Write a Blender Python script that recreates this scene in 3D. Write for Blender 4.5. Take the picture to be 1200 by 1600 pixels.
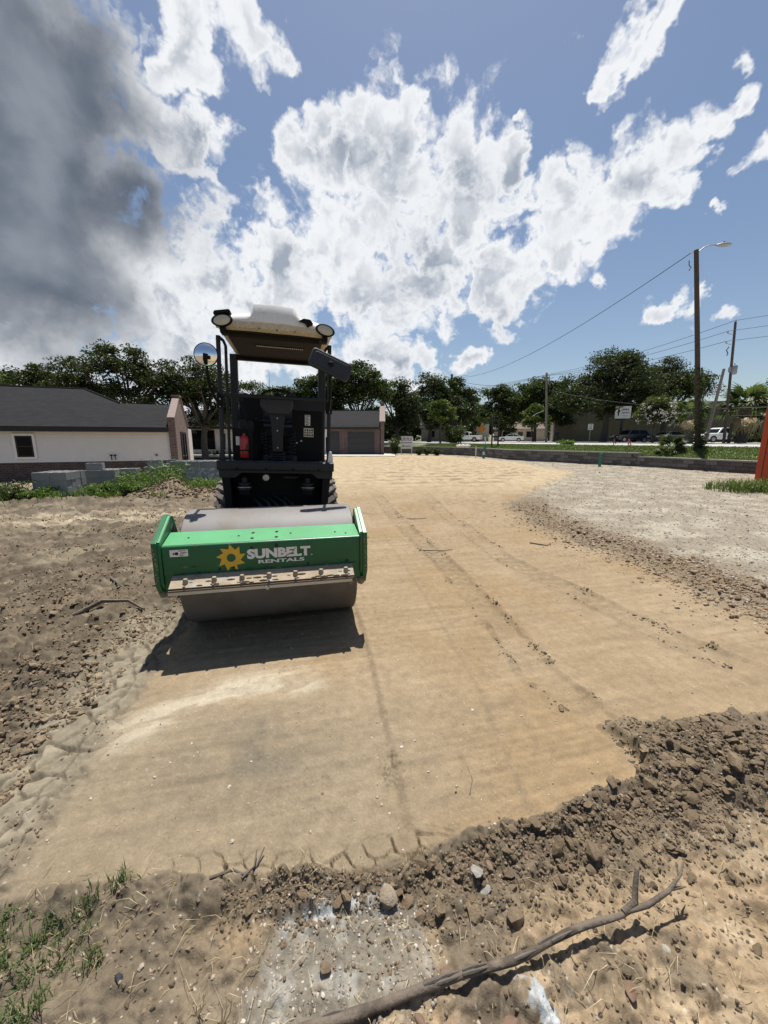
import bpy, bmesh, math, random
import numpy as np
from mathutils import Vector, Matrix

for o in list(bpy.data.objects):
    bpy.data.objects.remove(o, do_unlink=True)
SC = bpy.context.scene
COL = SC.collection
R = math.radians
random.seed(7)
RNG = np.random.default_rng(11)

# ------------------------------------------------------------------ camera
CAM_H = 1.55
cd = bpy.data.cameras.new('camera')
cam = bpy.data.objects.new('camera', cd)
COL.objects.link(cam)
cam.location = (0, 0, CAM_H)
cam.rotation_euler = (R(90 - 10.666), 0, 0)
cd.sensor_fit = 'HORIZONTAL'
cd.sensor_width = 36
cd.lens = 18.0
cd.clip_start = 0.05
cd.clip_end = 3000
SC.camera = cam

# ------------------------------------------------------------------ world: sky with clouds
SUN_EL = 74.0
SUN_AZ = 7.0        # degrees clockwise from +Y (towards +X)
wd = bpy.data.worlds.new('World')
SC.world = wd
wd.use_nodes = True
wd.cycles.sampling_method = 'MANUAL'
wd.cycles.sample_map_resolution = 512
NT = wd.node_tree
NT.nodes.clear()


def N(t, kind, **kw):
    n = t.nodes.new(kind)
    for k, v in kw.items():
        setattr(n, k, v)
    return n


def mth(t, op, a, b=None, c=None, clamp=False):
    n = t.nodes.new('ShaderNodeMath')
    n.operation = op
    n.use_clamp = clamp
    for i, v in enumerate((a, b, c)):
        if v is None:
            continue
        if isinstance(v, (int, float)):
            n.inputs[i].default_value = v
        else:
            t.links.new(v, n.inputs[i])
    return n.outputs[0]


def vmth(t, op, a, b=None, out=0):
    n = t.nodes.new('ShaderNodeVectorMath')
    n.operation = op
    for i, v in enumerate((a, b)):
        if v is None:
            continue
        if isinstance(v, (tuple, list)):
            n.inputs[i].default_value = v
        elif isinstance(v, (int, float)):
            n.inputs[3].default_value = v
        else:
            t.links.new(v, n.inputs[i])
    return n.outputs['Value'] if op in ('DISTANCE', 'DOT_PRODUCT', 'LENGTH') else n.outputs[0]


def mrange(t, v, a, b, c=0.0, d=1.0, smooth=True):
    n = t.nodes.new('ShaderNodeMapRange')
    n.interpolation_type = 'SMOOTHSTEP' if smooth else 'LINEAR'
    n.clamp = True
    t.links.new(v, n.inputs[0])
    for i, x in zip((1, 2, 3, 4), (a, b, c, d)):
        n.inputs[i].default_value = x
    return n.outputs[0]


def noise(t, vec, scale, detail=6, rough=0.55, dist=0.0, lac=2.0):
    n = t.nodes.new('ShaderNodeTexNoise')
    n.inputs['Scale'].default_value = scale
    n.inputs['Detail'].default_value = detail
    n.inputs['Roughness'].default_value = rough
    n.inputs['Lacunarity'].default_value = lac
    n.inputs['Distortion'].default_value = dist
    if vec is not None:
        t.links.new(vec, n.inputs['Vector'])
    return n.outputs['Fac']


def mixc(t, fac, a, b, blend='MIX'):
    n = t.nodes.new('ShaderNodeMix')
    n.data_type = 'RGBA'
    n.blend_type = blend
    if isinstance(fac, (int, float)):
        n.inputs[0].default_value = fac
    else:
        t.links.new(fac, n.inputs[0])
    for i, v in ((6, a), (7, b)):
        if isinstance(v, (tuple, list)):
            n.inputs[i].default_value = (v[0], v[1], v[2], 1)
        else:
            t.links.new(v, n.inputs[i])
    return n.outputs[2]


def adir(az, el):
    return (math.sin(R(az)) * math.cos(R(el)), math.cos(R(az)) * math.cos(R(el)), math.sin(R(el)))


# cloud masses, each (azimuth, elevation, angular size)
DARK = [(-39.7, 24.6, 0.254), (-42.3, 32.1, 0.229), (-34.4, 32.7, 0.135), (-39.2, 17.7, 0.199), (-32.4, 23.6, 0.137), (-47.7, 20.6, 0.224)]
WHITE = [(-41.3, 9.7, 0.129), (-31.4, 16.9, 0.165), (-22.3, 20.2, 0.153), (-12.8, 20.9, 0.151), (-14.8, 13.9, 0.150), (-28.5, 13.4, 0.179),
         (-37.7, 8.9, 0.097), (-22.4, 38.1, 0.061), (-16.0, 40.3, 0.065), (-13.2, 39.5, 0.038), (-23.3, 30.7, 0.072), (-20.3, 29.5, 0.039),
         (-27.8, 31.1, 0.082), (-6.6, 31.7, 0.111), (0.8, 30.8, 0.131), (-3.4, 25.5, 0.157), (5.2, 22.9, 0.151), (10.8, 28.1, 0.123),
         (-11.7, 34.2, 0.039), (-12.7, 36.4, 0.023), (3.3, 33.8, 0.061), (-8.4, 27.2, 0.093), (-3.5, 19.6, 0.146), (3.5, 18.1, 0.123),
         (16.1, 30.8, 0.046), (19.2, 21.2, 0.102), (22.9, 21.4, 0.069), (16.1, 19.6, 0.088), (21.8, 25.7, 0.076), (25.9, 25.5, 0.099),
         (30.1, 27.5, 0.080), (33.4, 29.3, 0.065), (36.3, 30.5, 0.040), (39.0, 31.2, 0.030), (32.8, 25.6, 0.047), (28.0, 36.5, 0.036),
         (30.2, 37.1, 0.032), (26.7, 35.2, 0.029), (16.6, 33.9, 0.021), (40.3, 24.9, 0.046), (37.6, 21.9, 0.020), (33.6, 13.8, 0.038),
         (37.1, 13.5, 0.035), (40.3, 13.2, 0.029), (15.6, 14.4, 0.046), (-0.9, 12.0, 0.089), (5.4, 10.3, 0.075), (11.6, 9.7, 0.037),
         (7.9, 15.8, 0.056), (28.1, 18.1, 0.025), (38.9, 34.1, 0.025),
         (-7.0, 9.0, 0.10), (2.0, 8.0, 0.09), (-24.0, 7.0, 0.12)]


def build_sky():
    t = NT
    tc = N(t, 'ShaderNodeTexCoord')
    D = vmth(t, 'NORMALIZE', tc.outputs['Generated'])
    # warp the lookup direction so that cloud outlines billow
    wn = N(t, 'ShaderNodeTexNoise')
    wn.inputs['Scale'].default_value = 7.5
    wn.inputs['Detail'].default_value = 5
    wn.inputs['Roughness'].default_value = 0.6
    t.links.new(D, wn.inputs['Vector'])
    w = vmth(t, 'SUBTRACT', wn.outputs['Color'], (0.5, 0.5, 0.5))
    wsc = t.nodes.new('ShaderNodeVectorMath')
    wsc.operation = 'SCALE'
    t.links.new(w, wsc.inputs[0])
    wsc.inputs[3].default_value = 0.19
    DW = vmth(t, 'ADD', D, wsc.outputs[0])

    def cover(vec, blobs, grow):
        acc = None
        for az, el, r in blobs:
            dd = vmth(t, 'DISTANCE', vec, adir(az, el))
            v = mrange(t, dd, r * grow, 0.0)
            acc = v if acc is None else mth(t, 'MAXIMUM', acc, v)
        return acc
    B = mth(t, 'MAXIMUM', cover(DW, WHITE, 1.70), cover(DW, DARK, 1.85))
    DK = cover(DW, DARK, 1.75)
    # fair weather clouds scattered over the rest of the sky
    sep = N(t, 'ShaderNodeSeparateXYZ')
    t.links.new(D, sep.inputs[0])
    dz = mth(t, 'ADD', mth(t, 'MAXIMUM', sep.outputs[2], 0.0), 0.30)
    cmb = N(t, 'ShaderNodeCombineXYZ')
    t.links.new(mth(t, 'DIVIDE', sep.outputs[0], dz), cmb.inputs[0])
    t.links.new(mth(t, 'DIVIDE', sep.outputs[1], dz), cmb.inputs[1])
    cmb.inputs[2].default_value = 3.7
    Q = cmb.outputs[0]
    G = mrange(t, noise(t, Q, 1.15, 3, 0.5), 0.60, 0.82, 0.0, 0.62)
    B = mth(t, 'MAXIMUM', B, G)
    # detail: broad billows, fine curls, and the same billows looked up a little towards the sun for lit and unlit sides
    n1 = noise(t, D, 8.0, 11, 0.59, 0.45)
    vo = N(t, 'ShaderNodeTexVoronoi')
    vo.feature = 'F1'
    vo.inputs['Scale'].default_value = 17.0
    vo.inputs['Detail'].default_value = 2.0
    vo.inputs['Roughness'].default_value = 0.55
    t.links.new(DW, vo.inputs['Vector'])
    puff = mth(t, 'SUBTRACT', 0.42, vo.outputs['Distance'])
    m = mth(t, 'ADD', mth(t, 'MULTIPLY', B, 1.55), mth(t, 'MULTIPLY', mth(t, 'SUBTRACT', n1, 0.5), 2.3))
    m = mth(t, 'ADD', m, mth(t, 'MULTIPLY', puff, 0.75))
    alpha = mrange(t, m, 0.24, 0.80)
    off = vmth(t, 'ADD', D, (0.0, 0.008, 0.040))
    n1s = noise(t, off, 8.0, 4, 0.52, 0.45)
    rel = mth(t, 'ADD', mth(t, 'SUBTRACT', n1, n1s), mth(t, 'MULTIPLY', puff, 0.35))
    lit = mrange(t, rel, -0.16, 0.14, 0.0, 1.0)
    n3 = noise(t, D, 4.6, 4, 0.5)
    n4 = noise(t, off, 9.5, 4, 0.48, 0.5)
    thick = mrange(t, mth(t, 'ADD', m, mth(t, 'MULTIPLY', mth(t, 'SUBTRACT', n3, 0.5), 1.6)), 0.70, 1.8)
    grey = mth(t, 'MULTIPLY', thick, mth(t, 'SUBTRACT', 1.0, mth(t, 'MULTIPLY', lit, 0.75)))
    grey = mth(t, 'ADD', grey, mth(t, 'MULTIPLY', mth(t, 'MULTIPLY', mrange(t, n4, 0.40, 0.72), thick), 0.50), None, True)
    c1 = mixc(t, grey, (0.590, 0.602, 0.62), (0.235, 0.268, 0.320))
    dkf = mrange(t, mth(t, 'ADD', DK, mth(t, 'MULTIPLY', mth(t, 'SUBTRACT', n3, 0.5), 0.9)), 0.12, 0.95)
    dcol = mixc(t, mrange(t, mth(t, 'ADD', mth(t, 'MULTIPLY', n3, 0.7), mth(t, 'MULTIPLY', n1, 0.3)), 0.40, 0.64), (0.075, 0.092, 0.122), (0.185, 0.207, 0.243))
    c2 = mixc(t, dkf, c1, dcol)
    sky = N(t, 'ShaderNodeTexSky')
    sky.sky_type = 'NISHITA'
    sky.sun_disc = False
    sky.sun_elevation = R(SUN_EL)
    sky.sun_rotation = R(SUN_AZ)
    sky.altitude = 10
    sky.air_density = 1.0
    sky.dust_density = 0.9
    sky.ozone_density = 0.8
    b1 = N(t, 'ShaderNodeBackground')
    b1.inputs['Strength'].default_value = 0.068
    t.links.new(sky.outputs[0], b1.inputs['Color'])
    b2 = N(t, 'ShaderNodeBackground')
    b2.inputs['Strength'].default_value = 1.0
    t.links.new(c2, b2.inputs['Color'])
    mx = N(t, 'ShaderNodeMixShader')
    t.links.new(alpha, mx.inputs[0])
    t.links.new(b1.outputs[0], mx.inputs[1])
    t.links.new(b2.outputs[0], mx.inputs[2])
    o = N(t, 'ShaderNodeOutputWorld')
    t.links.new(mx.outputs[0], o.inputs['Surface'])


build_sky()

# ------------------------------------------------------------------ sun, exposure
sl = bpy.data.lights.new('sun', 'SUN')
sl.energy = 5.0
sl.angle = R(0.53)
sl.color = (1.0, 0.955, 0.89)
so = bpy.data.objects.new('sun', sl)
COL.objects.link(so)
so.rotation_euler = Vector(adir(SUN_AZ, SUN_EL)).to_track_quat('Z', 'Y').to_euler()
so.location = (0, 0, 30)
SC.view_settings.view_transform = 'Standard'
SC.view_settings.look = 'None'
SC.view_settings.exposure = 0.60
SC.view_settings.gamma = 1.0
SC.view_settings.use_curve_mapping = False
SC.render.engine = 'CYCLES'
SC.cycles.max_bounces = 4
SC.cycles.transparent_max_bounces = 6


# ------------------------------------------------------------------ helpers
def tag(o, label=None, cat=None, group=None, kind=None):
    if label:
        o['label'] = label
    if cat:
        o['category'] = cat
    if group:
        o['group'] = group
    if kind:
        o['kind'] = kind
    return o


def empty(name, loc=(0, 0, 0), rz=0.0):
    o = bpy.data.objects.new(name, None)
    o.empty_display_size = 0.2
    COL.objects.link(o)
    o.location = loc
    o.rotation_euler = (0, 0, rz)
    return o


def mat(name, col, rough=0.6, metal=0.0, var=0.12, vscale=6.0, bump=0.0, bscale=40.0, col2=None, c2scale=3.0, c2lo=0.5, c2hi=0.65,
        spec=0.5, coat=0.0, trans=0.0, coord='Object'):
    """plain principled material with noise variation, an optional second colour in patches and fine bump"""
    m = bpy.data.materials.new(name)
    m.use_nodes = True
    t = m.node_tree
    b = t.nodes['Principled BSDF']
    tc = N(t, 'ShaderNodeTexCoord')
    v = tc.outputs[coord]
    base = col
    if col2 is not None:
        f = mrange(t, noise(t, v, c2scale, 6, 0.6), c2lo, c2hi)
        base = mixc(t, f, col, col2)
    nv = noise(t, v, vscale, 5, 0.6)
    k = mrange(t, nv, 0.25, 0.75, 1 - var, 1 + var, smooth=False)
    sc = N(t, 'ShaderNodeCombineXYZ')
    for i in range(3):
        t.links.new(k, sc.inputs[i])
    t.links.new(mixc(t, 1.0, base, sc.outputs[0], 'MULTIPLY'), b.inputs['Base Color'])
    b.inputs['Roughness'].default_value = rough
    b.inputs['Metallic'].default_value = metal
    b.inputs['Specular IOR Level'].default_value = spec
    b.inputs['Coat Weight'].default_value = coat
    b.inputs['Transmission Weight'].default_value = trans
    if bump:
        bn = N(t, 'ShaderNodeBump')
        bn.inputs['Strength'].default_value = min(1.0, bump)
        bn.inputs['Distance'].default_value = 0.01
        t.links.new(noise(t, v, bscale, 5, 0.65), bn.inputs['Height'])
        t.links.new(bn.outputs[0], b.inputs['Normal'])
    return m


class MB:
    """collects shapes, builds ONE mesh object"""
    def __init__(s):
        s.v = []
        s.f = []

    def add(s, vs, fs):
        k = len(s.v)
        s.v.extend([tuple(p) for p in vs])
        s.f.extend([tuple(i + k for i in f) for f in fs])
        return s

    def box(s, c, d, rot=None):
        hx, hy, hz = d[0] / 2, d[1] / 2, d[2] / 2
        vs = [Vector((x, y, z)) for x in (-hx, hx) for y in (-hy, hy) for z in (-hz, hz)]
        if rot is not None:
            vs = [rot @ p for p in vs]
        c = Vector(c)
        return s.add([p + c for p in vs], [(0, 1, 3, 2), (4, 6, 7, 5), (0, 4, 5, 1), (2, 3, 7, 6), (0, 2, 6, 4), (1, 5, 7, 3)])

    def bb(s, x0, x1, y0, y1, z0, z1):
        return s.box(((x0 + x1) / 2, (y0 + y1) / 2, (z0 + z1) / 2), (abs(x1 - x0), abs(y1 - y0), abs(z1 - z0)))

    def tube(s, pts, rad, n=8, cap=True):
        pts = [Vector(p) for p in pts]
        if not isinstance(rad, (list, tuple)):
            rad = [rad] * len(pts)
        vs = []
        up = None
        for i, p in enumerate(pts):
            a = pts[max(i - 1, 0)]
            b = pts[min(i + 1, len(pts) - 1)]
            tdir = (b - a).normalized()
            if up is None:
                up = Vector((0, 0, 1)) if abs(tdir.z) < 0.9 else Vector((1, 0, 0))
            x = tdir.cross(up).normalized()
            y = x.cross(tdir).normalized()
            up = y
            for j in range(n):
                an = 2 * math.pi * j / n
                vs.append(p + (x * math.cos(an) + y * math.sin(an)) * rad[i])
        fs = []
        for i in range(len(pts) - 1):
            for j in range(n):
                fs.append((i * n + j, i * n + (j + 1) % n, (i + 1) * n + (j + 1) % n, (i + 1) * n + j))
        if cap:
            fs.append(tuple(range(n))[::-1])
            fs.append(tuple((len(pts) - 1) * n + j for j in range(n)))
        return s.add(vs, fs)

    def lathe(s, prof, axis='X', n=32, c=(0, 0, 0), close=False):
        """prof: list of (r, h) along the axis"""
        vs = []
        for r, h in prof:
            for j in range(n):
                a = 2 * math.pi * j / n
                ca, sa = math.cos(a) * r, math.sin(a) * r
                p = {'X': (h, ca, sa), 'Y': (ca, h, sa), 'Z': (ca, sa, h)}[axis]
                vs.append((p[0] + c[0], p[1] + c[1], p[2] + c[2]))
        fs = []
        for i in range(len(prof) - 1):
            for j in range(n):
                fs.append((i * n + j, i * n + (j + 1) % n, (i + 1) * n + (j + 1) % n, (i + 1) * n + j))
        if not close:
            fs.append(tuple(range(n))[::-1])
            fs.append(tuple((len(prof) - 1) * n + j for j in range(n)))
        return s.add(vs, fs)

    def prism(s, poly, a, b, plane='YZ'):
        """polygon in a plane, extruded from a to b along the third axis"""
        n = len(poly)
        f = {'YZ': lambda p, h: (h, p[0], p[1]), 'XZ': lambda p, h: (p[0], h, p[1]), 'XY': lambda p, h: (p[0], p[1], h)}[plane]
        vs = [f(p, a) for p in poly] + [f(p, b) for p in poly]
        fs = [tuple(range(n))[::-1], tuple(range(n, 2 * n))] + [(i, (i + 1) % n, n + (i + 1) % n, n + i) for i in range(n)]
        return s.add(vs, fs)

    def quad(s, a, b, c, d):
        return s.add([a, b, c, d], [(0, 1, 2, 3)])

    def build(s, name, m, parent=None, smooth=None, bevel=0.0, xf=None, seg=2, fix=True):
        me = bpy.data.meshes.new(name)
        vs = s.v if xf is None else [tuple(xf @ Vector(p)) for p in s.v]
        me.from_pydata(vs, [], s.f)
        if fix:
            bm = bmesh.new()
            bm.from_mesh(me)
            bmesh.ops.recalc_face_normals(bm, faces=bm.faces)
            bm.to_mesh(me)
            bm.free()
        if m is not None:
            me.materials.append(m)
        if smooth is not None:
            me.polygons.foreach_set('use_smooth', [True] * len(me.polygons))
            me.set_sharp_from_angle(angle=R(smooth))
        me.update()
        o = bpy.data.objects.new(name, me)
        COL.objects.link(o)
        if parent is not None:
            o.parent = parent
        if bevel:
            b = o.modifiers.new('bevel', 'BEVEL')
            b.width = bevel
            b.segments = seg
            b.limit_method = 'ANGLE'
            b.angle_limit = R(40)
            if smooth is None:
                me.polygons.foreach_set('use_smooth', [True] * len(me.polygons))
                me.set_sharp_from_angle(angle=R(35))
                b.harden_normals = True
        return o


def copy_tree(o, parent=None):
    c = o.copy()
    COL.objects.link(c)
    c.parent = parent
    for ch in list(o.children):
        copy_tree(ch, c)
    return c


def npmesh(name, verts, faces, m, parent=None, smooth=False, k=None):
    """fast mesh from numpy arrays; faces (n,k)"""
    me = bpy.data.meshes.new(name)
    verts = np.asarray(verts, np.float32)
    faces = np.asarray(faces, np.int32)
    nf, k = faces.shape
    me.vertices.add(len(verts))
    me.vertices.foreach_set('co', verts.ravel())
    me.loops.add(nf * k)
    me.loops.foreach_set('vertex_index', faces.ravel())
    me.polygons.add(nf)
    me.polygons.foreach_set('loop_start', np.arange(0, nf * k, k, dtype=np.int32))
    me.polygons.foreach_set('loop_total', np.full(nf, k, np.int32))
    me.polygons.foreach_set('use_smooth', np.full(nf, bool(smooth)))
    me.update(calc_edges=True)
    me.validate()
    if m is not None:
        me.materials.append(m)
    o = bpy.data.objects.new(name, me)
    COL.objects.link(o)
    if parent is not None:
        o.parent = parent
    return o


def vcol(me, name, arr):
    a = me.attributes.new(name, 'FLOAT_COLOR', 'POINT')
    c = np.ones((len(me.vertices), 4), np.float32)
    c[:, :arr.shape[1]] = arr
    a.data.foreach_set('color', c.ravel())


def text_mesh(txt, height, width=None, bold=0.0):
    """lettering as flat mesh data in the XY plane, origin at left baseline, scaled to height and width"""
    cu = bpy.data.curves.new('txt', 'FONT')
    cu.body = txt
    cu.size = 1.0
    cu.offset = bold
    cu.resolution_u = 3
    o = bpy.data.objects.new('txt', cu)
    COL.objects.link(o)
    bpy.context.view_layer.update()
    dg = bpy.context.evaluated_depsgraph_get()
    me = bpy.data.meshes.new_from_object(o.evaluated_get(dg))
    bpy.data.objects.remove(o)
    co = np.array([v.co[:] for v in me.vertices])
    mn, mx = co.min(0), co.max(0)
    sy = height / (mx[1] - mn[1])
    sx = sy if width is None else width / (mx[0] - mn[0])
    vs = [((p[0] - mn[0]) * sx, (p[1] - mn[1]) * sy) for p in co]
    fs = [tuple(p.vertices) for p in me.polygons]
    return vs, fs


# ---- numpy noise
def _hash(ix, iy, s):
    n = (ix.astype(np.int64) * 374761393 + iy.astype(np.int64) * 668265263 + s * 974634777) & 0x7fffffff
    n = ((n ^ (n >> 13)) * 1274126177) & 0x7fffffff
    return ((n ^ (n >> 16)) & 0xffff) / 65535.0


def pnoise(x, y, s=0):
    ix, iy = np.floor(x), np.floor(y)
    fx, fy = x - ix, y - iy
    u, v = fx * fx * fx * (fx * (fx * 6 - 15) + 10), fy * fy * fy * (fy * (fy * 6 - 15) + 10)

    def g(a, b):
        an = _hash(ix + a, iy + b, s) * 2 * np.pi
        return np.cos(an) * (fx - a) + np.sin(an) * (fy - b)
    return ((1 - u) * (1 - v) * g(0, 0) + u * (1 - v) * g(1, 0) + (1 - u) * v * g(0, 1) + u * v * g(1, 1)) * 1.5


def fbm(x, y, s=0, o=4, gain=0.5, lac=2.03):
    t = 0
    a = 1.0
    for i in range(o):
        t = t + a * pnoise(x, y, s + i * 17)
        x = x * lac + 3.1
        y = y * lac + 1.7
        a *= gain
    return t


def voro(x, y, s=0):
    ix, iy = np.floor(x), np.floor(y)
    f1 = np.full(x.shape, 9.0)
    f2 = np.full(x.shape, 9.0)
    idv = np.zeros(x.shape)
    for a in (-1, 0, 1):
        for b in (-1, 0, 1):
            cx, cy = ix + a, iy + b
            px = cx + _hash(cx, cy, s)
            py = cy + _hash(cx, cy, s + 5)
            d = np.hypot(px - x, py - y)
            hv = _hash(cx, cy, s + 9)
            nw = d < f1
            f2 = np.where(nw, f1, np.minimum(f2, d))
            idv = np.where(nw, hv, idv)
            f1 = np.where(nw, d, f1)
    return f1, f2, idv


def sstep(a, b, x):
    t = np.clip((x - a) / (b - a), 0, 1)
    return t * t * (3 - 2 * t)


def seg_dist(x, y, pts, closed=False):
    pts = list(pts)
    if closed:
        pts = pts + [pts[0]]
    d = np.full(x.shape, 1e9)
    for (ax, ay), (bx, by) in zip(pts[:-1], pts[1:]):
        vx, vy = bx - ax, by - ay
        t = np.clip(((x - ax) * vx + (y - ay) * vy) / (vx * vx + vy * vy + 1e-12), 0, 1)
        d = np.minimum(d, np.hypot(x - ax - t * vx, y - ay - t * vy))
    return d


def poly_sd(x, y, pts):
    """signed distance, positive inside"""
    d = seg_dist(x, y, pts, True)
    ins = np.zeros(x.shape, bool)
    n = len(pts)
    for i in range(n):
        ax, ay = pts[i]
        bx, by = pts[(i + 1) % n]
        c = ((ay > y) != (by > y)) & (x < (bx - ax) * (y - ay) / (by - ay + 1e-12) + ax)
        ins ^= c
    return np.where(ins, d, -d)


# ------------------------------------------------------------------ the ground
LANE = [(-1.32, 1.05), (-1.36, 1.28), (-1.42, 1.55), (-1.53, 1.98), (-1.63, 2.48), (-1.69, 3.05), (-1.95, 4.2), (-2.5, 6.2), (-3.4, 9.2), (-4.6, 12.0),
        (-9.0, 15.0), (-11.0, 30.0), (-8, 37.7), (6.0, 38.6), (9.01, 27.2), (8.97, 18.6), (4.85, 12.05), (3.06, 9.06), (2.83, 7.23),
        (2.99, 5.8), (3.27, 4.7), (3.31, 3.75), (3.37, 3.14), (2.9, 2.3), (2.3, 1.95), (1.74, 1.90), (1.46, 1.86), (1.20, 1.86), (1.22, 1.66), (1.22, 1.53), (0.83, 1.40), (0.41, 1.28),
        (0.0, 1.17), (-0.23, 1.13), (-0.46, 1.11), (-0.68, 1.09), (-0.9, 1.08), (-1.13, 1.06)]
GRAVEL = [(3.45, 3.14), (3.4, 3.75), (3.35, 4.7), (3.1, 5.8), (2.9, 7.23), (3.1, 9.06), (4.85, 12.05), (9.2, 18.6), (9.3, 27.2), (6.3, 37.6), (0, 40.5), (0, 47), (40, 47), (40, 2), (8, 1.0), (4, 2.2)]
NEAR_EDGE = [(1.9, 1.86), (1.60, 1.62), (1.22, 1.48), (0.83, 1.38), (0.41, 1.26), (0.0, 1.15), (-0.23, 1.11), (-0.46, 1.09), (-0.68, 1.07), (-0.9, 1.06), (-1.2, 1.04)]
TRACKS = [[(-0.58, 13.87), (0.14, 8.23), (0.44, 6.44), (0.8, 4.57), (0.99, 3.05), (1.04, 2.36), (1.22, 1.83)],
          [(1.09, 16.31), (1.26, 8.23), (1.59, 4.83), (1.99, 3.75), (2.27, 2.78), (2.57, 2.32), (3.4, 1.6)]]
DRUM_STEP = [(-0.30, 3.5), (-0.23, 3.24), (-0.09, 2.52), (0.0, 1.93), (0.06, 1.59), (0.1, 1.31)]
LEFT_SEAM = [(-1.36, 1.05), (-1.42, 1.28), (-1.48, 1.55), (-1.58, 1.98), (-1.68, 2.48), (-1.74, 3.05), (-2.0, 4.2), (-2.6, 6.2)]
LEFT_TRACK = [(-1.55, 0.9), (-1.62, 1.4), (-1.72, 2.0), (-1.86, 2.6), (-2.0, 3.1)]
YAW = R(13)


def zones(x, y):
    """soft masks of the kinds of ground"""
    Z = {}
    wob = 0.05 * fbm(x * 2.2, y * 2.2, 3, 3) + 0.02 * fbm(x * 11, y * 11, 5, 2)
    dcam = np.hypot(x, y)
    wobf = wob * np.clip(dcam / 2.5, 0.5, 6)
    lane = poly_sd(x, y, LANE) + wobf
    Z['sd'] = lane
    Z['lane'] = sstep(-0.015, 0.035, lane)
    grav = poly_sd(x, y, GRAVEL) + wobf * 2
    Z['gravel'] = sstep(-0.25, 0.35, grav) * (1 - 0.0 * x)
    Z['berm'] = np.exp(-((grav - 0.28) / np.where(grav > 0.28, 0.62, 0.40)) ** 2) * sstep(2.4, 3.2, y) * (1 - sstep(9, 12, y))
    de = seg_dist(x, y, NEAR_EDGE)
    side = -lane
    Z['clod'] = np.exp(-((de - 0.05) / 0.13) ** 2) * sstep(-0.06, 0.03, side) * sstep(-0.75, 0.0, x + 0.15 * fbm(x * 5, y * 5, 8, 2))
    pile = np.exp(-(((x - 1.62) / 0.42) ** 2 + ((y - 1.60) / 0.22) ** 2))
    Z['pile'] = np.clip(pile, 0, 1)
    Z['clod'] = np.clip(Z['clod'] + sstep(0.15, 0.7, pile), 0, 1) * (1 - Z['lane'] * 0.9)
    Z['leftdirt'] = (1 - Z['lane']) * sstep(0.05, 0.4, -1.30 - 0.10 * y - x + wob * 2) * sstep(0.95, 1.25, y + 0.3 * wob) * (1 - sstep(9.0, 13, y))
    Z['near'] = (1 - Z['lane']) * (1 - sstep(1.5, 2.0, y)) * sstep(-1.7, -1.2, x)
    Z['farsand'] = sstep(9.5, 15, y + 4 * wob) * (1 - Z['gravel'])
    return Z


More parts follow.
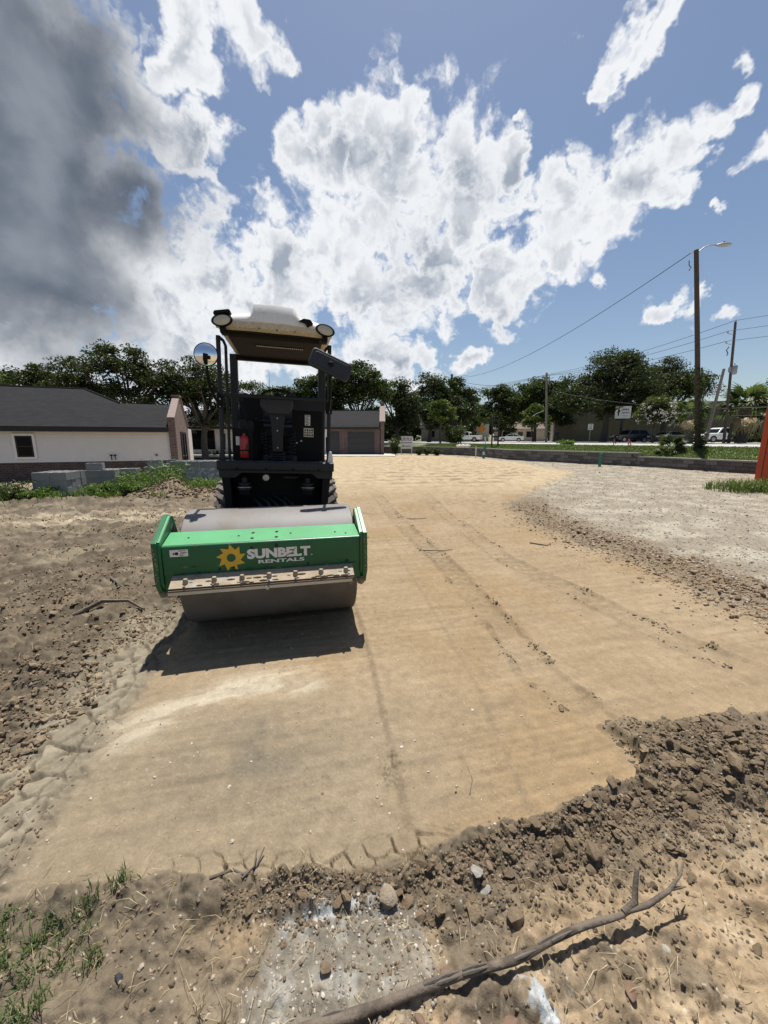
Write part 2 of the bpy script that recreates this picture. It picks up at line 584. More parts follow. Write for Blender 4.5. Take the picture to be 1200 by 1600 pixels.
def height(x, y, fine=True):
    Z = zones(x, y)
    lane, grav = Z['lane'], Z['gravel']
    dcam = np.hypot(x, y)
    xl = x * math.cos(YAW) + y * math.sin(YAW)
    yl = -x * math.sin(YAW) + y * math.cos(YAW)
    h = np.zeros(x.shape)
    h += 0.015 * fbm(x * 0.5, y * 0.5, 1, 2) * sstep(5, 9, dcam)
    # rough ground outside the rolled lane
    rough = (1 - lane) * (1 - grav)
    left = sstep(-1.2, -1.9, x + 0.02 * y)
    clodf1, clodf2, cid = voro(x * 9 + 0.4 * fbm(x * 6, y * 6, 61, 2), y * 9, 31)
    h += rough * (0.034 * fbm(x * 2.3, y * 2.3, 21, 3) + 0.030 * np.abs(fbm(x * 7, y * 9, 23, 3)))
    if fine:
        crumb = sstep(-0.1, 0.4, fbm(x * 3.1, y * 3.1, 29, 2))
        h += rough * crumb * 0.012 * np.abs(fbm(x * 20, y * 20, 25, 2))
        h += rough * crumb * 0.034 * np.clip(1 - clodf1 * 1.7, 0, 1) * (cid > 0.35)
        ripple = fbm(x * 3.5 + y * 1.0, (y - 0.4 * x) * 13, 41, 3)
        h += Z['leftdirt'] * (0.046 * np.abs(ripple) + 0.055 * np.clip(fbm(x * 4, y * 5, 43, 3), 0, 1))
        # plates of dried mud
        h += 0.0
    # ground left of the lane stands a little higher, the near ground a little lower
    h += 0.045 * left * sstep(0.02, 0.35, -Z['sd']) * (1 - sstep(9, 14, y))
    h += -0.035 * Z['near'] * sstep(0.0, 0.12, -Z['sd'])
    # crumbled ridge and earth pile at the right
    h += 0.02 * Z['clod'] * (1 - lane) + 0.13 * Z['pile'] * (1 - lane * 0.8)
    if fine:
        f1, f2, ci = voro(x * 24, y * 24, 71)
        h += Z['clod'] * (0.014 * np.clip(1 - 1.35 * f1, 0, 1) * (0.4 + ci) + 0.008 * np.abs(fbm(x * 24, y * 24, 73, 2)))
        f1, f2, ci = voro(x * 11, y * 11, 77)
        h += Z['clod'] * 0.020 * np.clip(1.1 - 1.6 * f1, 0, 1) * (ci > 0.4)
    # cracked crust along the lane's near edge and left margin
    if fine:
        wx, wy = x + 0.03 * fbm(x * 9, y * 9, 51, 2), y + 0.03 * fbm(x * 9, y * 9, 53, 2)
        f1, f2, ci = voro(wx * 9.5, wy * 12.5, 81)
        crack = 1 - sstep(0.0, 0.10, f2 - f1)
        band = np.exp(-((Z['sd'] - 0.03) / 0.05) ** 2) * (y < 1.9) * sstep(-0.9, -0.55, x) * (1 - sstep(0.1, 0.35, x))
        h -= 0.032 * crack * np.clip(band * 1.3, 0, 1)
        h += 0.008 * (ci - 0.5) * np.clip(band * 1.3, 0, 1)
        dl = seg_dist(x, y, LEFT_TRACK)
        f1, f2, ci = voro(wx * 10.5 + 2, wy * 7.0, 91)
        bl = np.exp(-(dl / 0.24) ** 4) * sstep(-0.10, 0.0, -Z['sd'] + 0.06)
        h = h * (1 - 0.75 * bl) + bl * (0.014 - 0.022 * (1 - sstep(0.02, 0.20, f2 - f1)) + 0.008 * fbm(x * 8, y * 8, 93, 2))
        # grey mud crust at the feet
        cr = poly_sd(x, y, [(-0.36, 0.98), (-0.17, 1.04), (0.12, 1.06), (0.16, 0.86), (-0.1, 0.72), (-0.42, 0.74)]) + 0.02 * fbm(x * 15, y * 15, 95, 2)
        crm = sstep(-0.01, 0.03, cr)
        h = h * (1 - 0.7 * crm) + crm * (-0.012 + 0.006 * fbm(x * 18, y * 18, 97, 3))
        # rough root and straw litter near the feet
        h += Z['near'] * 0.006 * fbm(x * 24, y * 24, 99, 3)
    # rolled lane: faint wash marks across, ruts of the tyres, the edge of the last pass
    h += lane * (0.0040 * fbm(xl * 2.0, yl * 16, 101, 3) + 0.006 * fbm(x * 0.9, y * 0.9, 103, 2) + 0.0012 * fbm(x * 30, y * 30, 105, 2))
    if fine:
        gr = sstep(0.15, 0.5, fbm(x * 1.3 + 7, y * 1.3, 107, 2))
        h += lane * gr * 0.0035 * np.clip(fbm(x * 45, y * 45, 109, 2), 0, 1)
        h += lane * sstep(-0.3, 0.9, -np.abs(x + 0.5) + 0.9) * sstep(1.0, 1.4, y) * (1 - sstep(2.2, 3, y)) * 0.004 * np.clip(fbm(x * 38, y * 38, 111, 2), 0, 1)
    for k, tr in enumerate(TRACKS):
        dt = seg_dist(x, y, tr) + 0.02 * fbm(x * 4, y * 4, 121 + k, 2)
        w = 0.11 if k == 0 else 0.12
        fade = (1 - sstep(10, 14, y)) * (0.45 + 0.55 * sstep(-0.3, 0.3, fbm(x * 1.2, y * 1.2, 127 + k, 2)))
        h -= lane * fade * 0.020 * np.exp(-(dt / w) ** 4)
        h += lane * fade * 0.018 * np.exp(-((dt - w - 0.02) / 0.03) ** 2)
        if fine:
            h += lane * fade * 0.008 * np.exp(-(dt / w) ** 4) * np.sign(np.sin((y + 0.6 * np.abs(dt)) * 42)) * sstep(2.6, 4.5, y)
            lump = np.clip(fbm(x * 13, y * 13, 129, 2), 0, 1)
            h += lane * fade * 0.03 * np.exp(-((dt - w - 0.01) / 0.035) ** 2) * lump
    ds = seg_dist(x, y, DRUM_STEP)
    h += lane * (0.012 * np.exp(-(ds / 0.020) ** 2))
    h += lane * 0.012 * np.exp(-(((x - 0.03) / 0.05) ** 2 + ((y - 1.58) / 0.10) ** 2)) * np.abs(fbm(x * 30, y * 30, 133, 2)) * 3
    dl = seg_dist(x, y, LEFT_SEAM)
    h += 0.018 * np.exp(-(dl / 0.05) ** 2) * (0.4 + np.abs(fbm(x * 9, y * 9, 135, 2)))
    # gravel apron and the scraped berm at its edge
    h += grav * (0.012 * fbm(x * 1.1, y * 1.1, 141, 3) + 0.006 * fbm(x * 9, y * 9, 143, 3))
    h += Z['berm'] * (0.05 + 0.035 * fbm(x * 5, y * 5, 145, 3))
    for off in (0.0, 0.55, 1.2):
        ln = np.abs((x - 3.9 - off) - 0.95 * (y - 5.5) * (1 - 0.05 * (y - 5.5)))
        h -= grav * 0.028 * np.exp(-(ln / 0.13) ** 2) * (1 - sstep(10, 14, y)) * (0.4 + 0.6 * sstep(-0.2, 0.3, fbm(x, y, 149, 2)))
    # grouser ridges of the far sand
    rr = np.hypot(x + 14, y - 2)
    ph = y * 5.4 + 0.10 * x * x * 0.25 - 0.9 * x + 0.9 * fbm(x * 0.35, y * 0.35, 151, 2)
    rid = sstep(11.5, 15, y) * (1 - sstep(34, 37, y)) * sstep(0.0, 2.0, Z['sd']) * sstep(-3.5, 1.5, x)
    h += rid * (0.045 * np.sin(ph) + 0.03 * fbm(x * 2.2, y * 2.2, 153, 3))
    h += Z['farsand'] * 0.02 * fbm(x * 1.6, y * 1.6, 155, 3)
    # earth mounds beside the block stacks
    for mx, my, sx, sy, hh in ((-5.75, 10.2, 0.66, 0.5, 0.42), (-4.4, 10.1, 0.7, 0.45, 0.20), (-7.5, 9.2, 1.3, 0.35, 0.10), (-6.4, 8.7, 0.8, 0.3, 0.06)):
        gme = np.exp(-(((x - mx) / sx) ** 2 + ((y - my) / sy) ** 2))
        h += hh * gme * (1 + 0.28 * fbm(x * 1.6, y * 1.6, 161, 3) + 0.10 * np.abs(fbm(x * 7, y * 7, 163, 3)))
    # falls away towards the white house
    h -= 0.36 * sstep(12.5, 17.5, y) * sstep(-6.5, -9.5, x)
    # swale beside the lane where the dirt track passes at the left
    h -= 0.02 * np.exp(-((y - 7.6 - 0.22 * (x + 5.5)) / 0.6) ** 2) * sstep(-3.2, -4.0, x)
    return h, Z


def albedo(x, y, h, Z):
    n = x.shape
    col = np.zeros(n + (3,))
    dcam = np.hypot(x, y)

    def mixin(c, m):
        nonlocal col
        m = np.clip(m, 0, 1)[..., None]
        col = col * (1 - m) + np.array(c) * m
    L = 0.5 + 0.5 * fbm(x * 0.8, y * 0.8, 201, 4)
    mid = fbm(x * 3.3, y * 3.3, 203, 4)
    hi = fbm(x * 17, y * 17, 205, 4, 0.6)
    col[...] = (0.235, 0.178, 0.122)
    mixin((0.31, 0.235, 0.155), sstep(0.3, 0.8, L) * 0.7)
    mixin((0.175, 0.130, 0.090), sstep(0.15, 0.7, -mid) * 0.6)
    # left dirt: pale rolled flakes between the crumbs
    pale = sstep(0.12, 0.42, fbm((x + 0.5 * y) * 0.9, (y - 0.25 * x) * 2.6, 207, 4))
    mixin((0.40, 0.315, 0.215), pale * Z['leftdirt'] * 0.75)
    track = np.exp(-((y - 7.4 - 0.26 * (x + 5.5)) / 0.75) ** 4) * sstep(-2.9, -3.7, x) * sstep(-14, -9, x)
    mixin((0.42, 0.325, 0.215), track * (0.65 + 0.35 * mid))
    mixin((0.52, 0.43, 0.31), track * sstep(0.1, 0.5, fbm(x * 0.8, y * 5, 209, 3)) * 0.8)
    # rough left dirt: dark crumbled soil in drifts
    dk = sstep(-0.12, 0.25, fbm((x + 0.6 * y) * 1.6, (y - 0.4 * x) * 3.2, 247, 4) - 0.15 * pale)
    mixin((0.150, 0.115, 0.080), Z['leftdirt'] * dk * 0.8)
    dls = seg_dist(x, y, [(-1.75, 1.3), (-1.95, 2.2), (-2.1, 3.0), (-2.0, 3.6)])
    mixin((0.165, 0.125, 0.085), (1 - Z['lane']) * np.exp(-((dls - 0.15) / 0.28) ** 2) * (0.7 + 0.5 * mid))
    # near ground: orange sand with darker crumbs
    osd = sstep(-0.25, 0.35, fbm(x * 2.1 + 4, y * 2.1, 211, 3) + 0.9 * (x - 0.35))
    mixin((0.42, 0.295, 0.180), Z['near'] * osd)
    mixin((0.50, 0.375, 0.245), Z['near'] * sstep(0.1, 0.5, mid) * osd * 0.7)
    mixin((0.205, 0.155, 0.105), Z['near'] * sstep(-0.05, 0.35, fbm(x * 3.4, y * 4.0, 213, 3) - 0.5 * (x - 0.2)) * 0.75)
    mixin((0.44, 0.30, 0.175), Z['near'] * np.exp(-(((x + 0.47) / 0.13) ** 2 + ((y - 1.02) / 0.09) ** 2)) * (0.8 + mid))
    # clods and pile are damp dark earth, with a wide skirt of crumbled soil below the broken edge
    dne = seg_dist(x, y, NEAR_EDGE)
    mixin((0.190, 0.145, 0.099), Z['near'] * np.clip(1.15 - dne / (0.10 + 0.20 * sstep(-0.3, 0.6, x)) + 0.5 * mid, 0, 1))
    mixin((0.180, 0.136, 0.092), np.clip(Z['clod'] * 1.1, 0, 1) * (0.75 + 0.25 * hi))
    # rolled lane
    lc = np.zeros(n + (3,))
    lc[...] = (0.365, 0.258, 0.155)
    g = (0.6 * sstep(0.30, 0.80, L + 0.12 * mid))[..., None]
    lc = lc * (1 - g) + np.array((0.425, 0.310, 0.195)) * g
    g = (sstep(0.05, 0.5, fbm(x * 0.7 + 9, y * 0.7, 215, 3)) * 0.5)[..., None]
    lc = lc * (1 - g) + np.array((0.345, 0.225, 0.115)) * g
    g = ((1 - sstep(1.6, 2.6, y)) * sstep(0.9, -0.3, x) * 0.75)[..., None]
    lc = lc * (1 - g) + np.array((0.300, 0.232, 0.155)) * g
    g = np.clip(0.85 * np.exp(-(((x + 0.70) / 0.30) ** 2 + ((y - 1.66) / 0.24) ** 2)) * (1 + 1.0 * mid), 0, 0.85)[..., None]
    lc = lc * (1 - g) + np.array((0.215, 0.172, 0.122)) * g
    st = sstep(0.05, 0.45, fbm((x + 0.9 * y) * 2.2, (y - 0.5 * x) * 7, 217, 3) + 0.3)
    g = np.clip(np.exp(-((seg_dist(x, y, [(-1.40, 1.80), (-1.10, 2.12), (-0.86, 2.23), (-0.52, 2.25)])) / 0.11) ** 2) * (0.35 + st), 0, 0.9)[..., None]
    lc = lc * (1 - g) + np.array((0.56, 0.46, 0.33)) * g
    xl = x * math.cos(YAW) + y * math.sin(YAW)
    yl = -x * math.sin(YAW) + y * math.cos(YAW)
    wash = fbm(xl * 1.4, yl * 10, 219, 3)
    vein = np.abs(pnoise(xl * 1.3 + 0.35 * fbm(x * 2.0, y * 2.0, 235, 2), yl * 6.5, 237))
    vm = (1 - sstep(0.012, 0.055, vein)) * sstep(0.0, 0.35, fbm(x * 0.9 + 3, y * 0.9, 239, 2)) * sstep(2.5, 3.4, y)
    fine_l = pnoise(xl * 1.2, yl * 30, 241) * sstep(-0.1, 0.4, fbm(x * 0.6, y * 0.8 + 5, 243, 2))
    g = (0.6 * vm)[..., None]
    lc = lc * (1 - g) + np.array((0.20, 0.145, 0.088)) * g
    lc = lc * (1 + 0.09 * wash + 0.16 * fine_l + 0.05 * hi)[..., None]
    # ruts keep the colour of the darker, damper earth that the tyres turned up
    for k, tr in enumerate(TRACKS):
        dt = seg_dist(x, y, tr) + 0.02 * fbm(x * 4, y * 4, 121 + k, 2)
        w = 0.11 if k == 0 else 0.12
        fade = (1 - sstep(11, 15, y)) * (0.35 + 0.65 * sstep(-0.3, 0.3, fbm(x * 1.2, y * 1.2, 127 + k, 2)))
        tread = 0.55 + 0.45 * np.sign(np.sin((y + 0.6 * np.abs(dt)) * 42)) * sstep(2.6, 4.5, y)
        g = np.clip(fade * np.exp(-(dt / w) ** 4) * 0.75 * tread, 0, 1)[..., None]
        lc = lc * (1 - g) + np.array((0.27, 0.197, 0.125)) * g
        g = np.clip(fade * np.exp(-((dt - w - 0.02) / 0.022) ** 2) * 0.55 * (0.6 + hi), 0, 1)[..., None]
        lc = lc * (1 - g) + np.array((0.15, 0.11, 0.073)) * g
    ds = seg_dist(x, y, DRUM_STEP) + 0.008 * hi
    g = np.clip(0.7 * np.exp(-(ds / 0.016) ** 2), 0, 1)[..., None]
    lc = lc * (1 - g) + np.array((0.235, 0.17, 0.11)) * g
    ds2 = seg_dist(x, y, [(0.62, 1.30), (0.60, 2.2), (0.42, 3.6), (-0.05, 6.5)]) + 0.01 * hi
    g = np.clip(0.35 * np.exp(-(ds2 / 0.018) ** 2), 0, 1)[..., None]
    lc = lc * (1 - g) + np.array((0.24, 0.175, 0.115)) * g
    m = Z['lane'][..., None]
    col = col * (1 - m) + lc * m
    mixin((0.52, 0.385, 0.235), Z['farsand'] * 0.8 * sstep(-3.2, -1.2, x + 8 * (y > 16)))
    mixin((0.60, 0.47, 0.31), Z['farsand'] * sstep(-0.1, 0.5, mid + 0.4 * L) * 0.5)
    # gravel apron
    gp = sstep(-0.2, 0.5, fbm(x * 1.5, y * 1.5, 221, 4))
    gc = np.array((0.335, 0.275, 0.205)) * (1 - gp[..., None]) + np.array((0.45, 0.385, 0.295)) * gp[..., None]
    m = np.clip(Z['gravel'], 0, 1)[..., None]
    col = col * (1 - m) + gc * m
    mixin((0.235, 0.165, 0.102), Z['berm'] * (0.85 + 0.3 * mid + 0.2 * hi))
    # mud crust with lime, and a spill of lime powder
    cr = poly_sd(x, y, [(-0.36, 0.98), (-0.17, 1.04), (0.12, 1.06), (0.16, 0.86), (-0.1, 0.72), (-0.42, 0.74)]) + 0.035 * fbm(x * 11, y * 11, 223, 3)
    crm = sstep(-0.01, 0.04, cr)
    mixin((0.275, 0.235, 0.185), crm * 0.8)
    mixin((0.40, 0.36, 0.31), crm * sstep(0.1, 0.5, fbm(x * 9, y * 9, 225, 3)) * 0.8)
    top = np.exp(-(seg_dist(x, y, [(-0.31, 0.975), (-0.17, 1.02), (-0.08, 1.04), (0.03, 1.045)]) / 0.022) ** 2)
    mixin((0.52, 0.505, 0.475), top * sstep(-0.25, 0.25, fbm(x * 26, y * 26, 227, 3)))
    pw = np.exp(-(((x - 0.45 - 0.5 * (0.81 - y)) / 0.045) ** 2 + ((y - 0.79) / 0.085) ** 2)) + 0.45 * fbm(x * 34, y * 34, 229, 3)
    mixin((0.56, 0.57, 0.575), sstep(0.35, 0.9, pw))
    col *= (1 - 0.24 * Z['leftdirt'] * (1 - track))[..., None]
    # plates of dried mud along the lane's left margin: pale tops, dark soil in the joints
    wx, wy = x + 0.03 * fbm(x * 9, y * 9, 51, 2), y + 0.03 * fbm(x * 9, y * 9, 53, 2)
    f1, f2, ci = voro(wx * 10.5 + 2, wy * 7.0, 91)
    bl = np.exp(-(seg_dist(x, y, LEFT_TRACK) / 0.24) ** 4) * sstep(-0.10, 0.0, -Z['sd'] + 0.06)
    mixin((0.335, 0.275, 0.195), bl * 0.9 * (0.8 + 0.3 * ci))
    mixin((0.150, 0.116, 0.080), bl * (1 - sstep(0.03, 0.16, f2 - f1)) * 0.9)
    # pale grit flecks
    f1, f2, ci = voro(x * 42, y * 42, 231)
    fl = (f1 < 0.16) * (ci > 0.93) * (1 - sstep(3, 5, dcam))
    mixin((0.58, 0.50, 0.40), fl * (0.25 + 0.6 * Z['near'] + 0.4 * crm))
    col *= (1 + (0.05 + 0.13 * (1 - Z['lane'])) * hi + (0.03 + 0.08 * (1 - Z['lane'])) * mid)[..., None]
    # shade of the furrow lips in the far sand, painted in as dark lines
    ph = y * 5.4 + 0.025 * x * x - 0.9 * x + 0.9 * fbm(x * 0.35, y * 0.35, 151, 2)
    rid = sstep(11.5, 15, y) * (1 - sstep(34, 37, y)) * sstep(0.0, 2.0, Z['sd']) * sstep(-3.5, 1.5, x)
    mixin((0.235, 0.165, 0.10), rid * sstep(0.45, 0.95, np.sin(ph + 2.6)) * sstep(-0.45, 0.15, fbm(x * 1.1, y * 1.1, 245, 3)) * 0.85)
    # earth mounds
    md = np.exp(-(((x + 5.3) / 1.5) ** 2 + ((y - 10.0) / 0.7) ** 2))
    mixin((0.30, 0.225, 0.15), md * 0.7)
    return np.clip(col * np.array((0.605, 0.640, 0.655)), 0.02, 0.85)


def ground_material():
    m = bpy.data.materials.new('earth')
    m.use_nodes = True
    t = m.node_tree
    b = t.nodes['Principled BSDF']
    at = N(t, 'ShaderNodeAttribute', attribute_name='albedo')
    geo = N(t, 'ShaderNodeNewGeometry')
    p = geo.outputs['Position']
    n1 = noise(t, p, 90.0, 4, 0.7)
    n2 = noise(t, p, 14.0, 6, 0.65)
    n0 = noise(t, p, 420.0, 2, 0.6)
    n1 = mth(t, 'ADD', mth(t, 'MULTIPLY', n1, 0.55), mth(t, 'MULTIPLY', n0, 0.45))
    k = mth(t, 'ADD', mrange(t, n1, 0.30, 0.70, 0.72, 1.28, False), mrange(t, n2, 0.25, 0.75, -0.12, 0.12, False))
    cb = N(t, 'ShaderNodeCombineXYZ')
    for i in range(3):
        t.links.new(k, cb.inputs[i])
    t.links.new(mixc(t, 1.0, at.outputs['Color'], cb.outputs[0], 'MULTIPLY'), b.inputs['Base Color'])
    b.inputs['Roughness'].default_value = 0.93
    b.inputs['Specular IOR Level'].default_value = 0.15
    bp = N(t, 'ShaderNodeBump')
    bp.inputs['Strength'].default_value = 0.55
    bp.inputs['Distance'].default_value = 0.006
    nb = mth(t, 'ADD', noise(t, p, 55.0, 6, 0.7), mth(t, 'MULTIPLY', noise(t, p, 300.0, 2, 0.5), 0.6))
    t.links.new(nb, bp.inputs['Height'])
    t.links.new(bp.outputs[0], b.inputs['Normal'])
    return m


M_EARTH = ground_material()


def build_ground():
    ph = np.concatenate([np.linspace(R(8), R(22), 14, endpoint=False), np.linspace(R(22), R(81.5), 480, endpoint=False), np.arctan(np.linspace(10.4, 39.0, 130) / CAM_H), [R(88.0), R(88.5), R(89.0), R(89.3), R(89.6), R(89.8)]])
    rr = CAM_H * np.tan(ph)
    rr = np.concatenate([rr, [900.0]])
    az = np.concatenate([np.linspace(R(-180), R(-60), 40, endpoint=False), np.linspace(R(-60), R(60), 860), np.linspace(R(60), R(180), 40, endpoint=False)[1:]])
    A, RR = np.meshgrid(az, rr)
    x, y = RR * np.sin(A), RR * np.cos(A)
    h, Z = height(x, y)
    h = np.where(RR > 70, 0, h)
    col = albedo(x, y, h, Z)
    nr, na = x.shape
    v = np.stack([x, y, h], -1).reshape(-1, 3)
    i, j = np.meshgrid(np.arange(nr - 1), np.arange(na), indexing='ij')
    j2 = (j + 1) % na
    f = np.stack([i * na + j, i * na + j2, (i + 1) * na + j2, (i + 1) * na + j], -1).reshape(-1, 4)
    # close the little hole under the photographer
    v = np.vstack([v, [[0, 0, float(h[0].mean())]]])
    c = len(v) - 1
    o = npmesh('ground', v, f[:, ::-1], M_EARTH, None, True)
    o['kind'] = 'structure'
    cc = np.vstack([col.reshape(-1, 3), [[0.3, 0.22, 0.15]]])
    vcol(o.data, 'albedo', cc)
    return o


GROUND = build_ground()


def gz(x, y):
    h, _ = height(np.array([float(x)]), np.array([float(y)]))
    return float(h[0])


def gza(x, y):
    h, _ = height(np.asarray(x, float), np.asarray(y, float))
    return h


# ---- icosphere used for clods and stones
def ico():
    p = (1 + 5 ** 0.5) / 2
    v = np.array([(-1, p, 0), (1, p, 0), (-1, -p, 0), (1, -p, 0), (0, -1, p), (0, 1, p), (0, -1, -p), (0, 1, -p), (p, 0, -1), (p, 0, 1), (-p, 0, -1), (-p, 0, 1)], float)
    v /= np.linalg.norm(v[0])
    f = np.array([(0, 11, 5), (0, 5, 1), (0, 1, 7), (0, 7, 10), (0, 10, 11), (1, 5, 9), (5, 11, 4), (11, 10, 2), (10, 7, 6), (7, 1, 8),
                  (3, 9, 4), (3, 4, 2), (3, 2, 6), (3, 6, 8), (3, 8, 9), (4, 9, 5), (2, 4, 11), (6, 2, 10), (8, 6, 7), (9, 8, 1)])
    return v, f


ICO_V, ICO_F = ico()


def stones(name, x, y, size, m, label, flat=0.6, seed=1, sink=0.3, cat='stones', zoff=0.0, tone=None):
    rng = np.random.default_rng(seed)
    n = len(x)
    z = gza(x, y)
    sc = size[:, None] * np.stack([rng.uniform(0.7, 1.3, n), rng.uniform(0.6, 1.1, n), flat * rng.uniform(0.7, 1.2, n)], 1)
    V = ICO_V[None] * (1 + rng.uniform(-0.28, 0.28, (n, 12, 1))) * sc[:, None, :]
    a = rng.uniform(0, 2 * np.pi, n)
    tl = rng.normal(0, 0.35, n)
    ct, st = np.cos(tl)[:, None], np.sin(tl)[:, None]
    X, Y, Zz = V[..., 0], V[..., 1], V[..., 2]
    X, Zz = X * ct - Zz * st, X * st + Zz * ct
    c, s = np.cos(a)[:, None], np.sin(a)[:, None]
    V = np.stack([X * c - Y * s, X * s + Y * c, Zz], -1)
    V += np.stack([x, y, z + size * flat * (1 - 2 * sink) * 0.6 + zoff], -1)[:, None, :]
    F = (ICO_F[None] + (np.arange(n) * 12)[:, None, None]).reshape(-1, 3)
    o = npmesh(name, V.reshape(-1, 3), F, m)
    if tone is not None:
        vcol(o.data, 'tone', np.repeat(tone, 12, axis=0))
    tag(o, label, cat, kind='stuff')
    return o


def tone_mat(name, rough=0.9, bscale=120.0, bump=0.5):
    m = bpy.data.materials.new(name)
    m.use_nodes = True
    t = m.node_tree
    b = t.nodes['Principled BSDF']
    at = N(t, 'ShaderNodeAttribute', attribute_name='tone')
    geo = N(t, 'ShaderNodeNewGeometry')
    n1 = noise(t, geo.outputs['Position'], 60.0, 4, 0.7)
    k = mrange(t, n1, 0.25, 0.75, 0.72, 1.28, False)
    cb = N(t, 'ShaderNodeCombineXYZ')
    for i in range(3):
        t.links.new(k, cb.inputs[i])
    t.links.new(mixc(t, 1.0, at.outputs['Color'], cb.outputs[0], 'MULTIPLY'), b.inputs['Base Color'])
    b.inputs['Roughness'].default_value = rough
    b.inputs['Specular IOR Level'].default_value = 0.2
    bp = N(t, 'ShaderNodeBump')
    bp.inputs['Strength'].default_value = bump
    bp.inputs['Distance'].default_value = 0.007
    t.links.new(noise(t, geo.outputs['Position'], bscale, 5, 0.7), bp.inputs['Height'])
    t.links.new(bp.outputs[0], b.inputs['Normal'])
    return m


# ------------------------------------------------------------------ the roller
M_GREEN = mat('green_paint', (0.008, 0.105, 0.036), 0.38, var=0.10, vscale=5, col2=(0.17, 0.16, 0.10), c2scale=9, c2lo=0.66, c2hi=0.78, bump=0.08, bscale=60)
M_GREENTOP = mat('sunlit_green_paint', (0.060, 0.270, 0.105), 0.45, var=0.12, vscale=4, col2=(0.28, 0.31, 0.19), c2scale=7, c2lo=0.60, c2hi=0.76)  # lighter copy of the green paint; sunlight on upward faces put into its colour
M_DRUM = mat('drum_steel', (0.135, 0.128, 0.122), 0.6, metal=0.0, var=0.12, vscale=3, col2=(0.105, 0.085, 0.064), c2scale=2.2, c2lo=0.45, c2hi=0.75, bump=0.10, bscale=50)
M_BLACK = mat('black_paint', (0.004, 0.0043, 0.0052), 0.6, spec=0.22, var=0.25, vscale=7, col2=(0.030, 0.026, 0.021), c2scale=5, c2lo=0.60, c2hi=0.80)
M_CHAR = mat('charcoal_paint', (0.018, 0.020, 0.0245), 0.5, spec=0.3, var=0.15, vscale=5, col2=(0.050, 0.044, 0.036), c2scale=6, c2lo=0.58, c2hi=0.80)
M_PLASTIC = mat('grey_plastic', (0.024, 0.025, 0.028), 0.55, var=0.15, bump=0.2, bscale=120)
M_RUBBER = mat('tyre_rubber', (0.045, 0.042, 0.040), 0.85, var=0.2, col2=(0.20, 0.17, 0.13), c2scale=12, c2lo=0.52, c2hi=0.70)
M_LUG = mat('dusty_lug_rubber', (0.12, 0.11, 0.10), 0.9, var=0.2, col2=(0.25, 0.215, 0.17), c2scale=14, c2lo=0.45, c2hi=0.7)
M_MUDSTEEL = mat('mud_caked_steel', (0.30, 0.24, 0.165), 0.85, var=0.22, vscale=14, col2=(0.30, 0.27, 0.22), c2scale=8, c2lo=0.50, c2hi=0.62, bump=0.6, bscale=70)
M_MUD = mat('dried_mud', (0.24, 0.175, 0.11), 0.95, var=0.25, vscale=18, bump=0.7, bscale=60)
M_STRIP = mat('worn_rubber_strip', (0.115, 0.085, 0.06), 0.8, var=0.2, vscale=10)
M_BRIGHT = mat('bare_steel_edge', (0.50, 0.49, 0.47), 0.4, metal=0.7, var=0.1)
M_WHITEP = mat('white_decal', (0.74, 0.73, 0.69), 0.5, var=0.06, vscale=20, col2=(0.45, 0.42, 0.35), c2scale=30, c2lo=0.62, c2hi=0.75)
M_YELLOW = mat('yellow_decal', (0.66, 0.40, 0.03), 0.5, var=0.08, vscale=20)
M_RED = mat('extinguisher_red', (0.42, 0.030, 0.035), 0.35, var=0.08)
M_LENS = mat('lamp_lens', (0.50, 0.47, 0.38), 0.12, var=0.1, coat=0.6)
M_SEAT = mat('black_vinyl', (0.007, 0.007, 0.008), 0.7, var=0.2, bump=0.15, bscale=80)
M_MIRROR = mat('mirror_glass', (0.92, 0.93, 0.94), 0.03, metal=1.0, var=0.01)
M_HOLE = mat('dark_bolt', (0.010, 0.012, 0.010), 0.7, var=0.1)
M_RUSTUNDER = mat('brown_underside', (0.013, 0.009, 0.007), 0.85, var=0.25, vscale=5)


def canopy_mat():
    m = bpy.data.materials.new('dusty_white_canopy')
    m.use_nodes = True
    t = m.node_tree
    b = t.nodes['Principled BSDF']
    tc = N(t, 'ShaderNodeTexCoord')
    sp = N(t, 'ShaderNodeSeparateXYZ')
    t.links.new(tc.outputs['Object'], sp.inputs[0])
    n1 = noise(t, tc.outputs['Object'], 9, 6, 0.65)
    # caked dust low on the front, with a ragged upper limit
    z = mth(t, 'ADD', sp.outputs[2], mth(t, 'ADD', mth(t, 'MULTIPLY', sp.outputs[0], 0.035), mth(t, 'MULTIPLY', mth(t, 'SUBTRACT', n1, 0.5), 0.03)))
    f = mrange(t, z, 2.598, 2.616, 1.0, 0.0)
    n2 = noise(t, tc.outputs['Object'], 40, 4, 0.7)
    dirt = mixc(t, mrange(t, n2, 0.35, 0.7), (0.42, 0.33, 0.20), (0.56, 0.49, 0.36))
    white = mixc(t, mrange(t, n1, 0.45, 0.75), (0.78, 0.77, 0.74), (0.62, 0.60, 0.54))
    t.links.new(mixc(t, mth(t, 'MULTIPLY', f, 0.9), white, dirt), b.inputs['Base Color'])
    b.inputs['Roughness'].default_value = 0.55
    return m


M_CANOPY = canopy_mat()
ROLL = Matrix.Rotation(R(2.0), 4, 'Y')      # the rear body sits a little higher on its left wheel


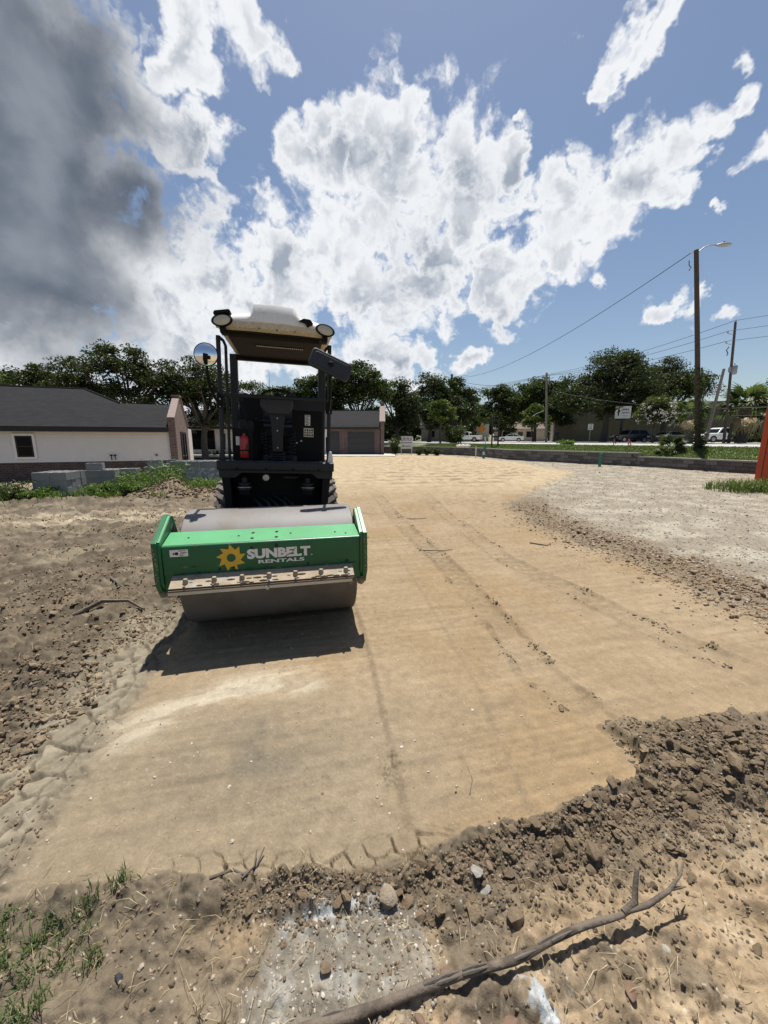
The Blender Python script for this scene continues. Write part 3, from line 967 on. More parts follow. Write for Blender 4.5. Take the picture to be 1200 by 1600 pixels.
def rounded(poly, r, n=4):
    """round the corners of a 2D polygon"""
    out = []
    k = len(poly)
    for i in range(k):
        p0, p1, p2 = (Vector(poly[(i + d) % k]) for d in (-1, 0, 1))
        a = (p0 - p1)
        b = (p2 - p1)
        rr = min(r, a.length * 0.45, b.length * 0.45)
        q0 = p1 + a.normalized() * rr
        q1 = p1 + b.normalized() * rr
        for j in range(n + 1):
            u = j / n
            out.append(tuple(q0 * (1 - u) ** 2 + p1 * 2 * u * (1 - u) + q1 * u * u))
    return out


def make_roller():
    rz = gz(-0.992, 3.355)
    T = empty('road_roller', (-0.992, 3.355, rz - 0.003), R(13))
    tag(T, 'green and charcoal single drum soil roller with dusty white canopy', 'roller')
    RD = 0.484
    # drum: rounded shell edges and end discs
    d = MB().lathe([(0.02, -0.64), (0.40, -0.64), (0.42, -0.66), (RD - 0.012, -0.682), (RD, -0.672), (RD, 0.672), (RD - 0.012, 0.682), (0.42, 0.66), (0.40, 0.64), (0.02, 0.64)], 'X', 96, (0, 0, RD))
    drum = d.build('drum', M_DRUM, T, smooth=30)
    for s in (-1, 1):
        b = MB().lathe([(0.17, s * 0.638), (0.17, s * 0.70), (0.10, s * 0.70)], 'X', 20, (0, 0, RD))
        b.build('drum_hub', M_BLACK, drum, smooth=30)
    # front cross beam of the drum frame: sloping top, upright front face
    cx = -0.022
    prof = rounded([(-0.620, 0.606), (-0.620, 0.818), (-0.395, 0.866), (-0.388, 0.846), (-0.596, 0.800), (-0.604, 0.606)], 0.016, 3)
    fr = MB().prism(prof, cx - 0.700, cx + 0.700).build('front_beam', M_GREEN, T, smooth=30)
    tp = MB()
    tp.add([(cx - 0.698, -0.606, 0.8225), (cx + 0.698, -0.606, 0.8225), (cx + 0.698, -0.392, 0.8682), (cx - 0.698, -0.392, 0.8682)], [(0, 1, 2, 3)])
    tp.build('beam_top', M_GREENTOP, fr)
    for (bx, bd) in ((-0.10, -0.56), (-0.10, -0.47), (0.075, -0.56), (0.075, -0.47), (-0.55, -0.50), (-0.20, -0.51), (0.18, -0.51), (0.52, -0.53), (0.60, -0.56)):
        r = 0.012 if abs(bx) < 0.15 else 0.007
        zz = 0.818 + (bd + 0.62) / 0.225 * 0.048
        MB().lathe([(r, zz - 0.004), (r, zz + 0.006), (r * 0.5, zz + 0.007)], 'Z', 10, (bx + cx, bd, 0)).build('bolt_hole', M_HOLE, fr)
    for (bx, bz) in ((-0.10, 0.775), (0.075, 0.775), (0.075, 0.79), (-0.235, 0.635), (-0.33, 0.628), (0.60, 0.63), (0.30, 0.627)):
        MB().lathe([(0.010, -0.618), (0.010, -0.6235), (0.004, -0.624)], 'Y', 10, (bx + cx, 0, bz)).build('bolt_hole', M_HOLE, fr)
    # chips of paint with rust
    for k in range(16):
        bx, bz = random.uniform(-0.66, 0.66), random.choice([0.611, 0.612, 0.814, 0.70, 0.66])
        w, hgt = random.uniform(0.008, 0.035), random.uniform(0.003, 0.007)
        pts = rounded([(bx - w, bz), (bx, bz - hgt), (bx + w, bz + hgt * 0.4), (bx - w * 0.2, bz + hgt)], 0.004, 2)
        MB().prism(pts, -0.6195, -0.6215, 'XZ').build('paint_chip', M_MUD if k % 2 else M_HOLE, fr)
    # sawblade emblem
    cxs, czs = -0.268, 0.709
    ring = []
    n = 9
    for k in range(n):
        a0 = 2 * math.pi * k / n + 0.25
        ring.append((cxs + 0.104 * math.cos(a0), czs + 0.104 * math.sin(a0)))
        a1 = a0 + 2 * math.pi / n * 0.22
        ring.append((cxs + 0.066 * math.cos(a1), czs + 0.066 * math.sin(a1)))
    inner = [(cxs + 0.031 * math.cos(2 * math.pi * k / (2 * n) + 0.25), czs + 0.031 * math.sin(2 * math.pi * k / (2 * n) + 0.25)) for k in range(2 * n)]
    em = MB()
    em.add([(p[0], -0.6228, p[1]) for p in ring] + [(p[0], -0.6228, p[1]) for p in inner], [(k, (k + 1) % (2 * n), 2 * n + (k + 1) % (2 * n), 2 * n + k) for k in range(2 * n)])
    em.build('sun_emblem', M_YELLOW, fr)
    vs, fs = text_mesh('SUNBELT', 0.076, 0.458, 0.055)
    MB().add([(-0.158 + p[0], -0.6228, 0.690 + p[1]) for p in vs], fs).build('lettering', M_WHITEP, fr)
    vs, fs = text_mesh('RENTALS', 0.027, 0.335, 0.034)
    MB().add([(-0.082 + p[0], -0.6228, 0.652 + p[1]) for p in vs], fs).build('lettering', M_WHITEP, fr)
    vs, fs = text_mesh('®', 0.013)
    MB().add([(0.302 + p[0], -0.6228, 0.690 + p[1]) for p in vs], fs).build('lettering', M_WHITEP, fr)
    # scrape across the last letters
    sc = MB()
    for a, b, w in (((0.118, 0.700), (0.168, 0.722), 0.0030), ((0.166, 0.724), (0.192, 0.758), 0.0030), ((0.206, 0.706), (0.244, 0.728), 0.0035)):
        sc.add([(a[0], -0.6236, a[1] - w), (b[0], -0.6236, b[1] - w), (b[0], -0.6236, b[1] + w), (a[0], -0.6236, a[1] + w)], [(0, 1, 2, 3)])
    sc.build('paint_scrape', M_GREEN, fr)
    # warning sticker
    st = MB().bb(-0.672, -0.553, -0.6230, -0.6215, 0.742, 0.792).build('sticker', M_WHITEP, fr)
    ic = MB().lathe([(0.012, -0.6236), (0.012, -0.6240)], 'Y', 14, (-0.628, 0, 0.764))
    ic.bb(-0.652, -0.642, -0.6239, -0.6235, 0.757, 0.770).bb(-0.607, -0.575, -0.6239, -0.6235, 0.759, 0.763).bb(-0.600, -0.562, -0.6239, -0.6235, 0.768, 0.772).bb(-0.615, -0.565, -0.6239, -0.6235, 0.781, 0.785).bb(-0.61, -0.585, -0.6239, -0.6235, 0.748, 0.752)
    ic.build('pictogram', M_HOLE, st)
    # side plates with a raked handle opening
    for s in (-1, 1):
        outer = [(-0.634, 0.842), (-0.634, 0.548), (-0.555, 0.430), (-0.30, 0.415), (-0.10, 0.40), (0.10, 0.40), (0.95, 0.46), (0.95, 0.64), (0.15, 0.66), (-0.12, 0.70), (-0.285, 0.978), (-0.330, 0.985)]
        x0 = cx + s * 0.703
        sp = MB().prism(rounded(outer, 0.02, 3), x0, x0 + s * 0.020).build('side_plate', M_GREEN, T, smooth=30)
        # welded rim on the plate, and the dark opening's frame
        rim = [(-0.645, 0.850), (-0.645, 0.545), (-0.560, 0.420), (-0.545, 0.430), (-0.622, 0.552), (-0.622, 0.838), (-0.330, 0.965), (-0.292, 0.955), (-0.20, 0.80), (-0.185, 0.808), (-0.280, 0.985), (-0.332, 0.998)]
        MB().prism(rim, x0 + s * 0.020, x0 + s * 0.055).build('plate_rim', M_GREEN, sp, bevel=0.004)
        MB().prism([(-0.625, 0.852), (-0.615, 0.856), (-0.335, 0.989), (-0.335, 0.978)], x0 + s * 0.004, x0 + s * 0.054).build('sunlit_edge', M_GREENTOP, sp)  # edge in the lighter green, sunlight painted in
        sl = MB().prism(rounded([(-0.36, 0.885), (-0.31, 0.925), (-0.235, 0.80), (-0.28, 0.79)], 0.012, 2), x0 - s * 0.004, x0 + s * 0.0245).build('handle_slot', M_HOLE, sp)
        # corner bracket down to the scraper, caked foot
        MB().bb(cx + s * 0.615, cx + s * 0.702, -0.612, -0.600, 0.47, 0.612).build('corner_bracket', M_GREEN, sp, bevel=0.003)
        foot = MB()
        for k in range(7):
            c = (cx + s * random.uniform(0.62, 0.73), random.uniform(-0.62, -0.52), random.uniform(0.425, 0.475))
            rr = random.uniform(0.02, 0.035)
            foot.add([(c[0] + p[0] * rr * random.uniform(.8, 1.2), c[1] + p[1] * rr, c[2] + p[2] * rr * random.uniform(.7, 1.1)) for p in ICO_V], [tuple(f) for f in ICO_F])
        foot.build('caked_mud', M_MUD, sp, smooth=60)
        # grime along the plate's front edge
        gm = MB()
        for k in range(12):
            zc = 0.56 + k * 0.022 + random.uniform(-0.008, 0.008)
            gm.box((x0 + s * random.uniform(0.03, 0.05), -0.646, zc), (0.012, 0.004, random.uniform(0.010, 0.022)))
        gm.build('grime', M_MUD, sp)
    # scraper: caked bar, bolts, rubber strip and bright lower edge
    bar = MB().add([(-0.665, -0.640, 0.603), (0.615, -0.640, 0.603), (0.615, -0.748, 0.552), (-0.665, -0.748, 0.552),
                    (-0.665, -0.600, 0.603), (0.615, -0.600, 0.603), (0.615, -0.738, 0.540), (-0.665, -0.738, 0.540)],
                   [(0, 1, 2, 3), (7, 6, 5, 4), (0, 4, 5, 1), (3, 2, 6, 7), (0, 3, 7, 4), (1, 5, 6, 2)]).build('scraper_bar', M_MUDSTEEL, T)
    for k in range(7):
        bx = -0.565 + k * 0.187
        MB().lathe([(0.017, 0.560), (0.019, 0.585), (0.014, 0.602), (0.006, 0.604)], 'Z', 10, (bx, -0.705, 0)).build('bolt', M_MUDSTEEL, bar, smooth=40)
        MB().bb(bx - 0.007, bx + 0.007, -0.764, -0.748, 0.530, 0.566).build('bolt_shank', M_STRIP, bar)
    crust = MB()
    for k in range(46):
        bx = random.uniform(-0.62, 0.57)
        rr = random.uniform(0.006, 0.018)
        z0 = random.choice([0.554, 0.557, 0.572, 0.59])
        yy = -0.748 + (z0 - 0.552) / 0.051 * 0.108
        crust.add([(bx + p[0] * rr * 2.0, yy + p[1] * rr * 0.4, z0 + p[2] * rr * 0.8) for p in ICO_V], [tuple(f) for f in ICO_F])
    tag(crust.build('mud_crust', M_MUD, bar, smooth=60), kind='stuff')
    MB().bb(-0.668, 0.612, -0.757, -0.690, 0.526, 0.5385).build('scraper_strip', M_STRIP, T, bevel=0.003)
    MB().bb(-0.672, 0.600, -0.748, -0.715, 0.500, 0.524).build('scraper_edge', M_BRIGHT, T, bevel=0.002)
    MB().box((-0.02, -0.758, 0.512), (0.03, 0.02, 0.02), Matrix.Rotation(0.5, 3, 'Y')).build('strip_tab', M_BRIGHT, bar)

    # ---- yoke and rear body (built level, then rolled)
    X = ROLL
    MB().bb(-0.70, 0.66, 0.56, 0.70, 0.42, 0.62).build('rear_beam', M_GREEN, T, bevel=0.01)
    MB().bb(-0.16, 0.16, 0.68, 1.30, 0.38, 0.80).build('articulation_yoke', M_BLACK, T, bevel=0.02)
    # footplate lip and chamfered skirt
    lip = MB().prism(rounded([(0.600, 1.250), (0.600, 1.320), (0.612, 1.334), (0.76, 1.334), (0.76, 1.240), (0.610, 1.240)], 0.008, 2), -0.588, 0.568).build('platform_lip', M_CHAR, T, smooth=30, xf=X)
    for bx in (-0.40, -0.12, 0.15, 0.41):
        MB().lathe([(0.011, 0.604), (0.013, 0.594), (0.005, 0.588)], 'Y', 8, (bx, 0, 1.258)).build('bolt', M_BLACK, lip, xf=X)
    sk = MB().prism([(-0.578, 1.239), (0.558, 1.239), (0.552, 1.165), (0.40, 1.165), (0.34, 1.215), (-0.36, 1.215), (-0.42, 1.165), (-0.57, 1.165)], 0.625, 0.640, 'XZ').build('skirt', M_CHAR, T, xf=X)
    hull = MB()
    hull.add([(-0.560, 0.66, 1.235), (0.540, 0.66, 1.235), (0.495, 0.66, 0.62), (-0.505, 0.66, 0.62), (-0.56, 0.68, 1.235), (0.54, 0.68, 1.235), (0.495, 0.68, 0.62), (-0.505, 0.68, 0.62)],
             [(0, 1, 2, 3), (7, 6, 5, 4), (0, 4, 5, 1), (1, 5, 6, 2), (2, 6, 7, 3), (3, 7, 4, 0)])
    hull = MB()
    for s in (-1, 1):
        hull.prism([(s * 0.553 - 0.010, 1.238), (s * 0.500 - 0.010, 0.62), (s * 0.440 - 0.010, 0.62), (s * 0.470 - 0.010, 1.238)], 0.66, 1.25, 'XZ')
    hull.bb(-0.47, 0.45, 0.95, 1.25, 0.55, 1.238)
    hull.build('chassis', M_BLACK, T, xf=X)
    MB().bb(-0.585, 0.565, 0.765, 2.00, 1.27, 1.315).build('floor_plate', M_BLACK, T, xf=X)
    # marker lamp and rubber mounts under the lip
    lm = MB().lathe([(0.050, 0.70), (0.050, 0.652), (0.042, 0.645), (0.036, 0.652)], 'Y', 24, (-0.125, 0, 1.165)).build('marker_lamp', M_BLACK, T, smooth=30, xf=X)
    MB().lathe([(0.036, 0.655), (0.030, 0.646), (0.002, 0.643)], 'Y', 20, (-0.125, 0, 1.165)).build('lens', M_LENS, lm, smooth=40, xf=X)
    for s in (-0.345, 0.300):
        mt = MB().lathe([(0.075, 1.035), (0.075, 1.058), (0.045, 1.062), (0.045, 1.085), (0.072, 1.090), (0.072, 1.105), (0.032, 1.11), (0.032, 1.16)], 'Z', 18, (s, 0.72, 0)).build('rubber_mount', M_CHAR, T, smooth=30, xf=X)
        MB().lathe([(0.076, 1.059), (0.076, 1.064)], 'Z', 18, (s, 0.72, 0)).build('mount_washer', M_BRIGHT, mt, xf=X)
        MB().bb(s - 0.05, s + 0.05, 0.70, 0.96, 0.98, 1.033).build('mount_bracket', M_BLACK, mt, xf=X)
    MB().tube([(0.05, 0.70, 1.17), (0.16, 0.71, 1.165), (0.22, 0.78, 1.17)], 0.018, 10).build('hydraulic_hose', M_CHAR, T, smooth=60, xf=X)
    for k in range(5):
        x0 = -0.16 + k * 0.085
        MB().tube([(x0 - 0.14, 0.90, 0.93), (x0 - 0.05, 0.76, 0.88 + 0.02 * (k % 2)), (x0 + 0.02, 0.69, 0.80), (x0, 0.66, 0.66), (x0 - 0.02, 0.80, 0.55)], 0.016, 8).build('hydraulic_hose', M_PLASTIC, T, smooth=60, xf=X)
    # wheels
    for s in (-1, 1):
        wx = s * 0.565 - 0.01
        w = MB().lathe([(0.26, -0.10), (0.28, -0.15), (0.42, -0.168), (0.475, -0.15), (0.492, -0.09), (0.495, 0.0), (0.492, 0.09), (0.475, 0.15), (0.42, 0.168), (0.28, 0.15), (0.26, 0.10)], 'X', 40, (wx, 1.80, 0.525)).build('wheel', M_RUBBER, T, smooth=35)
        lug = MB()
        nl = 22
        for k in range(nl):
            for side in (-1, 1):
                a = 2 * math.pi * (k + 0.5 * (side > 0)) / nl
                ro = Matrix.Rotation(a, 3, 'X') @ Matrix.Rotation(side * 0.65, 3, 'Z')
                c = Matrix.Rotation(a, 3, 'X') @ Vector((side * 0.075, 0, 0.502))
                lug.box(Vector((wx, 1.80, 0.525)) + c, (0.135, 0.062, 0.044), ro)
                c2 = Matrix.Rotation(a + 0.14, 3, 'X') @ Vector((side * 0.145, 0, 0.488))
                lug.box(Vector((wx, 1.80, 0.525)) + c2, (0.05, 0.075, 0.05), Matrix.Rotation(a + 0.14, 3, 'X') @ Matrix.Rotation(side * 0.5, 3, 'Y'))
        lug.build('tread', M_LUG, w, bevel=0.006)
        MB().lathe([(0.27, s * 0.10), (0.24, s * 0.09), (0.20, s * 0.02), (0.10, s * 0.02), (0.09, s * 0.06), (0.02, s * 0.06)], 'X', 24, (wx, 1.80, 0.525)).build('rim', M_GREEN, w, smooth=30)
    MB().tube([(-0.5, 1.80, 0.525), (0.48, 1.80, 0.525)], 0.09, 14).build('axle', M_BLACK, T, smooth=40)
    # engine hood
    hood = [(1.98, 0.62), (1.98, 1.92), (2.06, 2.00), (2.55, 1.93), (3.02, 1.72), (3.10, 1.60), (3.10, 0.72), (2.95, 0.60)]
    hd = MB().prism(rounded(hood, 0.08, 4), -0.52, 0.50).build('engine_hood', M_CHAR, T, smooth=30, xf=X, bevel=0.02)
    for s in (-1, 1):
        for k in range(6):
            MB().bb(-0.01 + s * 0.505, -0.01 + s * 0.518, 2.15, 2.75, 1.10 + k * 0.07, 1.135 + k * 0.07).build('grille_slat', M_BLACK, hd, xf=X)
    # dash panels either side of the console
    pn = MB()
    pn.prism(rounded([(-0.47, 1.316), (-0.47, 2.00), (-0.43, 2.035), (-0.20, 2.035), (-0.20, 1.316)], 0.02, 3), 1.50, 1.56, 'XZ')
    pn.prism(rounded([(0.14, 1.316), (0.14, 2.03), (0.20, 2.055), (0.50, 2.055), (0.515, 2.03), (0.515, 1.316)], 0.02, 3), 1.36, 1.42, 'XZ')
    pan = pn.build('body_panel', M_BLACK, T, smooth=30, xf=X)
    MB().prism(rounded([(0.15, 1.905), (0.15, 2.04), (0.505, 2.04), (0.505, 1.905)], 0.02, 3), 1.335, 1.36, 'XZ').build('panel_cap', M_CHAR, pan, smooth=30, xf=X)
    l1 = MB().bb(0.290, 0.353, 1.356, 1.359, 1.735, 1.860).build('instruction_label', M_WHITEP, pan, xf=X)
    tl = MB()
    for k in range(6):
        tl.bb(0.298, 0.345 - 0.01 * (k % 3), 1.3545, 1.3555, 1.762 + k * 0.013, 1.767 + k * 0.013)
    tl.bb(0.298, 0.345, 1.3545, 1.3555, 1.843, 1.853).bb(0.300, 0.330, 1.3545, 1.3555, 1.740, 1.750)
    tl.build('print', M_HOLE, l1, xf=X)
    l2 = MB().bb(0.275, 0.393, 1.356, 1.359, 1.600, 1.705).build('instruction_label', M_LENS, pan, xf=X)
    tl = MB()
    for i in range(4):
        for j in range(3):
            tl.bb(0.284 + i * 0.028, 0.302 + i * 0.028 - 0.004 * (j % 2), 1.3545, 1.3555, 1.612 + j * 0.03, 1.627 + j * 0.03 + 0.004 * (i % 2))
    tl.build('print', M_CHAR, l2, xf=X)
    for (bx, bz) in ((0.245, 1.55), (0.19, 1.525)):
        MB().lathe([(0.012, 1.358), (0.012, 1.350), (0.004, 1.348)], 'Y', 10, (bx, 0, bz)).build('bolt', M_BRIGHT, pan, xf=X)
    # seat and its bellows suspension
    seat = MB()
    seat.prism(rounded([(1.55, 1.58), (1.55, 1.70), (1.62, 1.74), (2.00, 1.71), (2.00, 1.60)], 0.03, 3), -0.24, 0.22)
    seat.prism(rounded([(1.90, 1.70), (2.02, 2.09), (2.08, 2.10), (2.06, 1.66)], 0.03, 3), -0.23, 0.21)
    seat.build('operator_seat', M_SEAT, T, smooth=30, xf=X, bevel=0.02)
    MB().lathe([(0.16, 1.316)] + [(0.16 - 0.025 * (k % 2), 1.33 + k * 0.03) for k in range(9)] + [(0.16, 1.585)], 'Z', 20, (-0.01, 1.78, 0)).build('seat_bellows', M_SEAT, T, smooth=60, xf=X)
    # steering console
    co = MB()
    co.prism(rounded([(-0.066, 1.425), (-0.070, 1.60), (-0.082, 1.76), (-0.105, 1.84), (0.072, 1.84), (0.060, 1.76), (0.042, 1.60), (0.042, 1.425)], 0.012, 2), 0.86, 0.98, 'XZ')
    con = co.build('steering_console', M_CHAR, T, smooth=30, bevel=0.008, xf=X)
    for bz in (1.47, 1.65, 1.78):
        MB().lathe([(0.007, 0.862), (0.007, 0.854)], 'Y', 8, (-0.012, 0, bz)).build('bolt', M_BRIGHT, con, xf=X)
    dp = rounded([(-0.185, 1.945), (-0.178, 1.88), (-0.10, 1.815), (0.080, 1.815), (0.150, 1.89), (0.155, 1.955), (0.13, 1.99), (-0.165, 1.98)], 0.03, 3)
    MB().prism(dp, 0.84, 1.00, 'XZ').build('dashboard', M_PLASTIC, con, smooth=30, bevel=0.02, seg=3, xf=X)
    MB().lathe([(0.085 - 0.012 * (k % 2), 1.318 + k * 0.013) for k in range(9)], 'Z', 20, (-0.012, 0.92, 0)).build('console_boot', M_SEAT, con, smooth=60, xf=X)
    # steering wheel: torus rim, tilted hub and spokes
    tw = Matrix.Translation((-0.015, 1.10, 2.035)) @ Matrix.Rotation(R(28), 4, 'X')
    ring = [tw @ Vector((0.165 * math.cos(2 * math.pi * k / 28), 0.165 * math.sin(2 * math.pi * k / 28), 0)) for k in range(29)]
    sw = MB().tube(ring, 0.016, 8, False).build('steering_wheel', M_SEAT, T, smooth=60, xf=X)
    sp = MB()
    for a in (90, 210, 330):
        sp.tube([tw @ Vector((0, 0, -0.01)), tw @ Vector((0.16 * math.cos(R(a)), 0.16 * math.sin(R(a)), 0))], 0.012, 6)
    sp.tube([tw @ Vector((0, 0, 0.012)), tw @ Vector((0, 0, -0.14))], [0.045, 0.028], 12)
    sp.build('spokes', M_SEAT, sw, smooth=40, xf=X)
    k0 = tw @ Vector((0.125, -0.04, 0.03))
    MB().lathe([(0.001, -0.025), (0.020, -0.018), (0.027, 0.0), (0.020, 0.020), (0.001, 0.026)], 'Z', 12, tuple(k0)).build('spinner_knob', M_SEAT, sw, smooth=60, xf=X)
    # arms of the operator station, levers
    for s, y in ((-0.285, 1.45), (0.225, 1.45)):
        MB().tube([(s, y, 1.80), (s + 0.05 * (1 if s < 0 else -1), y - 0.02, 1.77), (s * 0.35, y + 0.02, 1.765)], 0.018, 8).build('seat_rail', M_CHAR, T, smooth=60, xf=X)
    lv = MB().tube([(-0.335, 1.15, 1.50), (-0.345, 1.10, 1.80), (-0.40, 1.02, 1.95)], 0.012, 8).build('drive_lever', M_BLACK, T, smooth=60, xf=X)
    MB().add([(-0.40 + p[0] * 0.032, 1.02 + p[1] * 0.032, 1.965 + p[2] * 0.045) for p in ICO_V], [tuple(f) for f in ICO_F]).build('lever_knob', M_SEAT, lv, smooth=80, xf=X)
    MB().bb(-0.45, -0.24, 1.12, 1.40, 1.316, 1.50).build('lever_box', M_BLACK, T, bevel=0.02, xf=X)
    MB().bb(-0.44, -0.30, 1.10, 1.45, 1.62, 1.76).build('control_box', M_SEAT, T, bevel=0.03, xf=X)
    for s in (-1, 1):
        sp = MB()
        pts = []
        for k in range(60):
            a = k * 0.75
            pts.append((-0.015 + s * 0.165 + 0.026 * math.cos(a), 1.25 + 0.026 * math.sin(a), 1.38 + k * 0.0043))
        sp.tube(pts, 0.008, 6)
        sp.build('coil_spring', M_CHAR, T, smooth=60, xf=X)
        MB().lathe([(0.045, 1.316), (0.045, 1.37), (0.03, 1.38)], 'Z', 12, (-0.015 + s * 0.165, 1.25, 0)).build('spring_cup', M_PLASTIC, T, smooth=40, xf=X)
    # fire extinguisher
    fx, fy = -0.352, 0.85
    fe = MB().lathe([(0.040, 1.355), (0.045, 1.362), (0.045, 1.545), (0.036, 1.575), (0.016, 1.590), (0.016, 1.61)], 'Z', 20, (fx, fy, 0)).build('fire_extinguisher', M_RED, T, smooth=40, xf=X)
    MB().bb(fx - 0.02, fx + 0.025, fy - 0.03, fy + 0.02, 1.606, 1.625).bb(fx - 0.012, fx + 0.012, fy - 0.012, fy + 0.012, 1.60, 1.64).build('valve_head', M_BLACK, fe, xf=X)
    MB().lathe([(0.0465, 1.425), (0.0465, 1.440)], 'Z', 20, (fx, fy, 0)).build('strap', M_BLACK, fe, xf=X)
    MB().prism([(fx + 0.012, 1.44), (fx + 0.030, 1.50), (fx + 0.040, 1.50), (fx + 0.040, 1.44)], fy - 0.047, fy - 0.036, 'XZ').build('extinguisher_label', M_PLASTIC, fe, xf=X)
    MB().bb(fx - 0.085, fx - 0.047, 0.868, 0.873, 1.485, 1.575).build('notice', M_WHITEP, T, xf=X)
    MB().bb(-0.47, -0.27, 0.875, 0.885, 1.316, 1.66).build('extinguisher_bracket', M_BLACK, T, xf=X)
    # operator station guard rails: two front posts, hand rail, ROPS posts
    for s in (-1, 1):
        px = -0.012 + s * 0.532
        MB().tube([(px, 0.70, 1.33), (px + s * 0.0, 0.70, 1.75), (px, 0.70, 2.52)], 0.021, 10).build('guard_post', M_CHAR, T, smooth=60, xf=X)
        MB().tube([(px - s * 0.045, 0.84, 1.33), (px - s * 0.045, 0.84, 2.46), (px - s * 0.03, 0.80, 2.50), (px, 0.72, 2.515)], 0.015, 8).build('guard_post', M_CHAR, T, smooth=60, xf=X)
        MB().bb(px - 0.032, px + 0.032, 0.675, 0.74, 1.84, 1.98).build('mirror_clamp', M_BLACK, T, bevel=0.006, xf=X)
        for bz in (1.86, 1.93):
            MB().lathe([(0.008, 0.676), (0.008, 0.668)], 'Y', 8, (px, 0, bz)).build('bolt', M_BRIGHT, T, xf=X)
        MB().prism([(px - s * 0.03, 1.334), (px + s * 0.035, 1.334), (px + s * 0.02, 1.43), (px - s * 0.01, 1.43)], 0.69, 0.71, 'XZ').build('post_gusset', M_CHAR, T, xf=X)
        qx = -0.020 + s * 0.530
        MB().bb(qx - 0.042, qx + 0.042, 1.70, 1.80, 1.30, 2.56).build('rops_post', M_CHAR, T, bevel=0.010, xf=X)
        MB().tube([(px - s * 0.02, 0.70, 1.44), (px - s * 0.02, 0.72, 1.60)], 0.012, 6).build('grab_bar', M_CHAR, T, smooth=60, xf=X)
    MB().tube([(-0.545, 0.695, 1.968), (-0.49, 0.670, 1.972), (0.46, 0.670, 1.972), (0.52, 0.695, 1.968)], 0.020, 10).build('hand_rail', M_CHAR, T, smooth=60, xf=X)
    MB().bb(-0.56, 0.54, 1.72, 1.80, 2.50, 2.56).build('rops_crossbar', M_BLACK, T, bevel=0.006, xf=X)
    MB().prism([(0.505, 1.33), (0.562, 1.33), (0.562, 1.39), (0.545, 1.45), (0.520, 1.45)], 0.64, 0.70, 'XZ').build('document_tube', M_WHITEP, T, bevel=0.006, xf=X)
    # canopy
    ns = 41
    S = np.linspace(-0.545, 0.535, ns)
    vs, fs = [], []
    for s in S:
        u = abs(s + 0.005) / 0.54
        hump = 0.078 * float(sstep(0.218, 0.200, np.array(abs(s - 0.0))))
        top = 2.715 - 0.050 * u ** 2.2 - 0.035 * max(0, (u - 0.86) / 0.14) ** 2 + hump
        bot = 2.530 + 0.012 * u + 0.028 * max(0, (u - 0.85) / 0.15) ** 2
        fwd = 0.085 * u ** 2 + 0.06 * max(0, (u - 0.9) / 0.1) ** 2
        sec = [(0.475 + fwd, bot), (0.435 + fwd, bot + 0.02), (0.425 + fwd, bot + 0.06), (0.435 + fwd, bot + 0.62 * (top - bot)), (0.47 + fwd, top - 0.022), (0.53 + fwd, top - 0.004), (0.62, top), (1.80, top), (1.93, top - 0.03), (1.97, bot + 0.05), (1.97, bot), (1.93, bot + 0.03), (0.50 + fwd, bot + 0.03)]
        vs += [(s, a, b) for a, b in sec]
    k = len(sec)
    for i in range(ns - 1):
        for j in range(k):
            fs.append((i * k + j, i * k + (j + 1) % k, (i + 1) * k + (j + 1) % k, (i + 1) * k + j))
    fs.append(tuple(range(k)))
    fs.append(tuple((ns - 1) * k + j for j in range(k))[::-1])
    can = MB().add(vs, fs).build('canopy', M_CANOPY, T, smooth=35, xf=X)
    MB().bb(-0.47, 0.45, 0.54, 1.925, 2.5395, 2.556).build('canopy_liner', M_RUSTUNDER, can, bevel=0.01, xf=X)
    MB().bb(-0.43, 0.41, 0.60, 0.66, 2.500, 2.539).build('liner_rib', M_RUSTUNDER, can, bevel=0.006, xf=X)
    for bx in (-0.145, 0.015, 0.175):
        MB().lathe([(0.006, 0.440), (0.006, 0.424)], 'Y', 8, (bx, 0, 2.552)).build('bolt', M_HOLE, can, xf=X)
    # strip of small white dots across the ceiling
    rs = MB().bb(-0.235, 0.275, 1.03, 1.07, 2.534, 2.5385).build('dot_strip', M_BLACK, can, xf=X)
    for i in range(24):
        xx = -0.215 + i * 0.47 / 23
        MB().bb(xx - 0.006, xx + 0.006, 1.038, 1.062, 2.529, 2.5335).build('white_dot', M_WHITEP, rs, xf=X)
    # work lamps set into the canopy ends, torn covers
    for s in (-1, 1):
        lx = -0.004 + s * 0.462
        hs = MB()
        for rr, yy in ((0.001, 0.44), (1.05, 0.44), (1.12, 0.415), (1.0, 0.400), (0.88, 0.408)):
            for j in range(28):
                a = 2 * math.pi * j / 28
                hs.v.append((lx + 0.082 * rr * math.cos(a), yy + 0.05, 2.600 + 0.050 * rr * math.sin(a) - s * 0.012 * math.cos(a)))
        for i in range(4):
            for j in range(28):
                hs.f.append((i * 28 + j, i * 28 + (j + 1) % 28, (i + 1) * 28 + (j + 1) % 28, (i + 1) * 28 + j))
        wl = hs.build('work_lamp', M_BLACK, can, smooth=40, xf=X)
        ls = MB()
        for rr, yy in ((0.90, 0.459), (0.6, 0.452), (0.02, 0.449)):
            for j in range(28):
                a = 2 * math.pi * j / 28
                ls.v.append((lx + 0.082 * rr * math.cos(a), yy, 2.600 + 0.050 * rr * math.sin(a) - s * 0.012 * math.cos(a)))
        for i in range(2):
            for j in range(28):
                ls.f.append((i * 28 + j, i * 28 + (j + 1) % 28, (i + 1) * 28 + (j + 1) % 28, (i + 1) * 28 + j))
        ls.build('lens', M_LENS, wl, smooth=60, xf=X)
        MB().bb(lx - 0.025, lx + 0.025, 0.48, 0.60, 2.50, 2.555).build('lamp_bracket', M_BLACK, can, bevel=0.006, xf=X)
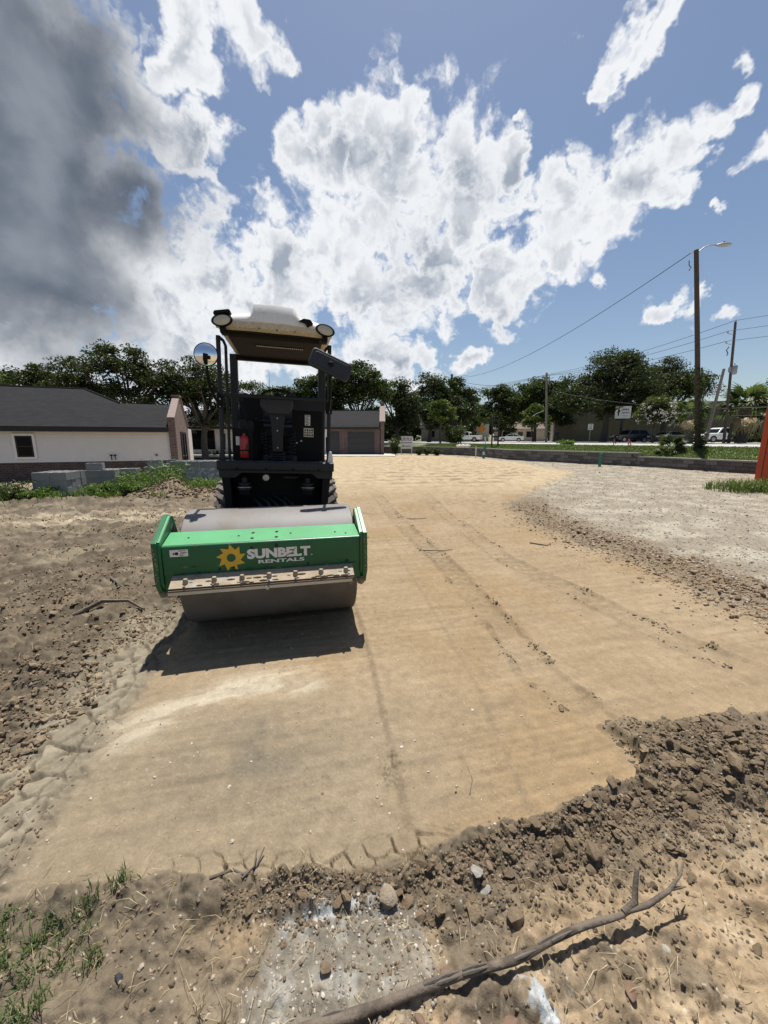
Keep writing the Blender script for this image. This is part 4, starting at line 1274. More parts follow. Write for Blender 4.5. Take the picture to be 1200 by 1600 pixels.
    MB().prism(rounded([(-0.540, 2.640), (-0.53, 2.675), (-0.45, 2.690), (-0.40, 2.700), (-0.385, 2.672), (-0.43, 2.668), (-0.50, 2.650)], 0.01, 2), 0.452, 0.60, 'XZ').build('torn_cover', M_BLACK, can, bevel=0.006, xf=X)
    MB().prism(rounded([(0.205, 2.648), (0.255, 2.675), (0.315, 2.672), (0.345, 2.640), (0.320, 2.622), (0.290, 2.602), (0.275, 2.636), (0.235, 2.648)], 0.008, 2), 0.428, 0.50, 'XZ').build('torn_opening', M_BLACK, can, xf=X)
    # mirrors on forward arms
    am = MB().tube([(-0.535, 0.70, 1.86), (-0.560, 0.52, 1.92), (-0.570, 0.34, 2.00), (-0.562, 0.24, 2.06), (-0.562, 0.20, 2.22)], 0.013, 8).build('mirror_arm', M_BLACK, T, smooth=60, xf=X)
    MB().tube([(-0.540, 0.70, 1.95), (-0.565, 0.45, 2.03), (-0.567, 0.30, 2.04)], 0.009, 8).build('arm_brace', M_BLACK, am, smooth=60, xf=X)
    prof = [(0.004, 0.168), (0.030, 0.170), (0.055, 0.176), (0.078, 0.186), (0.092, 0.198)]
    rm = MB().lathe([(0.092, 0.196), (0.097, 0.198), (0.097, 0.212), (0.06, 0.224), (0.01, 0.228)], 'Y', 36, (-0.562, 0, 2.245)).build('round_mirror', M_BLACK, T, smooth=40, xf=X)
    MB().lathe(prof, 'Y', 36, (-0.562, 0, 2.245)).build('mirror_glass', M_MIRROR, rm, smooth=70, xf=X)
    MB().tube([(-0.562, 0.19, 2.17), (-0.562, 0.155, 2.20), (-0.555, 0.150, 2.245)], [0.016, 0.018, 0.020], 10).build('mirror_clip', M_BLACK, rm, smooth=60, xf=X)
    MB().box((-0.535, 0.150, 2.215), (0.035, 0.03, 0.03)).build('mirror_clip', M_BLACK, rm, bevel=0.006, xf=X)
    am = MB().tube([(0.515, 0.70, 1.86), (0.510, 0.50, 1.90), (0.500, 0.34, 1.97), (0.490, 0.24, 2.07), (0.488, 0.20, 2.25)], 0.013, 8).build('mirror_arm', M_BLACK, T, smooth=60, xf=X)
    mm = Matrix.Translation((0.490, 0.215, 2.245)) @ Matrix.Rotation(R(21), 4, 'Y') @ Matrix.Rotation(R(-12), 4, 'X')
    body = MB().prism(rounded([(-0.195, -0.085), (0.195, -0.085), (0.195, 0.085), (-0.195, 0.085)], 0.035, 4), -0.012, 0.030, 'XZ').build('rectangular_mirror', M_PLASTIC, T, smooth=35, bevel=0.010, seg=3, xf=X @ mm)
    MB().prism(rounded([(-0.165, -0.058), (0.165, -0.058), (0.165, 0.058), (-0.165, 0.058)], 0.025, 4), -0.0165, -0.011, 'XZ').build('raised_back', M_PLASTIC, body, smooth=35, bevel=0.003, xf=X @ mm)
    MB().lathe([(0.026, -0.017), (0.026, -0.026), (0.016, -0.030), (0.004, -0.030)], 'Y', 16).build('ball_joint', M_BLACK, body, smooth=40, xf=X @ mm)
    MB().prism(rounded([(-0.185, -0.075), (0.185, -0.075), (0.185, 0.075), (-0.185, 0.075)], 0.03, 4), 0.0305, 0.033, 'XZ').build('mirror_glass', M_MIRROR, body, xf=X @ mm)
    # whip aerial
    MB().tube([(-0.20, 2.9, 1.90), (-0.205, 2.92, 2.55)], [0.006, 0.002], 6).build('aerial', M_BLACK, T, xf=X)
    return T


ROLLER = make_roller()


# ------------------------------------------------------------------ buildings, walls, road
M_SIDING = mat('white_siding', (0.70, 0.67, 0.64), 0.55, var=0.04, vscale=2)
M_TRIMW = mat('white_trim', (0.74, 0.72, 0.69), 0.5, var=0.04)
M_BLACKTRIM = mat('black_trim', (0.006, 0.006, 0.0065), 0.5, var=0.1)
M_DOOR = mat('charcoal_door', (0.022, 0.024, 0.028), 0.45, var=0.1)
M_CONC = mat('pale_concrete', (0.52, 0.50, 0.46), 0.85, var=0.08, vscale=2, bump=0.15)
M_ASPH = mat('sun_bleached_asphalt', (0.35, 0.335, 0.32), 0.9, var=0.12, vscale=1.2, bump=0.2, bscale=60)
M_LINE = mat('road_paint', (0.65, 0.64, 0.60), 0.7, var=0.1)
M_GRASS = mat('turf', (0.070, 0.105, 0.030), 0.95, var=0.35, vscale=1.6, col2=(0.17, 0.15, 0.07), c2scale=0.6, c2lo=0.52, c2hi=0.72, bump=0.6, bscale=20)
M_CAP = mat('wall_cap_stone', (0.26, 0.245, 0.23), 0.9, var=0.15, vscale=5, bump=0.4, bscale=30)
M_CMU = mat('grey_block', (0.235, 0.235, 0.225), 0.95, var=0.14, vscale=4, bump=0.5, bscale=90)
M_BEIGE = mat('tan_stucco', (0.175, 0.140, 0.108), 0.9, var=0.08, vscale=0.6)
M_STONE = [mat('wall_block_%d' % k, c, 0.95, var=0.25, vscale=6, bump=0.8, bscale=18) for k, c in
           enumerate([(0.105, 0.098, 0.092), (0.135, 0.126, 0.118), (0.085, 0.080, 0.076), (0.165, 0.155, 0.145)])]
M_ORANGE = mat('orange_paint', (0.50, 0.070, 0.016), 0.55, var=0.10, vscale=3, col2=(0.26, 0.05, 0.02), c2scale=2, c2lo=0.55, c2hi=0.75)


def glass_mat(name, col=(0.006, 0.008, 0.009)):
    m = mat(name, col, 0.10, var=0.3, vscale=0.8, spec=0.12)
    return m


M_GLASS = glass_mat('dark_window_glass')


def brick_mat(name, c1, c2, mortar, scale):
    m = bpy.data.materials.new(name)
    m.use_nodes = True
    t = m.node_tree
    b = t.nodes['Principled BSDF']
    tc = N(t, 'ShaderNodeTexCoord')
    sp = N(t, 'ShaderNodeSeparateXYZ')
    t.links.new(tc.outputs['Object'], sp.inputs[0])
    cb = N(t, 'ShaderNodeCombineXYZ')
    t.links.new(mth(t, 'ADD', sp.outputs[0], sp.outputs[1]), cb.inputs[0])
    t.links.new(sp.outputs[2], cb.inputs[1])
    br = N(t, 'ShaderNodeTexBrick')
    br.inputs['Scale'].default_value = scale
    br.inputs['Color1'].default_value = (*c1, 1)
    br.inputs['Color2'].default_value = (*c2, 1)
    br.inputs['Mortar'].default_value = (*mortar, 1)
    br.inputs['Mortar Size'].default_value = 0.012
    br.inputs['Bias'].default_value = -0.1
    br.inputs['Brick Width'].default_value = 0.22
    br.inputs['Row Height'].default_value = 0.075
    t.links.new(cb.outputs[0], br.inputs['Vector'])
    n = noise(t, tc.outputs['Object'], 3.0, 5, 0.6)
    col = mixc(t, mrange(t, n, 0.45, 0.75, 0, 0.5), br.outputs['Color'], (0.19, 0.145, 0.125))
    t.links.new(col, b.inputs['Base Color'])
    b.inputs['Roughness'].default_value = 0.9
    bp = N(t, 'ShaderNodeBump')
    bp.inputs['Strength'].default_value = 0.6
    bp.inputs['Distance'].default_value = 0.01
    t.links.new(mth(t, 'SUBTRACT', 1.0, br.outputs['Fac']), bp.inputs['Height'])
    t.links.new(bp.outputs[0], b.inputs['Normal'])
    return m


M_BRICK = brick_mat('mottled_brick', (0.085, 0.044, 0.036), (0.155, 0.100, 0.087), (0.20, 0.175, 0.16), 1.0)
M_COPE = mat('brick_coping', (0.20, 0.150, 0.135), 0.9, var=0.3, vscale=9)
M_BRICKD = brick_mat('dark_brick', (0.050, 0.030, 0.026), (0.085, 0.052, 0.045), (0.12, 0.10, 0.09), 1.0)


def shingle_mat():
    m = bpy.data.materials.new('charcoal_shingles')
    m.use_nodes = True
    t = m.node_tree
    b = t.nodes['Principled BSDF']
    tc = N(t, 'ShaderNodeTexCoord')
    sp = N(t, 'ShaderNodeSeparateXYZ')
    t.links.new(tc.outputs['Object'], sp.inputs[0])
    cb = N(t, 'ShaderNodeCombineXYZ')
    t.links.new(sp.outputs[0], cb.inputs[0])
    t.links.new(mth(t, 'MULTIPLY', sp.outputs[2], 2.4), cb.inputs[1])
    br = N(t, 'ShaderNodeTexBrick')
    br.inputs['Scale'].default_value = 1.0
    br.inputs['Color1'].default_value = (0.0085, 0.009, 0.0105, 1)
    br.inputs['Color2'].default_value = (0.015, 0.0155, 0.0175, 1)
    br.inputs['Mortar'].default_value = (0.008, 0.008, 0.009, 1)
    br.inputs['Mortar Size'].default_value = 0.010
    br.inputs['Brick Width'].default_value = 0.30
    br.inputs['Row Height'].default_value = 0.14
    t.links.new(cb.outputs[0], br.inputs['Vector'])
    n = noise(t, tc.outputs['Object'], 1.4, 5, 0.6)
    t.links.new(mixc(t, mrange(t, n, 0.4, 0.7, 0, 0.35), br.outputs['Color'], (0.018, 0.018, 0.0185)), b.inputs['Base Color'])
    b.inputs['Roughness'].default_value = 0.92
    b.inputs['Specular IOR Level'].default_value = 0.2
    return m


M_SHINGLE = shingle_mat()


def window(parent, x, y, z, w, h, mull=1, rails=1, depth=0.06, trim=None, fm=None, name='window'):
    """a window in a wall facing -Y: frame bars, panes each of their own"""
    fm = fm or M_BLACKTRIM
    fr = MB()
    t = 0.06
    fr.bb(x - w / 2, x - w / 2 + t, y - depth, y + 0.05, z, z + h).bb(x + w / 2 - t, x + w / 2, y - depth, y + 0.05, z, z + h)
    fr.bb(x - w / 2 + t, x + w / 2 - t, y - depth, y + 0.05, z, z + t).bb(x - w / 2 + t, x + w / 2 - t, y - depth, y + 0.05, z + h - t, z + h)
    for k in range(1, mull):
        xx = x - w / 2 + w * k / mull
        fr.bb(xx - t * 0.6, xx + t * 0.6, y - depth + 0.004, y + 0.05, z + t, z + h - t)
    for k in range(1, rails):
        zz = z + h * k / rails
        fr.bb(x - w / 2 + t, x + w / 2 - t, y - depth + 0.008, y + 0.045, zz - t * 0.4, zz + t * 0.4)
    f = fr.build(name, fm, parent)
    for i in range(mull):
        for j in range(rails):
            MB().bb(x - w / 2 + w * i / mull + 0.02, x - w / 2 + w * (i + 1) / mull - 0.02, y - 0.012, y - 0.004, z + h * j / rails + 0.02, z + h * (j + 1) / rails - 0.02).build('pane', M_GLASS, f)
    if trim is not None:
        tr = MB()
        q = 0.09
        tr.bb(x - w / 2 - q, x - w / 2, y - 0.045, y, z - q, z + h + q).bb(x + w / 2, x + w / 2 + q, y - 0.045, y, z - q, z + h + q)
        tr.bb(x - w / 2, x + w / 2, y - 0.045, y, z + h, z + h + q).bb(x - w / 2, x + w / 2, y - 0.05, y, z - q, z)
        tr.build('casing', trim, f)
    return f


def slab_roof(mb, pts, t=0.12):
    """roof plane as a slab; pts counter-clockwise seen from above"""
    n = len(pts)
    mb.add([(p[0], p[1], p[2]) for p in pts] + [(p[0], p[1], p[2] - t) for p in pts],
           [tuple(range(n)), tuple(range(n, 2 * n))[::-1]] + [(i, n + i, n + (i + 1) % n, (i + 1) % n) for i in range(n)])


def white_house():
    # local: x along the front wall (0 = right corner, negative to the left), y into the house, z up from its footing
    T = empty('house', (-10.15, 19.1, -0.37), R(21))
    tag(T, 'white lap sided house with charcoal hip roof and brick gable end', 'house')
    E = 2.62         # eave height
    L = -17.0
    body = MB().bb(L, -0.12, 0.05, 9.0, 0.0, E)
    body.build('wall', M_SIDING, T)
    zs = 0.93
    k = 0
    nb = 13
    bh = (E - zs) / nb
    wl, wr, wz0, wz1 = -6.24, -5.56, 1.13, 2.13
    for k in range(nb):
        z0 = zs + k * bh

        def lap(xa, xb):
            me = MB()
            me.add([(xa, 0.045, z0), (xb, 0.045, z0), (xb, 0.045, z0 + bh + 0.012), (xa, 0.045, z0 + bh + 0.012), (xa, 0.0, z0), (xb, 0.0, z0), (xb, 0.030, z0 + bh + 0.012), (xa, 0.030, z0 + bh + 0.012)],
                   [(0, 1, 2, 3), (7, 6, 5, 4), (4, 5, 1, 0), (3, 2, 6, 7), (0, 3, 7, 4), (1, 5, 6, 2)])
            me.build('siding_board', M_SIDING, T)
        if z0 + bh > wz0 and z0 < wz1:
            lap(L, wl)
            lap(wr, -0.125)
        else:
            lap(L, -0.125)
    MB().bb(L, -0.13, -0.02, 0.05, -0.4, zs - 0.004).build('brick_skirt', M_BRICKD, T)
    window(T, -5.90, 0.0, 1.17, 0.60, 0.92, 1, 2, 0.03, M_TRIMW)
    # roof: main hip and the lower wing behind the gable
    sl = 0.43
    main = MB()
    W = 9.3
    rz = E + sl * W / 2
    xr = -0.12 - W / 2
    ov = 0.30
    ez = E - sl * ov
    x_l = L
    wd_ = 5.3
    wr_ = E + sl * wd_ / 2
    # wing
    slab_roof(main, [(x_l, -ov, ez), (-0.30, -ov, ez), (-0.30, wd_ / 2, wr_), (-0.12 - wd_ / 2, wd_ / 2, wr_), (xr, W / 2, rz), (x_l, W / 2, rz)])
    slab_roof(main, [(-0.30, wd_ / 2, wr_), (-0.30, wd_ + ov, ez), (-0.12 - wd_ / 2 + 0.6, wd_ + ov, ez), (-0.12 - wd_ / 2, wd_ / 2, wr_)])
    slab_roof(main, [(-0.12 - wd_ / 2, wd_ / 2, wr_), (0.18, W + ov, ez), (xr, W / 2, rz)])
    slab_roof(main, [(0.18, W + ov, ez), (x_l, W + ov, ez), (x_l, W / 2, rz), (xr, W / 2, rz)])
    rf = main.build('roof', M_SHINGLE, T)
    MB().bb(x_l, -0.31, -ov - 0.03, -ov + 0.02, ez - 0.22, ez - 0.02).build('fascia', M_BLACKTRIM, rf)
    MB().bb(x_l, -0.31, -ov + 0.02, 0.0, ez - 0.20, ez - 0.17).build('soffit', M_BLACKTRIM, rf)
    MB().tube([(xr, W / 2, rz + 0.02), (-0.12 - wd_ / 2, wd_ / 2, wr_ + 0.02)], 0.05, 6).build('hip_cap', M_SHINGLE, rf)
    MB().tube([(x_l, W / 2, rz + 0.015), (xr, W / 2, rz + 0.015)], 0.05, 6).build('ridge_cap', M_SHINGLE, rf)
    # brick gable end with stepped parapet
    p = 0.26
    gab = [(-0.10, -0.4), (wd_ + 0.1, -0.4), (wd_ + 0.1, E + 0.05), (wd_ / 2 + 0.35, wr_ + p), (wd_ / 2 + 0.30, wr_ + p + 0.16), (wd_ / 2 - 0.30, wr_ + p + 0.16), (wd_ / 2 - 0.35, wr_ + p), (-0.10, E + 0.30)]
    g = MB().prism(gab, -0.29, 0.02).build('gable_wall', M_BRICK, T)
    cp = MB()
    cp.prism([(-0.13, E + 0.31), (wd_ / 2 - 0.37, wr_ + p + 0.02), (wd_ / 2 - 0.37, wr_ + p + 0.07), (-0.13, E + 0.36)], -0.30, 0.03)
    cp.prism([(wd_ + 0.16, E + 0.06), (wd_ / 2 + 0.37, wr_ + p + 0.02), (wd_ / 2 + 0.37, wr_ + p + 0.10), (wd_ + 0.16, E + 0.15)], -0.34, 0.07)
    cp.prism([(wd_ / 2 - 0.36, wr_ + p + 0.165), (wd_ / 2 + 0.36, wr_ + p + 0.165), (wd_ / 2 + 0.36, wr_ + p + 0.24), (wd_ / 2 - 0.36, wr_ + p + 0.24)], -0.34, 0.07)
    cp.build('coping', M_COPE, g)
    gw = MB()
    for (a, b, c, d) in ((1.5, 1.58, 0.75, 2.3), (3.7, 3.78, 0.75, 2.3), (2.6, 2.68, 0.75, 2.3)):
        gw.bb(0.02, 0.07, a, b, c, d)
    gw.bb(0.02, 0.07, 1.58, 3.7, 0.70, 0.78).bb(0.02, 0.07, 1.58, 3.7, 2.25, 2.33)
    w = gw.build('window', M_BLACKTRIM, g)
    for a in (1.58, 2.68):
        MB().bb(0.015, 0.03, a, a + 1.02, 0.78, 2.25).build('pane', M_GLASS, w)
    # outside taps and a vent on the siding
    for x in (-2.75, -2.60):
        tp = MB().tube([(x, 0.0, 1.00), (x, -0.08, 1.02), (x, -0.09, 1.18)], 0.018, 6)
        tp.lathe([(0.05, 1.17), (0.06, 1.20), (0.05, 1.24)], 'Z', 10, (x, -0.09, 0))
        tp.build('vent_pipe', M_BLACKTRIM, T)
    MB().prism([(-0.98, 1.18), (-0.86, 1.16), (-0.90, 1.25)], -0.07, 0.0, 'XZ').build('dryer_vent', M_BLACKTRIM, T)
    return T


white_house()


def garage_house():
    T = empty('house', (0, 40.0, 0.0), 0)
    tag(T, 'long low house with white middle and brick garage end behind roller', 'house')
    E = 2.95
    sl = 0.40
    W = 9.0
    rz = E + sl * W / 2
    MB().bb(-21.0, -5.6, 0.0, W, -0.3, E).build('wall', M_SIDING, T)
    br = MB().bb(-5.58, -0.42, -0.05, W, -0.3, E).build('garage_wall', M_BRICK, T)
    rf = MB()
    slab_roof(rf, [(-21.4, -0.35, E - 0.14), (-0.36, -0.35, E - 0.14), (-0.36, W / 2, rz), (-21.4, W / 2, rz)])
    slab_roof(rf, [(-21.4, W / 2, rz), (-0.36, W / 2, rz), (-0.36, W + 0.35, E - 0.14), (-21.4, W + 0.35, E - 0.14)])
    r = rf.build('roof', M_SHINGLE, T)
    MB().bb(-21.4, -0.38, -0.40, -0.352, E - 0.34, E - 0.15).build('fascia', M_BLACKTRIM, r)
    MB().tube([(-21.4, W / 2, rz + 0.02), (-0.40, W / 2, rz + 0.02)], 0.06, 6).build('ridge_cap', M_SHINGLE, r)
    gab = [(-0.15, -0.3), (W + 0.15, -0.3), (W + 0.15, E + 0.1), (W / 2 + 0.5, rz + 0.35), (W / 2 + 0.45, rz + 0.70), (W / 2 - 0.45, rz + 0.70), (W / 2 - 0.5, rz + 0.35), (-0.45, E + 0.28), (-0.45, E - 0.2), (-0.15, E - 0.4)]
    g = MB().prism(gab, -0.355, 0.02).build('gable_wall', M_BRICK, T)
    cp = MB()
    cp.prism([(-0.52, E + 0.29), (W / 2 - 0.52, rz + 0.37), (W / 2 - 0.52, rz + 0.50), (-0.52, E + 0.42)], -0.46, 0.12)
    cp.prism([(W / 2 - 0.52, rz + 0.705), (W / 2 + 0.52, rz + 0.705), (W / 2 + 0.52, rz + 0.82), (W / 2 - 0.52, rz + 0.82)], -0.46, 0.12)
    cp.build('coping', M_COPE, g)
    # garage door of four leaves of panel, side door
    dr = MB().bb(-3.72, -0.98, -0.10, -0.052, 0.0, 2.36).build('garage_door', M_DOOR, T)
    for k in range(4):
        MB().bb(-3.64, -1.06, -0.125, -0.102, 0.04 + k * 0.58, 0.04 + k * 0.58 + 0.55).build('door_panel', M_DOOR, dr, bevel=0.01)
    MB().bb(-5.50, -4.55, -0.10, -0.052, 0.0, 2.36).build('garage_door', M_DOOR, T)
    MB().bb(-3.84, -3.73, -0.11, -0.052, 0.0, 2.48).bb(-0.97, -0.86, -0.11, -0.052, 0.0, 2.48).bb(-3.73, -0.97, -0.11, -0.052, 2.37, 2.48).build('door_casing', M_BRICK, T)
    MB().bb(-4.25, -4.05, -0.15, -0.052, 0, E - 0.1).build('downpipe', M_BRICK, T)
    window(T, -18.45, 0.0, 0.55, 2.3, 1.95, 2, 2, 0.05, None)
    window(T, -14.6, 0.0, 0.55, 1.4, 1.95, 1, 2, 0.05, None)
    MB().bb(-10.2, -9.1, -0.06, -0.005, 0.0, 2.2).build('front_door', M_DOOR, T)
    return T


garage_house()


# ---- driveway, retaining wall, verge and avenue
def sheet(name, pts, m, z=None, kind='structure'):
    v = [(p[0], p[1], p[2] if len(p) > 2 else z) for p in pts]
    o = MB().add(v, [tuple(range(len(v)))]).build(name, m)
    if o.data.polygons[0].normal.z < 0:
        o.data.flip_normals()
    o['kind'] = kind
    return o


dw = MB().bb(-8.0, 1.1, 36.6, 39.85, -0.1, 0.075).build('driveway', M_CONC)
dw['kind'] = 'structure'
pw = MB().bb(-21.0, -8.02, 37.6, 39.4, -0.1, 0.075).build('path', M_CONC)
pw['kind'] = 'structure'

WALL = [(17.6, 16.4), (17.1, 17.5), (15.1, 22.7), (12.6, 26.2), (9.9, 30.2), (8.9, 37.0), (5.0, 43.0), (-2.0, 46.5)]


def resample(pts, step):
    P = [Vector((a, b, 0)) for a, b in pts]
    out = []
    acc = 0.0
    for a, b in zip(P[:-1], P[1:]):
        L_ = (b - a).length
        t = acc
        while t < L_:
            out.append((a + (b - a) * (t / L_), (b - a).normalized()))
            t += step
        acc = t - L_
    return out


def retaining_wall():
    T = empty('retaining_wall', (17.1, 17.5, 0))
    tag(T, 'grey split face block retaining wall with stone cap below the verge', 'wall')
    base = Vector((17.1, 17.5, 0))
    bw, bh = 0.52, 0.205
    protos = []
    for k in range(8):
        bm = MB()
        rng = random.Random(k)
        # split face: front pushed out unevenly
        nx, nz = 4, 2
        vs, fs = [], []
        for i in range(nx + 1):
            for j in range(nz + 1):
                e = 0.0 if i in (0, nx) or j in (0, nz) else rng.uniform(0.01, 0.04)
                vs.append((-bw / 2 + 0.006 + (bw - 0.012) * i / nx, -0.15 - e - (0.0 if e == 0 else 0), 0.005 + (bh - 0.010) * j / nz))
        for i in range(nx):
            for j in range(nz):
                a = i * (nz + 1) + j
                fs.append((a, a + nz + 1, a + nz + 2, a + 1))
        bm.add(vs, fs)
        x0, x1, z0, z1 = -bw / 2 + 0.006, bw / 2 - 0.006, 0.005, bh - 0.005
        bm.add([(x0, -0.15, z0), (x1, -0.15, z0), (x1, -0.15, z1), (x0, -0.15, z1), (x0, 0.15, z0), (x1, 0.15, z0), (x1, 0.15, z1), (x0, 0.15, z1)],
               [(4, 7, 6, 5), (0, 4, 5, 1), (3, 2, 6, 7), (0, 3, 7, 4), (1, 5, 6, 2)])
        protos.append(bm.build('block', M_STONE[k % 4], None))
    n = 0
    first = set()
    rows = []
    for c in range(4):
        pts = resample(WALL, bw)
        off = 0.26 if c % 2 else 0.0
        for (p, d) in pts:
            q = p + d * off
            hi = q.y > 22.6
            if c == 3 and not hi:
                continue
            rows.append((q, d, c))
    rest = MB()
    for (q, d, c) in rows:
        k = random.randrange(8)
        dist = q.length
        if n < 296 and dist < 44:
            src = protos[k]
            o = src if k not in first else src.copy()
            if k in first:
                COL.objects.link(o)
            first.add(k)
            o.parent = T
            n_ = Vector((d.y, -d.x, 0))
            o.location = q - base + Vector((0, 0, c * bh - 0.10 + 0.0))
            o.rotation_euler = (0, 0, math.atan2(-d.y, -d.x))
            n += 1
        else:
            rot = Matrix.Rotation(math.atan2(-d.y, -d.x), 3, 'Z')
            rest.box(q - base + Vector((0, 0, c * bh + bh / 2 - 0.10)), (bw - 0.012, 0.30, bh - 0.01), rot)
    if rest.v:
        tag(rest.build('far_blocks', M_STONE[1], T), kind='stuff')
    for (p, d) in resample(WALL, 0.60):
        hi = p.y > 22.6
        zc = (4 if hi else 3) * bh - 0.10 + 0.04
        MB().box(p - base + Vector((0, 0, zc + 0.003)), (0.594, 0.36, 0.08), Matrix.Rotation(math.atan2(-d.y, -d.x), 3, 'Z')).build('cap_stone', M_CAP, T, bevel=0.008)
    # core behind the blocks so that no daylight shows through the joints
    core = MB()
    for (ax, ay), (bx, by) in zip(WALL[:-1], WALL[1:]):
        d = Vector((bx - ax, by - ay, 0)).normalized()
        m = Vector(((ax + bx) / 2, (ay + by) / 2, 0))
        L_ = math.hypot(bx - ax, by - ay)
        zt = 0.66 if ay > 22.6 else 0.46
        core.box(m - base + Vector((0, 0, zt / 2 - 0.1)), (L_, 0.22, zt), Matrix.Rotation(math.atan2(d.y, d.x), 3, 'Z'))
    core.build('wall_core', M_STONE[2], T)
    return T


retaining_wall()

# avenue: straight strip; a point is (along, across) from an origin on its near kerb
A0 = Vector((19.8, 21.0, 0))
AD = Vector((-0.5, 0.866, 0))
AN = Vector((0.866, 0.5, 0))
RZ = 1.13


def av(u, w, z=0.0):
    p = A0 + AD * u + AN * w
    return (p.x, p.y, RZ + z)


def verge():
    wp = [(p, d) for p, d in resample(WALL, 1.2)]
    vs, fs = [], []
    m = 7
    for (p, d) in wp:
        q = p + Vector((d.y, -d.x, 0)) * 0.0
        # foot on the avenue's near kerb
        u = (p - A0).dot(AD)
        k0 = Vector(av(u, -0.2))
        ztop = 0.74 if p.y > 22.6 else 0.53
        for j in range(m + 1):
            t = j / m
            x, y = p.x + (k0.x - p.x) * t, p.y + (k0.y - p.y) * t
            z = ztop + (RZ - 0.02 - ztop) * (t * t * (3 - 2 * t)) + (0.03 * math.sin(x * 1.7 + y) if 0 < j < m else 0)
            vs.append((x, y, z))
    for i in range(len(wp) - 1):
        for j in range(m):
            fs.append((i * (m + 1) + j, (i + 1) * (m + 1) + j, (i + 1) * (m + 1) + j + 1, i * (m + 1) + j + 1))
    o = MB().add(vs, fs).build('verge', M_GRASS, smooth=60)
    if o.data.polygons[0].normal.z < 0:
        o.data.flip_normals()
    o['kind'] = 'structure'
    return vs, m, len(wp)


VERGE = verge()
sheet('road', [av(-30, 0), av(160, 0), av(160, 19), av(-30, 19)], M_ASPH)
kb = MB()
kb.add([av(-30, -0.25, -0.6), av(160, -0.25, -0.6), av(160, -0.02, -0.6), av(-30, -0.02, -0.6), av(-30, -0.25, 0.03), av(160, -0.25, 0.03), av(160, -0.02, 0.03), av(-30, -0.02, 0.03)],
       [(0, 1, 2, 3), (4, 5, 6, 7), (0, 1, 5, 4), (1, 2, 6, 5), (2, 3, 7, 6), (3, 0, 4, 7)])
tag(kb.build('kerb', M_CONC), kind='structure')
kb = MB()
kb.add([av(-30, 19.0, -0.6), av(160, 19.0, -0.6), av(160, 19.25, -0.6), av(-30, 19.25, -0.6), av(-30, 19.0, 0.10), av(160, 19.0, 0.10), av(160, 19.25, 0.10), av(-30, 19.25, 0.10)],
       [(0, 1, 2, 3), (4, 5, 6, 7), (0, 1, 5, 4), (1, 2, 6, 5), (2, 3, 7, 6), (3, 0, 4, 7)])
tag(kb.build('kerb', M_CONC), kind='structure')
for k in range(30):
    for w in (4.6, 14.4):
        sheet('lane_marking', [av(-26 + k * 6, w - 0.06, 0.004), av(-23.4 + k * 6, w - 0.06, 0.004), av(-23.4 + k * 6, w + 0.06, 0.004), av(-26 + k * 6, w + 0.06, 0.004)], M_LINE)
sheet('far_verge', [av(-40, 19.2, 0.06), av(220, 19.2, 0.06), av(300, 400, 0.06), av(-200, 400, 0.06)], M_GRASS)
sheet('car_park', [av(-40, 24, 0.066), av(24, 24, 0.066), av(24, 36, 0.066), av(-40, 36, 0.066)], M_CONC)
sheet('side_street', [av(36, 19.3, 0.066), av(52, 19.3, 0.066), av(60, 60, 0.066), av(44, 60, 0.066)], M_CONC)

